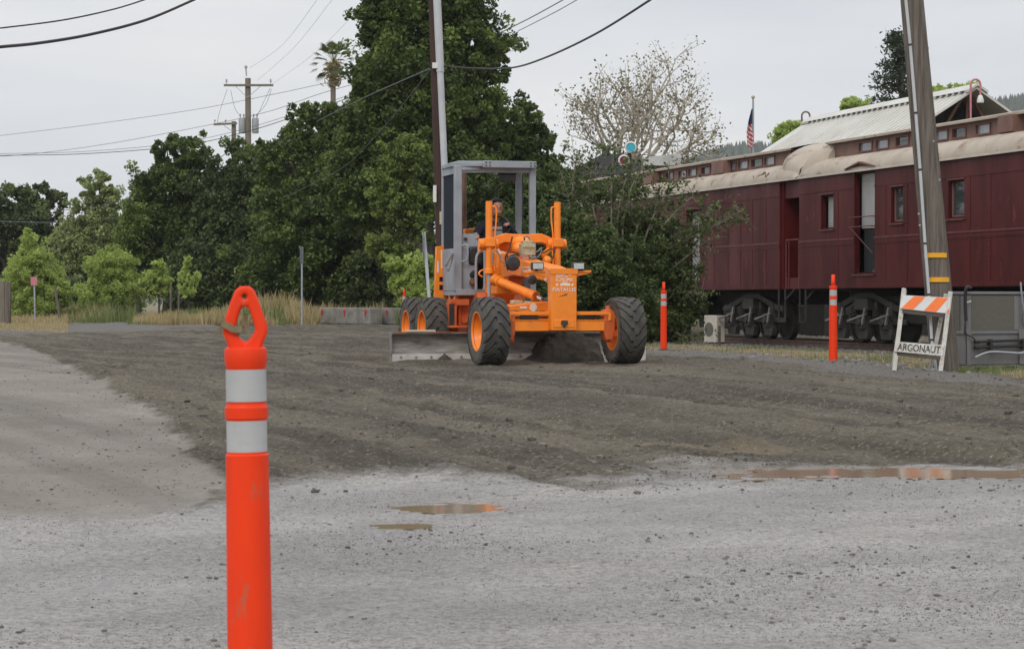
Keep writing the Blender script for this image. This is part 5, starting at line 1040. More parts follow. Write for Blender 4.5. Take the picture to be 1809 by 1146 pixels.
for x in (.36, .9): m_.bb(x - .02, x + .02, -.07, -.018, .26, .39)
m_.build('copper_line', 'hose', AC)
m_ = MB(); m_.tube(smooth_path([(.10, -.06, .17), (.25, -.07, .22), (.4, -.07, .235), (.62, -.07, .225), (.85, -.07, .215), (1.0, -.07, .26), (1.2, -.05, .31)]), .010, 7); m_.build('wire', 'conduit', AC)
m_ = MB(); m_.bb(.86, 1.02, -.035, -.018, .33, .50); m_.build('cover_plate', 'ac_light', AC, bevel=.004); m_ = MB(); m_.bb(.87, 1.02, -.03, -.018, .07, .21); m_.build('cover_plate', 'ac_light', AC, bevel=.004)
m_ = MB(); m_.bb(1.0, 1.12, -.08, -.02, .44, .54); m_.build('switch_box', 'stripe', AC, bevel=.006)
m_ = MB(); m_.tube(smooth_path([(-.05, -.06, .62), (-.06, -.06, .78), (-.07, -.07, .95), (-.06, -.09, 1.03), (-.01, -.1, 1.02)]), .022, 10); m_.tube(smooth_path([(-.05, -.06, .66), (-.07, -.06, .48), (.05, -.06, .42), (.12, -.05, .37)]), .008, 6); m_.tube(smooth_path([(-.05, -.05, .6), (-.03, -.05, .3), (-.03, -.05, .02)]), .006, 6); m_.build('vent_pipe', 'hose', AC)
m_ = MB(); m_.cyl((-.08, -.07, .84), (.04, -.05, .86), .008, 6); m_.build('pipe_strap', 'offwhite', AC); m_ = MB(); m_.tube(smooth_path([(.86, -.05, 1.1), (.90, -.05, .8), (.98, -.05, .6)]), .012, 6); m_.bb(.93, 1.05, -.08, -.0215, .58, .68); m_.build('power_cable', 'galv', AC)
# small condenser by the track
b0 = gp(1262, 607); SCU = empty('condenser_unit', b0, R(-58), 'small white condenser unit on the gravel at the foot of the dark shrub', 'condenser'); s_ = b0.y / F * 48
m_ = MB(); m_.box((0, 0, s_ / 2 + .03), (.50, .26, s_)); m_.build('cabinet', 'cream', SCU, bevel=.015)
m_ = MB(); m_.lathe([(.0, -.0), (.17, -.0), (.17, -.01), (.15, -.012), (.0, -.012)], 24, 'Y', (-.04, -.132, s_ / 2 + .02)); m_.build('fan_grille', 'ac_coil', SCU)
m_ = MB(); m_.box((-.2, 0, .015), (.05, .3, .03)); m_.box((.2, 0, .015), (.05, .3, .03)); m_.build('foot', 'black', SCU)
m_ = MB(); m_.box((0, 0, .22), (.06, .06, .52)); o = m_.build('timber_stub', 'tie', None, bevel=.004); o.location = gp(1271, 612); tag(o, 'short reddish timber stub standing beside the small white condenser', 'timber')
# ============================================================ CONCRETE BLOCKS, SIGN POSTS
def block(pa, pb, h, refl, label):
    a = gp(*pa); b_ = gp(*pb); Lg = (b_ - a).length; t = empty('concrete_block', a, math.atan2(b_.y - a.y, b_.x - a.x), label, 'concrete block', 'concrete blocks at the edge of the weeds')
    m_ = MB(); m_.bb(0, Lg, 0, .5, 0, h); m_.build('block', 'concrete', t, bevel=.05, seg=3); m_ = MB()
    for u in refl: m_.lathe([(.001, 0), (.075, 0), (.075, .02), (.001, .02)], 12, 'Y', (Lg * u, -.022, h - .15)); m_.box((Lg * u, -.012, h - .26), (.07, .012, .09))
    m_.build('reflector', 'redrefl', t)
block((566, 572), (653, 573.5), .62, (.04, .5, .92), 'weathered concrete block with three red reflectors in front of the weeds'); block((673, 573), (760, 575), .62, (.13, .6), 'concrete block half hidden behind the rear grader tyres')
def signpost(base, top, label, sign=None, face=None):
    t = empty('sign_post', base, 0, label, 'sign post'); d_ = top - base; m_ = MB(); m_.bar((0, 0, -.1), d_, .06, .045, (0, 1, 0)); m_.build('post', 'galv', t, bevel=.005)
    if sign:
        w, h, rz = sign; m_ = MB(); m_.box(d_ + Vector((0, -.04, -h / 2)), (w, .008, h), (0, 0, rz)); m_.build('sign_panel', face or 'galv', t, bevel=.003)
    return t
b_ = gp(533, 574.5); signpost(b_, at(533.5, 436, b_.y), 'straight grey sign post with its panel edge-on among the tall dry weeds', (.55, .62, R(84)))
b0 = Vector(((766 - HX) * 40 / F, 40, .2)); signpost(b0, at(749, 410, 40.3), 'leaning grey sign post standing behind the rear tyres of the grader', (.3, .5, R(86)))
b_ = gp(62, 571); signpost(b_, at(60.5, 489, b_.y), 'short sign post with faded pink sign at the far left', (.26, .33, 0), 'sign_red')
for k, (px, pt_, pb_, w, lab) in enumerate(((4, 497, 572, .20, 'grey timber fence post at the left picture edge'), (10, 500, 572, .14, 'thinner timber fence post between two thicker ones at the far left'), (15, 498, 573, .17, 'reddish brown timber fence post, rightmost of the far left posts'))):
    b_ = gp(px, pb_); tp_ = at(px, pt_, b_.y); m_ = MB(); m_.box((0, 0, (tp_.z - b_.z) / 2), (w, w, tp_.z - b_.z)); o = m_.build('fence_post', 'wood_pale' if k < 2 else 'wood', bevel=.01); o.location = b_; tag(o, lab, 'fence post', 'timber posts at the far left')
for k, (x0_, x1_, pt_, pb_, lab) in enumerate(((107, 97, 506, 571, 'leaning tree stake beside the light green saplings'), (106, 103, 530, 570, 'shorter stake close behind the leaning one'), (316, 316, 480, 545, 'thin upright stake between two pale saplings'), (302, 302, 500, 545, 'short stake next to the yellow green sapling'))):
    b_ = gp(x0_, pb_) if pb_ > 560 else Vector(((x0_ - HX) * 92 / F, 92, .2)); tp_ = at(x1_, pt_, b_.y); m_ = MB(); m_.cyl((0, 0, 0), tp_ - b_, .05, 8); o = m_.build('tree_stake', 'wood'); o.location = b_; tag(o, lab, 'stake', 'stakes by the saplings')
# ============================================================ VEGETATION
LM = {'dark': leaf_mat('dark oak leaves', (0.038, 0.064, 0.017), (0.185, 0.255, 0.06)),
      'deep': leaf_mat('deep green leaves', (0.034, 0.053, 0.02), (0.14, 0.185, 0.06)),
      'mid': leaf_mat('mid green leaves', (0.085, 0.125, 0.03), (0.27, 0.34, 0.085)),
      'olive': leaf_mat('olive grey leaves', (0.15, 0.20, 0.07), (0.36, 0.41, 0.17)),
      'light': leaf_mat('pale yellow green leaves', (0.32, 0.42, 0.11), (0.54, 0.63, 0.20), .55),
      'shrub': leaf_mat('shrub leaves', (0.033, 0.058, 0.018), (0.155, 0.205, 0.065)),
      'syc': leaf_mat('sparse brownish leaves', (0.13, 0.115, 0.06), (0.22, 0.22, 0.10)),
      'conif': leaf_mat('conifer needles', (0.022, 0.036, 0.018), (0.055, 0.075, 0.035), .15),
      'palm': leaf_mat('palm fronds', (0.05, 0.075, 0.025), (0.13, 0.15, 0.06), .2),
      'dry': leaf_mat('dry grass', (0.34, 0.27, 0.13), (0.50, 0.42, 0.24), .3),
      'weed': leaf_mat('green weeds', (0.10, 0.15, 0.045), (0.24, 0.27, 0.11), .3)}
def leaves(C, size, rs, up=0.25, aspect=.6):
    """leaf quads at centres C (n,3)"""
    n = len(C); nrm = rs.randn(n, 3); nrm[:, 2] = np.abs(nrm[:, 2]) + up; nrm /= np.linalg.norm(nrm, axis=1)[:, None]
    a = rs.randn(n, 3); u = np.cross(nrm, a); u /= np.linalg.norm(u, axis=1)[:, None] + 1e-9; w = np.cross(nrm, u)
    s = (size * (0.6 + 0.8 * rs.rand(n)))[:, None] if not hasattr(size, 'shape') else (size * (0.6 + 0.8 * rs.rand(n)))[:, None]
    Vv = np.stack([C - u * s * .5, C + w * s * aspect * .5 - nrm * s * .08, C + u * s * .5, C - w * s * aspect * .5 - nrm * s * .08], 1).reshape(-1, 3)
    return Vv, np.arange(n * 4).reshape(-1, 4)
def crown_pts(lobes, n, rs, clump=.16, per=None, hollow=.35, z_min=None):
    """lobes: list of (cx,cy,cz,rx,ry,rz). leaves gathered into clumps spread over each lobe's shell and inside"""
    L_ = np.array(lobes); vol = (L_[:, 3] * L_[:, 5]) ** 1.0; pr = vol / vol.sum(); out = []; tint = []
    per = per or 60; nc = max(8, n // per); li = rs.choice(len(L_), nc, p=pr); d = rs.randn(nc, 3); d /= np.linalg.norm(d, axis=1)[:, None]
    rad = hollow + (1 - hollow) * rs.rand(nc) ** .55 + .22 * np.abs(rs.randn(nc)) * (rs.rand(nc) < .3); lump = 1 + .0 * rad; c = L_[li, :3] + d * rad[:, None] * L_[li, 3:]
    cr_ = (L_[li, 3] + L_[li, 5]) * .5 * clump * (0.55 + .9 * rs.rand(nc)); ct = rs.rand(nc)
    ci = rs.randint(0, nc, n); g = rs.randn(n, 3); g /= np.linalg.norm(g, axis=1)[:, None] + 1e-9; g *= (rs.rand(n, 1) ** .45); g[:, 2] *= .85
    P_ = c[ci] + g * cr_[ci][:, None]; P_[:, 2] -= 0.10 * (g[:, 0] ** 2 + g[:, 1] ** 2) * cr_[ci]
    t = .68 * ct[ci] ** 1.7 + .32 * rs.rand(n)
    if z_min is not None: k = P_[:, 2] > z_min; P_ = P_[k]; t = t[k]
    return P_, t, c
def tree(name, base, lobes, n, leaf, mat, label, cat='tree', group=None, seed=1, clump=.17, trunk_r=.3, bark='bark', per=60, hollow=.3, limbs=14, up=.1, zmin=None, aspect=.6):
    """lobes given relative to base"""
    rs = np.random.RandomState(seed); t = empty(name, base, 0, label, cat, group); zb = -base[2] + .2 if zmin is None else zmin
    P_, tn, cc = crown_pts(lobes, n, rs, clump, per, hollow, .03); V_, Q_ = leaves(P_, leaf, rs, up, aspect)
    raw_mesh('crown', V_, Q_, LM[mat], t, tint=np.repeat(tn, 4))
    m_ = MB(); top = max(l[2] for l in lobes); lz = [l for l in lobes if l[2] == top][0]
    k = 8; path = [Vector((lz[0] * (i / k) ** 1.3 + .15 * trunk_r * rs.randn() * (i > 0), lz[1] * (i / k) ** 1.3, top * i / k - .15 * (i == 0))) for i in range(k + 1)]
    m_.tube(path, [trunk_r * (1 - .8 * i / k) * (1.25 if i == 0 else 1) for i in range(k + 1)], 9)
    for i in range(limbs):
        c = cc[rs.randint(len(cc))]; s_ = .2 + .6 * rs.rand(); a = path[min(k, int(s_ * k))]
        if c[2] < a.z - .5: a = path[max(1, int(.15 * k))]
        c = Vector(c); mid_ = (a + c) / 2 + Vector((0, 0, .08 * (c - a).length)); r0 = trunk_r * .32
        m_.tube([a, mid_, c], [r0, r0 * .6, r0 * .2], 5)
    m_.build('trunk', bark, t); return t
def PXL(cx, cy, rx, ry, Y, base, dy=0, ryy=None):
    """lobe from picture measurements at distance Y"""
    p = at(cx, cy, Y + dy) - Vector(base); return (p.x, p.y, p.z, rx * Y / F, (ryy or rx) * Y / F, ry * Y / F)
def base_at(px, Y): return Vector(((px - HX) * Y / F, Y, .19))
def T_(name, bpx, Y, lob, n, leaf, mat, label, **kw):
    b_ = base_at(bpx, Y); return tree(name, b_, [PXL(l[0], l[1], l[2], l[3], Y, b_, l[4] if len(l) > 4 else 0) for l in lob], n, leaf, mat, label, **kw)
GT = 'trees behind the site'
# the giant tree
T_('oak_tree', 745, 82, [(760, -40, 95, 80), (690, 40, 55, 75), (820, 75, 80, 65), (860, 120, 40, 30), (735, 130, 110, 70), (660, 150, 42, 50), (800, 190, 95, 50), (690, 240, 90, 70), (770, 300, 110, 80), (640, 210, 42, 40), (650, 330, 80, 70)], 170000, 0.172, 'dark', 'towering dark green tree rising out of the picture behind the brown pole', seed=2, trunk_r=.55, clump=.20, per=85, hollow=.35, limbs=26)
T_('oak_tree', 890, 86, [(900, 215, 60, 40), (850, 240, 60, 50), (940, 260, 46, 42), (905, 310, 80, 60), (960, 330, 45, 60), (870, 380, 90, 70), (930, 440, 90, 90), (1000, 420, 60, 70)], 88000, 0.172, 'dark', 'dark green tree with spreading lumpy top just right of the tallest tree', seed=3, trunk_r=.4, clump=.21, per=80, hollow=.35, limbs=18)
T_('oak_tree', 560, 92, [(545, 225, 42, 45), (600, 230, 40, 50), (520, 290, 70, 60), (600, 310, 80, 60), (560, 380, 110, 70), (640, 400, 90, 80), (560, 460, 120, 80)], 92000, 0.178, 'dark', 'dark tree in front of the palm, left of the tallest tree', seed=4, trunk_r=.4, clump=.20, per=75, hollow=.35)
T_('oak_tree', 430, 100, [(440, 300, 55, 45), (400, 360, 60, 60), (480, 350, 80, 65), (450, 430, 100, 80), (380, 450, 60, 80), (500, 480, 80, 70)], 84000, 0.185, 'deep', 'broad dark tree below the tall power pole', seed=5, trunk_r=.4, clump=.20, per=75, hollow=.35)
T_('oak_tree', 300, 102, [(320, 275, 50, 36), (300, 330, 62, 42), (345, 325, 38, 50), (275, 395, 55, 50), (330, 410, 60, 60), (290, 470, 80, 50), (345, 490, 60, 40)], 68000, 0.172, 'dark', 'dark round topped tree standing alone left of the power poles', seed=6, trunk_r=.35, clump=.20, per=70, hollow=.3)
T_('oak_tree', 40, 130, [(20, 370, 50, 38), (75, 355, 38, 28), (95, 345, 22, 22), (45, 410, 70, 50), (80, 440, 45, 50), (-30, 400, 60, 60), (10, 500, 70, 60)], 40000, 0.238, 'deep', 'dark oak at the far left edge of the picture', seed=7, trunk_r=.4, clump=.25, per=90, hollow=.4)
T_('tall_tree', 170, 116, [(172, 345, 30, 40), (150, 390, 45, 40), (205, 380, 35, 50), (175, 430, 75, 55), (120, 450, 45, 45), (220, 440, 45, 60), (180, 500, 90, 55)], 48000, 0.178, 'olive', 'olive green tall tree with pointed feathery top at the left', seed=8, trunk_r=.3, clump=.20, per=60, hollow=.25, up=.1)
T_('small_tree', 60, 92, [(52, 430, 16, 28), (55, 470, 40, 35), (40, 510, 38, 35), (80, 500, 32, 35), (105, 520, 22, 30), (60, 540, 55, 20)], 30000, 0.112, 'light', 'bright light green small tree behind the faded pink sign', seed=9, trunk_r=.1, clump=.26, per=60, hollow=.2)
T_('small_tree', 195, 96, [(200, 470, 45, 28), (170, 480, 22, 35), (215, 505, 48, 35), (180, 525, 50, 30)], 20000, 0.119, 'light', 'light green bushy tree in the middle of the left tree line', seed=10, trunk_r=.1, clump=.26, per=60, hollow=.2)
T_('small_tree', 245, 100, [(240, 390, 22, 40), (232, 440, 30, 50), (225, 400, 14, 50)], 12000, 0.145, 'mid', 'slim mid green tree in the gap left of the dark round topped tree', seed=20, trunk_r=.12, clump=.3, per=60, hollow=.2)
T_('sapling', 281, 84, [(280, 470, 11, 14), (272, 490, 18, 14), (290, 495, 13, 16), (280, 512, 18, 9)], 1650, 0.160, 'light', 'young yellow green sapling left of the thin stake', seed=11, trunk_r=.05, clump=.36, per=9, hollow=.1, limbs=8)
T_('sapling', 335, 84, [(331, 462, 9, 10), (335, 492, 17, 12), (325, 485, 10, 10), (334, 512, 18, 9)], 900, .20, 'light', 'young yellow green sapling right of the thin stake', seed=12, trunk_r=.05, clump=.36, per=9, hollow=.1, limbs=8)
T_('small_tree', 735, 64, [(740, 475, 30, 28), (715, 500, 28, 22), (745, 520, 40, 30), (700, 470, 20, 14)], 18000, 0.099, 'light', 'light green leafy small tree behind the leaning grey sign post', seed=13, trunk_r=.09, clump=.24, per=40, hollow=.2)
T_('small_tree', 655, 92, [(660, 440, 34, 36), (640, 480, 40, 40), (690, 450, 28, 30)], 18000, 0.125, 'mid', 'mid green bushy tree behind the concrete block', seed=23, trunk_r=.12, clump=.26, per=60, hollow=.2)
T_('small_tree', 720, 76, [(715, 280, 40, 40), (690, 340, 44, 44), (735, 380, 34, 40), (690, 440, 40, 30)], 24000, 0.139, 'mid', 'brighter green tree in front of the foot of the tallest tree', seed=24, trunk_r=.16, clump=.26, per=70, hollow=.3)
# dark understorey along the whole tree line
for k, (px, Y, w, top, lab) in enumerate(((60, 122, 80, 470, 'dark undergrowth bush at the far left behind the pale saplings'), (170, 110, 70, 500, 'dark bush low in the left tree line'), (370, 96, 80, 440, 'low dark bush behind the two saplings'), (470, 96, 80, 455, 'low dark bush left of the grey sign post'), (570, 94, 90, 455, 'low dark bush behind the grey sign post'), (680, 90, 80, 450, 'low dark bush behind the concrete blocks'), (800, 88, 90, 440, 'low dark bush behind the grader cab'), (930, 84, 100, 430, 'low dark bush right of the grader cab'))):
    T_('bush', px, Y, [(px - w * .3, top + 40, w * .6, 45), (px + w * .35, top + 50, w * .6, 50), (px, 535, w, 40)], 18000, 0.198, 'deep', lab, cat='bush', group='undergrowth below the trees', seed=40 + k, trunk_r=.12, clump=.3, per=90, hollow=.2, limbs=5)
# the big shrub in front of the train
def SH(name, bpx, Y, lob, n, leaf, label, seed, **kw): return T_(name, bpx, Y, lob, n, leaf, 'shrub', label, cat='shrub', group='dark shrubs in front of the train', seed=seed, trunk_r=.045, bark='bark', aspect=.5, **kw)
SH('shrub', 1010, 43, [(1005, 405, 55, 40), (960, 430, 50, 60), (1030, 470, 80, 70), (990, 540, 80, 60), (1060, 570, 70, 40), (1050, 450, 60, 60), (1100, 540, 60, 60)], 75000, .075, 'dense dark shrub directly behind the front of the grader', 30, clump=.20, per=60, hollow=.1, limbs=6)
SH('shrub', 1150, 45, [(1110, 400, 42, 36), (1155, 405, 42, 38), (1140, 470, 80, 70), (1175, 490, 52, 55), (1150, 560, 80, 45), (1195, 560, 36, 40)], 62000, .075, 'dense dark shrub covering the farther carriage beside the slim orange post', 31, clump=.20, per=60, hollow=.1, limbs=6)
SH('shrub', 1050, 48, [(1050, 345, 40, 22), (1000, 335, 30, 28), (1105, 335, 44, 22)], 5600, .075, 'loose leafy top of the shrub reaching over the carriage roof', 32, clump=.26, per=22, hollow=.1, limbs=9)
SH('shrub', 945, 52, [(935, 340, 50, 45), (900, 400, 60, 55), (970, 350, 34, 42), (950, 440, 70, 60), (900, 330, 36, 34), (985, 300, 22, 26)], 30000, .10, 'greener shrub seen through the open grader cab', 36, clump=.20, per=50, hollow=.2, limbs=14)
# twigs with leaf tufts sticking out
def sprays(name, base, ends, seed, label):
    rs = np.random.RandomState(seed); t = empty(name, base, 0, label, 'shrub', 'dark shrubs in front of the train'); m_ = MB(); Cs = []
    for e, st in ends:
        a = Vector(st) - base; c = Vector(e) - base; mid_ = (a + c) / 2 + Vector(rs.randn(3) * .08); m_.tube([Vector((0, 0, -.05)), a * .5 + Vector((0, 0, .1)), a], [.03, .024, .018], 5); m_.tube(smooth_path([a, mid_, c], 5), [.018] * 5 + [.012] * 5 + [.006], 5)
        pts = smooth_path([a, mid_, c], 8)
        for j, p in enumerate(pts):
            if j < 3: continue
            for q in range(3): 
                tip = p + Vector(rs.randn(3) * .16); m_.tube([p, tip], [.006, .003], 4, cap=False)
                for w_ in range(8): Cs.append(np.array(tip) + rs.randn(3) * .05)
    P_ = np.array(Cs); V_, Q_ = leaves(P_, .085, rs, .2, .5); raw_mesh('leaves', V_, Q_, LM['shrub'], t, tint=np.repeat(rs.rand(len(P_)), 4)); m_.build('branches', 'twig', t)
Yb = 44.5
sprays('shrub_branches', Vector(((1100 - HX) * Yb / F, Yb, .2)), [(at(*e, Yb), at(*s_, Yb)) for e, s_ in (((1085, 262), (1080, 390)), ((1140, 290), (1100, 400)), ((1060, 258), (1050, 380)), ((1200, 318), (1140, 420)), ((1225, 345), (1150, 430)), ((1312, 372), (1160, 440)), ((1290, 385), (1180, 440)), ((1240, 395), (1170, 470)), ((1250, 425), (1180, 480)), ((1262, 372), (1170, 430)), ((1020, 265), (1010, 370)), ((990, 300), (1000, 400)), ((1170, 330), (1120, 420)), ((1240, 520), (1190, 520)), ((1030, 290), (1020, 400)), ((1110, 300), (1090, 400)), ((1225, 600), (1180, 580)))], 51, 'thin arching shrub branches sticking up and right against the carriage')
# bare sycamore
def branches(m_, p, d, ln, r, lvl, rs, tips, spread=.55, nch=(3, 4)):
    pts = [p]; dd = d.copy()
    for i in range(4): dd = (dd + Vector(rs.randn(3) * .13) + Vector((0, 0, .05))).normalized(); pts.append(pts[-1] + dd * ln / 4)
    m_.tube(pts, [r, r * .9, r * .8, r * .7, r * .6], 5 if lvl > 1 else 7, cap=False)
    if lvl >= 5: tips.append(pts[-1]); tips.append(pts[2]); return
    for k in range(rs.randint(nch[0], nch[1] + 1)):
        q = pts[rs.randint(2, 5)] if k else pts[-1]; nd = (dd * (1 - spread * .35) + Vector(rs.randn(3)) * spread).normalized(); nd.z = nd.z * .8 + .12
        branches(m_, q, nd.normalized(), ln * rs.uniform(.62, .82), r * .56, lvl + 1, rs, tips, spread, nch)
rs = np.random.RandomState(12); Ys = 98; sb = base_at(1120, Ys); t = empty('sycamore_tree', sb, 0, 'nearly bare pale sycamore with sparse leaves behind the grey roof', 'tree'); m_ = MB(); tips = []
m_.tube([(0, 0, -.2), (0.1, 0, 3), (.05, 0, 6.0)], [.38, .30, .26], 9); 
for d_, ln, st in (((.02, 0, 1), 2.75, 6.0), ((-.6, .1, .8), 2.25, 5.2), ((.6, -.1, .8), 2.2, 5.4), ((-.3, -.3, .9), 2.4, 6.0), ((.3, .3, .9), 2.4, 6.0), ((-.95, 0, .3), 1.55, 4.8), ((.95, 0, .35), 1.45, 5.0)):
    branches(m_, Vector((.05, 0, st)), Vector(d_).normalized(), ln, .15, 1, rs, tips, .5)
m_.build('trunk', 'bark_pale', t, smooth=False)
tp_ = np.array([list(p) for p in tips]); ci = rs.randint(0, len(tp_), 5200); P_ = tp_[ci] + rs.randn(5200, 3) * .22; V_, Q_ = leaves(P_, .125, rs, .1, .7); raw_mesh('leaves', V_, Q_, LM['syc'], t, tint=np.repeat(rs.rand(len(P_)), 4))
# conifer behind the white roof
rs = np.random.RandomState(33); Yc = 105; cb0 = base_at(1592, Yc); t = empty('conifer_tree', cb0, 0, 'dark conifer with tiered branches rising behind the white metal roof', 'tree'); m_ = MB(); zt = at(0, 55, Yc).z - cb0.z; m_.tube([(0, 0, -.1), (0, 0, zt)], [.35, .05], 8); Cs = []
for i in range(62):
    z = zt - .3 - 7.5 * (i / 62) ** 1.0; ln = .5 + 2.4 * (i / 62) ** .9 * rs.uniform(.5, 1.15); a = rs.rand() * 6.28; e = Vector((ln * math.cos(a), ln * math.sin(a), z - .15 * ln + .2)); m_.tube([(0, 0, z), e], [.05, .015], 4)
    for q in range(130): s_ = rs.rand() ** .7; Cs.append(np.array((0, 0, z)) * (1 - s_) + np.array(e) * s_ + rs.randn(3) * np.array((.20, .20, .14)) * (.6 + .6 * s_))
m_.build('trunk', 'bark', t); P_ = np.array(Cs); V_, Q_ = leaves(P_, .24, rs, .1, .35); raw_mesh('crown', V_, Q_, LM['conif'], t, tint=np.repeat(rs.rand(len(P_)), 4))
T_('small_tree', 1515, 95, [(1512, 188, 26, 16), (1500, 200, 14, 14), (1530, 215, 26, 14)], 3900, 0.160, 'light', 'pale green tree top showing between the white roof and the conifer', seed=60, trunk_r=.12, clump=.34, per=24, hollow=.1)
T_('small_tree', 1408, 84, [(1400, 232, 30, 18), (1385, 245, 22, 16), (1430, 228, 20, 12)], 7200, 0.112, 'light', 'yellow green bush showing left of the white metal roof behind the flag', seed=61, trunk_r=.12, clump=.3, per=30, hollow=.1)
T_('small_tree', 1655, 98, [(1655, 165, 25, 14), (1700, 160, 30, 10)], 3000, 0.160, 'light', 'pale green tree top just right of the leaning pole over the white roof', seed=62, trunk_r=.12, clump=.34, per=24, hollow=.1)
# palm
rs = np.random.RandomState(8); Yp = 120; pb0 = base_at(590, Yp); t = empty('palm_tree', pb0, 0, 'single tall fan palm rising above the dark trees', 'tree'); zt = at(0, 112, Yp).z - pb0.z; m_ = MB(); m_.tube([(-.1, 0, -.1), (0, 0, zt * .6), (-.05, 0, zt)], [.22, .14, .15], 10); m_.build('trunk', 'wood_pale', t)
Vp = []; Fp = []; tn = []
for i in range(30):
    a = i * 2.4 + rs.rand() * .3; elv = -.7 + 2.0 * (i / 30) ** .8; d_ = np.array((math.cos(a) * math.cos(elv), math.sin(a) * math.cos(elv), math.sin(elv))); c0 = np.array((0, 0, zt)); hub = c0 + d_ * rs.uniform(.7, .95) + np.array((0, 0, -.05)); sd_ = np.cross(d_, (0, 0, 1)); sd_ /= np.linalg.norm(sd_) + 1e-6; upv = np.cross(sd_, d_); tt = .15 + .75 * (elv + .9) / 2.2 + rs.uniform(-.1, .15)
    o_ = len(Vp); Vp += [c0 + sd_ * .02, c0 - sd_ * .02, hub - sd_ * .02, hub + sd_ * .02]; Fp.append((o_, o_ + 1, o_ + 2, o_ + 3)); tn += [tt] * 4
    for j in range(13):
        b_ = (j - 6) / 6 * .85; dj = d_ * math.cos(b_) + sd_ * math.sin(b_); ln = .72 * (1 - .25 * abs(b_)); tip = hub + dj * ln + np.array((0, 0, -.28 * ln)); md_ = hub + dj * ln * .55; wv = np.cross(dj, upv) * .035; o_ = len(Vp); Vp += [hub, md_ + wv, tip, md_ - wv]; Fp.append((o_, o_ + 1, o_ + 2, o_ + 3)); tn += [tt] * 4
raw_mesh('fronds', np.array(Vp), np.array(Fp), LM['palm'], t, tint=np.array(tn)); m_ = MB()
Cs = np.array([(0.3 * rs.randn() * .6, .3 * rs.randn() * .6, zt - rs.rand() ** 1.5 * 1.3) for _ in range(450)]); V_, Q_ = leaves(Cs, .4, rs, .0, .2); raw_mesh('dead_fronds', V_, Q_, LM['dry'], t, tint=np.repeat(rs.rand(len(Cs)) * .3, 4))
# grass and weeds
def blades(name, X, Y, H, w, mat, seed, z=None, lean=.13, tint=None):
    rs = np.random.RandomState(seed); n = len(X); z = np.full(n, .2) if z is None else z; a = rs.rand(n) * 6.28; dx, dy = np.cos(a) * w / 2, np.sin(a) * w / 2; b_ = np.stack([X, Y, z], -1); lx = rs.randn(n) * lean * H; ly = rs.randn(n) * lean * H
    Vv = np.stack([b_ + np.stack([-dx, -dy, 0 * X], -1), b_ + np.stack([dx, dy, 0 * X], -1), b_ + np.stack([lx * .4 + dx * .7, ly * .4 + dy * .7, H * .6], -1), b_ + np.stack([lx, ly, H], -1)], 1).reshape(-1, 3)
    o = raw_mesh(name, Vv, np.arange(n * 4).reshape(-1, 4), LM[mat], tint=np.repeat(rs.rand(n) if tint is None else tint, 4)); tag(o, kind='stuff'); return o
rs = np.random.RandomState(90)
def weeds(n, pxa, pxb, Ya, Yb, hf, mat, name, seed, w=.03):
    Y = Ya + (Yb - Ya) * rs.rand(n); px = pxa + (pxb - pxa) * rs.rand(n); X = (px - HX) * Y / F; H = hf(px, X, Y) * (.4 + .8 * rs.rand(n)); k = (H > .05) & ~((px > 558) & (px < 700) & (Y < 83)); blades(name, X[k], Y[k], H[k], w, mat, seed)
clump_ = lambda X, Y, s: np.clip(.55 + 1.2 * fbm(X * s, Y * s * .6, 3, 70), .05, 1.5)
weeds(42000, 235, 690, 76.5, 92, lambda p, X, Y: np.interp(p, [235, 300, 420, 470, 500, 560, 620, 690], [.35, .6, .65, .95, 1.0, .8, .85, .6]) * clump_(X, Y, .9), 'dry', 'tall_dry_grass', 1)
weeds(20000, 225, 700, 76, 92, lambda p, X, Y: np.interp(p, [225, 300, 470, 560, 690], [.4, .5, .8, .5, .35]) * clump_(X, Y, 1.3) * (fbm(X * .5, Y * .5, 3, 99) > -.02), 'weed', 'green_weeds', 2)
weeds(9000, -60, 120, 60, 92, lambda p, X, Y: .10 + .25 * clump_(X, Y, .6) * (Y > 80), 'dry', 'short_dry_grass', 3)
weeds(4500, 110, 240, 84, 100, lambda p, X, Y: .8 * clump_(X, Y, .9), 'weed', 'green_weeds', 4)
weeds(5000, 110, 200, 86, 104, lambda p, X, Y: .7 * clump_(X, Y, .9), 'dry', 'tall_dry_grass', 5)
weeds(4000, 690, 800, 76, 84, lambda p, X, Y: .6 * clump_(X, Y, .9), 'weed', 'green_weeds', 6)
n = 90000; Y = 24 + 36 * rs.rand(n) ** 1.3; X = (.02 + .25 * rs.rand(n)) * Y; zz = zones(X, Y); tl = (X - TP[0]) * TN[0] + (Y - TP[1]) * TN[1]; k = (zz[3] > .5) & (tl < -1.5) & (fbm(X * .9, Y * .7, 4, 44) > -.06); X, Y = X[k], Y[k]; k2 = rs.rand(len(X)); H = .04 + .09 * rs.rand(len(X)) ** 2; Z = ground_z(X, Y) - .005
g_ = (fbm(X * .6, Y * .6, 3, 55) > .05); blades('verge_grass', X[g_], Y[g_], H[g_], .010, 'weed', 7, Z[g_]); blades('verge_dry_grass', X[~g_], Y[~g_], H[~g_] * .7, .010, 'dry', 8, Z[~g_])
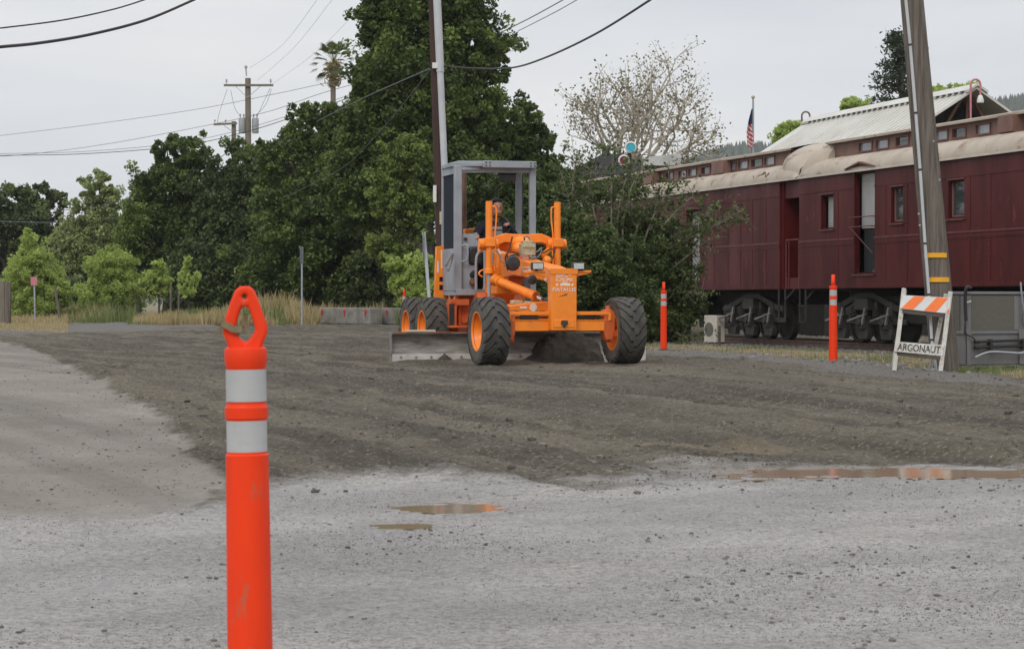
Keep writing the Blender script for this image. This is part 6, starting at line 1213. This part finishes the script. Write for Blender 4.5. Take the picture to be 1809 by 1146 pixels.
# ============================================================ BACKGROUND
# pale metal roofed building
A1_, A2_ = at(1713, 160, 62), at(1430, 215, 72.8); A2_.z = A1_.z; ax = (A2_ - A1_).normalized(); nn = Vector((ax.y, -ax.x, 0)); Lr = (A2_ - A1_).length; B = empty('station_building', (A1_.x, A1_.y, 0), math.atan2(ax.y, ax.x), 'building with ribbed white metal gable roof behind the nearest carriage', 'building')
zr = A1_.z; hw, dz = 4.4, 2.75
for s_ in (-1, 1):
    m_ = MB(); m_.prism([(0, zr), (s_ * hw, zr - dz), (s_ * hw, zr - dz + .05), (0, zr + .06)], -.4, Lr, 'YZ')
    for i in range(int(Lr / .38)): x = -.35 + i * .38; m_.prism([(0, zr + .06), (s_ * hw, zr - dz + .05), (s_ * hw, zr - dz + .09), (0, zr + .10)], x, x + .05, 'YZ')
    m_.build('roof', 'wroof', B, smooth=False)
m_ = MB(); m_.prism([(-.35, zr - .05), (0, zr + .16), (.35, zr - .05), (.33, zr - .12), (0, zr + .09), (-.33, zr - .12)], -.45, Lr, 'YZ'); m_.build('ridge_cap', 'wroof', B, smooth=False)
m_ = MB(); 
for i in range(int(Lr / .38)): m_.box((-.2 + i * .38, -.36, zr - .085), (.17, .03, .05)); m_.box((-.2 + i * .38, .36, zr - .085), (.17, .03, .05))
tag(m_.build('ridge_vent', 'black', B), kind='stuff')
m_ = MB(); m_.bb(1.0, Lr - .3, -hw + .3, hw - .3, 0, zr - dz - .02); m_.prism([(-hw + .3, zr - dz - .02), (hw - .3, zr - dz - .02), (0, zr - .25)], .9, 1.0, 'YZ'); m_.build('wall', 'underframe', B)  # near-black gable panel stands in for the shaded inside of the open gable
m_ = MB()
for y in (-1.6, 0, 1.6): m_.bar((.2, y * .1, zr - .2), (.2, y, zr - dz + .3), .08, .08)
m_.bar((.2, -hw + .3, zr - dz + .3), (.2, hw - .3, zr - dz + .3), .1, .12); m_.build('truss', 'winfr', B)
def goose(px, py_top, pxl, pyl, pxr, pyr, Y, label, mat='rail'):
    b_ = at(pxl, pyl, Y); e = at(pxr, pyr, Y); tp_ = at(px, py_top, Y); t = empty('gooseneck_lamp', b_, 0, label, 'lamp', 'gooseneck lamps on the white roof'); m_ = MB(); r_ = (e.x - b_.x) / 2
    m_.tube([Vector((0, 0, -.6))] + [Vector((r_ - r_ * math.cos(a), 0, tp_.z - b_.z - r_ + r_ * math.sin(a))) for a in np.linspace(0, math.pi, 12)] + [Vector((e.x - b_.x, 0, e.z - b_.z))], .03, 8); m_.build('pipe', mat, t)
    m_ = MB(); m_.lathe([(.03, .12), (.06, .1), (.10, -.02), (.10, -.10), (.02, -.1)], 14, 'Z', (e.x - b_.x, 0, e.z - b_.z)); m_.build('lamp_shade', 'offwhite', t)
goose(1723, 141, 1714, 178, 1731, 176, 61.2, 'red gooseneck lamp pipe above the near gable of the white roof', 'sign_red'); goose(1423, 198, 1416, 220, 1430, 214, 73, 'small gooseneck lamp pipe at the left end of the white roof')
# grey roofed building with pale parapet
Yg = 96; B = empty('grey_roof_building', base_at(1090, Yg), 0, 'building with dark grey sloping roof and long pale parapet behind the farther carriage', 'building'); o0 = Vector(B.location)
def rel(px, py, Y=Yg): return at(px, py, Y) - o0
a, b_, c, d_ = rel(1064, 272), rel(1106, 272), rel(1165, 322), rel(960, 330); e_, f_ = rel(960, 330, Yg + 9), rel(1165, 322, Yg + 9); a2, b2 = a + Vector((0, 5, 0)), b_ + Vector((0, 5, 0))
m_ = MB(); m_.add([a, b_, c, d_, a2, b2, f_, e_], [(0, 3, 2, 1), (0, 4, 7, 3), (1, 2, 6, 5), (4, 5, 6, 7), (0, 1, 5, 4)]); m_.build('roof', 'groof', B, smooth=False)
m_ = MB(); p0, p1 = rel(1139, 287), rel(1206, 280); m_.prism([(p0.x, rel(0, 290).z), (p0.x, rel(0, 276).z), (p1.x, rel(0, 268).z), (p1.x, rel(0, 290).z)], 1, 6); m_.build('parapet', 'offwhite', B)
m_ = MB(); q0, q1 = rel(1130, 275), rel(1262, 272); m_.prism([(q0.x, q0.z - .05), (q0.x, q0.z + .12), (q1.x, q1.z), (q1.x, q1.z - .15)], 8, 14); m_.prism([(q0.x, 0), (q0.x, q0.z - .06), (q1.x, q1.z - .16), (q1.x, 0)], 8.1, 14); m_.build('rear_wing', 'groof', B)
m_ = MB(); m_.bb(d_.x + .5, c.x + 2, .6, 8, -.1, rel(0, 327).z); m_.build('wall', 'wall', B)
v_ = rel(1135, 266); m_ = MB(); m_.cyl((v_.x, 3, v_.z - .6), (v_.x, 3, v_.z), .12, 10); m_.cyl((v_.x, 3, v_.z), (v_.x, 3, v_.z + .1), .16, 10, .06); m_.build('roof_vent', 'black', B)
# signal
Yq = 50; t = empty('railway_signal', base_at(1112, Yq), 0, 'railway target signal with turquoise disc above maroon disc in white rings', 'signal'); o0 = Vector(t.location); m_ = MB(); m_.cyl((0, .12, -.1), (0, .12, rel(1112, 262, Yq).z), .05, 10)
c1, c2 = rel(1114, 260.5, Yq), rel(1102, 283.5, Yq); m_.bar((0, .12, c1.z - .02), (c1.x, .12, c1.z - .02), .05, .05); m_.bar((0, .12, c2.z), (c2.x, .12, c2.z), .05, .05); m_.build('mast', 'darkmetal', t)
for c, mt_, rr in ((c1, 'cyan', .105), (c2, 'disc_red', .10)):
    m_ = MB(); m_.lathe([(.001, .02), (rr * 1.28, .02), (rr * 1.32, -.03), (rr * 1.0, -.05), (rr, -.02)], 28, 'Y', (c.x, .02, c.z)); g_ = m_.build('ring', 'offwhite', t); m_ = MB(); m_.lathe([(.001, -.025), (rr * .98, -.02), (rr * .98, -.01), (.001, -.01)], 28, 'Y', (c.x, .01, c.z)); m_.build('disc', mt_, g_)
# flag
Yf = 78; t = empty('flag_pole', base_at(1331, Yf), 0, 'flag pole with limp striped flag above the carriage roof', 'flag pole'); o0 = Vector(t.location); m_ = MB(); m_.cyl((0, 0, -.1), rel(1330, 172, Yf), .05, 10, .035); m_.build('pole', 'galv', t); m_ = MB(); m_.ball(rel(1330, 172, Yf), .07, 10); m_.build('finial', 'brass', t)
zt_, zb_ = rel(0, 193, Yf).z, rel(0, 259, Yf).z; nz_ = 40; nx_ = 10; Vf = []; Ff = []; mi = []
for i in range(nz_ + 1):
    s_ = i / nz_; wd = np.interp(s_, [0, .3, .6, .85, 1], [.04, .16, .24, .20, .13])
    for j in range(nx_ + 1): u = j / nx_; Vf.append((-.03 - wd * u + .14 * max(0, s_ - .55) * (1 - u), .09 * math.sin(u * 9 + s_ * 4), zt_ + (zb_ - zt_) * s_ - .10 * u * s_))
for i in range(nz_):
    for j in range(nx_):
        Ff.append((i * (nx_ + 1) + j, i * (nx_ + 1) + j + 1, (i + 1) * (nx_ + 1) + j + 1, (i + 1) * (nx_ + 1) + j)); s_ = i / nz_; u = j / nx_
        mi.append(2 if s_ < .40 else (int(s_ * 17 + u * 3.2) % 2))
fo = raw_mesh('flag', np.array(Vf), np.array(Ff), ['flag_red', 'flag_white', 'flag_blue'], t, midx=mi, smooth=True); sd2 = fo.modifiers.new('thick', 'SOLIDIFY'); sd2.thickness = .006
# hills with conifers
hx = np.linspace(-700, 1100, 240); Yh = 2000
ridge = np.interp(hx, [-700, 120, 160, 210, 260, 330, 420, 480, 560, 700, 1100], [0, 100, 128, 145, 152, 170, 188, 193, 205, 222, 240]) + fbm(hx * .012, hx * 0, 4, 3) * 18 - 9
dpt = np.linspace(-700, 500, 40); HXX, HYY = np.meshgrid(hx, dpt, indexing='ij'); prf = ss(-700, 0, HYY) * .75 + .25 * ss(-250, 0, HYY); prf = np.where(HYY > 0, 1 - .3 * ss(0, 500, HYY), prf); HZ = ridge[:, None] * prf * (1 + .04 * fbm(HXX * .01, HYY * .01, 3, 4)) - 1
ii = np.arange(240 * 40).reshape(240, 40); q = np.stack([ii[:-1, :-1], ii[1:, :-1], ii[1:, 1:], ii[:-1, 1:]], -1).reshape(-1, 4); LM['hill'] = pm('wooded hillside', (0.03, 0.042, 0.02), (0.055, 0.07, 0.03), .02, .95)
o = raw_mesh('hill', np.stack([HXX, HYY + Yh, HZ], -1).reshape(-1, 3), q, LM['hill'], smooth=True); tag(o, kind='structure')
rs = np.random.RandomState(71); n = 6500; tx_ = rs.uniform(60, 700, n); td_ = np.where(rs.rand(n) < .4, rs.uniform(-30, 20, n), -rs.rand(n) ** 1.3 * 600); zz_ = np.interp(tx_, hx, ridge) * (ss(-700, 0, td_) * .75 + .25 * ss(-250, 0, td_)) - 2; hh = rs.uniform(7, 17, n); k6 = 6; ang = np.arange(k6) * 2 * np.pi / k6
ringv = np.stack([np.cos(ang), np.sin(ang), 0 * ang], -1); vs = []; 
R1 = (hh * rs.uniform(.18, .30, n)); basep = np.stack([tx_, td_ + Yh, zz_ + hh * .1], -1); V1 = basep[:, None] + ringv[None] * (R1[:, None, None] * (0.7 + .6 * rs.rand(n, k6, 1))); tip = basep + np.stack([0 * hh, 0 * hh, hh], -1); Vv = np.concatenate([V1, tip[:, None]], 1).reshape(-1, 3); Fv = np.array([(i, (i + 1) % k6, k6) for i in range(k6)]); Fv = (Fv[None] + (np.arange(n) * 7)[:, None, None]).reshape(-1, 3)
o = raw_mesh('far_forest', Vv, Fv, LM['conif'], tint=np.repeat(rs.rand(n), 7)); tag(o, kind='stuff')
# ============================================================ POWER POLES AND WIRES
def power_pole(base, toppx, Y, r, mat, label, arm=None, extra=None):
    b_ = base; t = empty('power_pole', b_, 0, label, 'power pole'); tp_ = at(*toppx, Y) - b_; m_ = MB(); m_.tube([(0, 0, -.2), tp_], [r * 1.25, r], 12); m_.build('pole', mat, t)
    if arm:
        for (xa, xb, py) in arm:
            a = at(xa, py, Y) - b_; c = at(xb, py, Y) - b_; m_ = MB(); m_.bar(a + Vector((0, -r - .06, 0)), c + Vector((0, -r - .06, 0)), .12, .14, (0, -1, 0)); ao = m_.build('crossarm', mat, t)
            m_ = MB(); mp_ = at(toppx[0], py + 22, Y) - b_ + Vector((0, -r - .03, 0)); 
            for e in (a, c): m_.bar(Vector((e.x * .5 + mp_.x * .5, -r - .05, e.z - .06)), mp_, .03, .03)
            m_.build('brace', 'galv', ao); m_ = MB()
            for e, sg in ((a, 1), (c, -1)):
                p = e + Vector((sg * .15, -r - .06, .06)); m_.lathe([(.02, 0), (.02, .12), (.07, .14), (.06, .20), (.03, .22), (.05, .28), (.001, .30)], 10, 'Z', p)
            m_.build('insulator', 'transf', ao)
    return t, b_
Y1 = 125; t, b_ = power_pole(base_at(440, Y1), (438.5, 139), Y1, .165, 'wood_pale', 'taller wooden power pole with long crossarm and two transformers', arm=[(397, 484, 152)])
m_ = MB(); p = at(436, 135, Y1) - b_; q = at(435, 122, Y1) - b_; m_.cyl(p, q, .04, 8); m_.lathe([(.02, 0), (.09, .02), (.08, .16), (.001, .18)], 10, 'Z', q); m_.build('insulator', 'transf', t)
for px in (428, 451.5):
    m_ = MB(); p = at(px, 236, Y1) - b_; m_.lathe([(.001, 0), (.18, 0), (.20, .06), (.20, .80), (.17, .88), (.001, .90)], 18, 'Z', p)
    tr_ = m_.build('transformer', 'transf', t); m_ = MB()
    for dx in (-.10, .10): m_.lathe([(.03, .88), (.03, 1.0), (.06, 1.02), (.05, 1.1), (.001, 1.14)], 8, 'Z', p + Vector((dx, 0, 0)))
    m_.build('bushing', 'transf', tr_)
Y2 = 132; t, b_ = power_pole(base_at(414, Y2), (413.5, 215), Y2, .14, 'wood_pale', 'shorter power pole with one sided crossarm left of the taller one')
m_ = MB(); a = at(379, 221, Y2) - b_; c = at(420, 219, Y2) - b_; m_.bar(a + Vector((0, -.25, 0)), c + Vector((0, -.25, 0)), .12, .14, (0, -1, 0)); ao = m_.build('crossarm', 'wood_pale', t); m_ = MB(); m_.bar(at(397, 223, Y2) - b_ + Vector((0, -.25, 0)), at(412, 233, Y2) - b_ + Vector((0, -.25, 0)), .04, .04)
for px in (381, 400): m_.lathe([(.02, 0), (.02, .12), (.07, .14), (.06, .20), (.001, .24)], 10, 'Z', at(px, 219, Y2) - b_ + Vector((0, -.25, 0)))
m_.build('insulator', 'transf', ao); m_ = MB(); m_.bar(at(416, 248, Y2) - b_, at(430, 247, Y2) - b_, .10, .08); m_.box(at(426, 252, Y2) - b_, (.3, .2, .25)); m_.box(at(405, 258, Y2) - b_, (.22, .1, .35), (0, .2, 0)); m_.build('cable_bracket', 'darkmetal', t)
# near brown pole with pale riser conduit
Y3 = 46; b3 = base_at(787, Y3); t = empty('utility_pole', b3, 0, 'dark brown wooden pole with wide pale conduit rising behind the grader cab', 'utility pole'); m_ = MB(); d3_ = at(765.5, -30, Y3) - b3; m_.tube([(0, 0, -.1), d3_ * 1.0], [.135, .11], 16); m_.build('pole', 'wood_red', t)
m_ = MB(); m_.tube([at(796, 560, Y3 - .15) - b3, at(785, 290, Y3 - .15) - b3, at(778, 128, Y3 - .15) - b3], .072, 14); m_.tube([at(778, 128, Y3 - .15) - b3, at(770.5, -40, Y3 - .15) - b3], .085, 14); m_.build('conduit', 'conduit', t)
m_ = MB(); m_.box(at(777, 342, Y3 - .3) - b3 + Vector((-.11, .1, 0)), (.07, .05, .36)); m_.box(at(769, 117, Y3 - .15) - b3, (.12, .15, .12)); m_.build('junction_plate', 'offwhite', t); m_ = MB(); m_.box(at(779.5, 385, Y3 - .25) - b3, (.07, .04, .27)); m_.build('tag_plate', 'brass', t)
def wire(pts, r, label, mat='cable_l', grp='overhead wires', nm='overhead_wire'):
    P_ = [at(*p) for p in pts]; m_ = MB(); m_.tube([p - P_[0] for p in smooth_path(P_, 8)], r, 6); o = m_.build(nm, mat); o.location = P_[0]; tag(o, label, 'wire', grp)
wire([(-40, 89, 20), (0, 84, 20), (70, 77, 21), (160, 62, 22), (260, 36, 23), (350, -2, 24), (400, -24, 24.5)], .016, 'thick black cable sweeping across the top left corner', 'cable')
wire([(-40, 55, 24), (0, 51, 24), (110, 37, 24), (200, 18, 24.5), (262, -1, 25), (320, -20, 25)], .0085, 'thinner black cable above the thick one in the top left corner', 'cable')
wire([(785, 117, 46), (830, 121, 44), (900, 121, 40), (960, 104, 36), (1050, 62, 31), (1150, 0, 27), (1190, -28, 25)], .016, 'sagging cable from the dark brown pole up to the top edge', 'cable')
wire([(882, 60, 48), (940, 31, 44), (1004, -4, 40), (1040, -22, 38)], .011, 'left one of two thin wires beside the tallest tree top'); wire([(915, 56, 52), (980, 23, 46), (1030, -5, 42), (1060, -20, 40)], .009, 'right one of two thin wires beside the tallest tree top')
wire([(442, 121, 125), (500, 80, 115), (560, 2, 100), (580, -25, 96)], .007, 'thin wire rising steeply from the top of the taller power pole'); wire([(455, 143, 125), (520, 85, 112), (588, 0, 100), (605, -22, 96)], .007, 'thin wire rising from the middle of the long crossarm'); wire([(482, 149, 125), (560, 92, 110), (628, 24, 98), (660, -10, 92)], .006, 'thin wire rising from the right end of the long crossarm')
wire([(-30, 242, 140), (0, 240, 140), (150, 222, 135), (340, 195, 128), (480, 168, 118), (583, 146, 108), (760, 110, 84)], .014, 'long wire passing left of the taller pole at mid height, uppermost of four'); wire([(-30, 278, 140), (60, 272, 140), (200, 253, 135), (381, 219, 131), (480, 196, 118), (570, 165, 108), (700, 130, 90)], .014, 'long wire meeting the shorter pole crossarm')
wire([(-30, 277, 120), (0, 275, 120), (150, 272, 120), (320, 258, 118), (440, 232, 115), (560, 193, 108), (760, 124, 80)], .018, 'thick lower telephone cable across the left sky', 'cable'); wire([(-30, 272, 120), (150, 268, 120), (320, 252, 118), (440, 226, 115), (560, 188, 108), (760, 119, 80)], .012, 'thinner telephone cable just above the thick lower one')
wire([(-20, 347, 132), (20, 357, 132), (95, 370, 132), (180, 368, 132), (250, 345, 132), (340, 310, 132), (413, 262, 131)], .022, 'pale sagging wire crossing the left trees from the shorter pole'); wire([(-20, 390, 118), (60, 393, 118), (150, 392, 116), (260, 376, 112), (420, 350, 105), (600, 310, 92)], .020, 'second pale wire low across the left trees')
wire([(760, 122, 46.2), (700, 148, 52), (640, 175, 60), (560, 215, 75)], .013, 'cable falling left from the dark brown pole in front of the tallest tree'); wire([(760, 124, 46.2), (720, 175, 50), (660, 245, 58), (600, 300, 70), (500, 350, 90)], .010, 'steeper cable falling left from the dark brown pole across dark foliage')
for k, (a, c, e) in enumerate((((402, 158), (388, 200), (384, 220)), ((408, 160), (415, 190), (424, 205)), ((480, 158), (470, 185), (452, 205)), ((478, 156), (462, 190), (455, 205)))): wire([(a[0], a[1], 124.7), (c[0], c[1], 124.7), (e[0], e[1], 124.7)], .012, ('slack jumper wire hanging from the left end of the long crossarm', 'slack jumper wire from the crossarm to the left transformer', 'slack jumper wire from the right end of the crossarm to the right transformer', 'second jumper wire down to the right transformer')[k], nm='jumper_wire', grp='jumper wires')
# pale cars and walls glimpsed through the trees are left to gaps in the foliage
# ============================================================ HAZE
hz_ = MB(); hz_.bb(-2000, 2000, -50, 3350, -3, 330); hm = bpy.data.materials.new('haze'); hm.use_nodes = True; hn = hm.node_tree.nodes; hl = hm.node_tree.links; hn.clear(); ho_ = hn.new('ShaderNodeOutputMaterial'); hv = hn.new('ShaderNodeVolumePrincipled'); hv.inputs['Color'].default_value = (.86, .92, 1, 1); hv.inputs['Density'].default_value = HAZE_D; hl.new(hv.outputs[0], ho_.inputs['Volume'])
if HAZE_D > 0: ho2 = hz_.build('haze', hm, smooth=False); tag(ho2, kind='stuff')
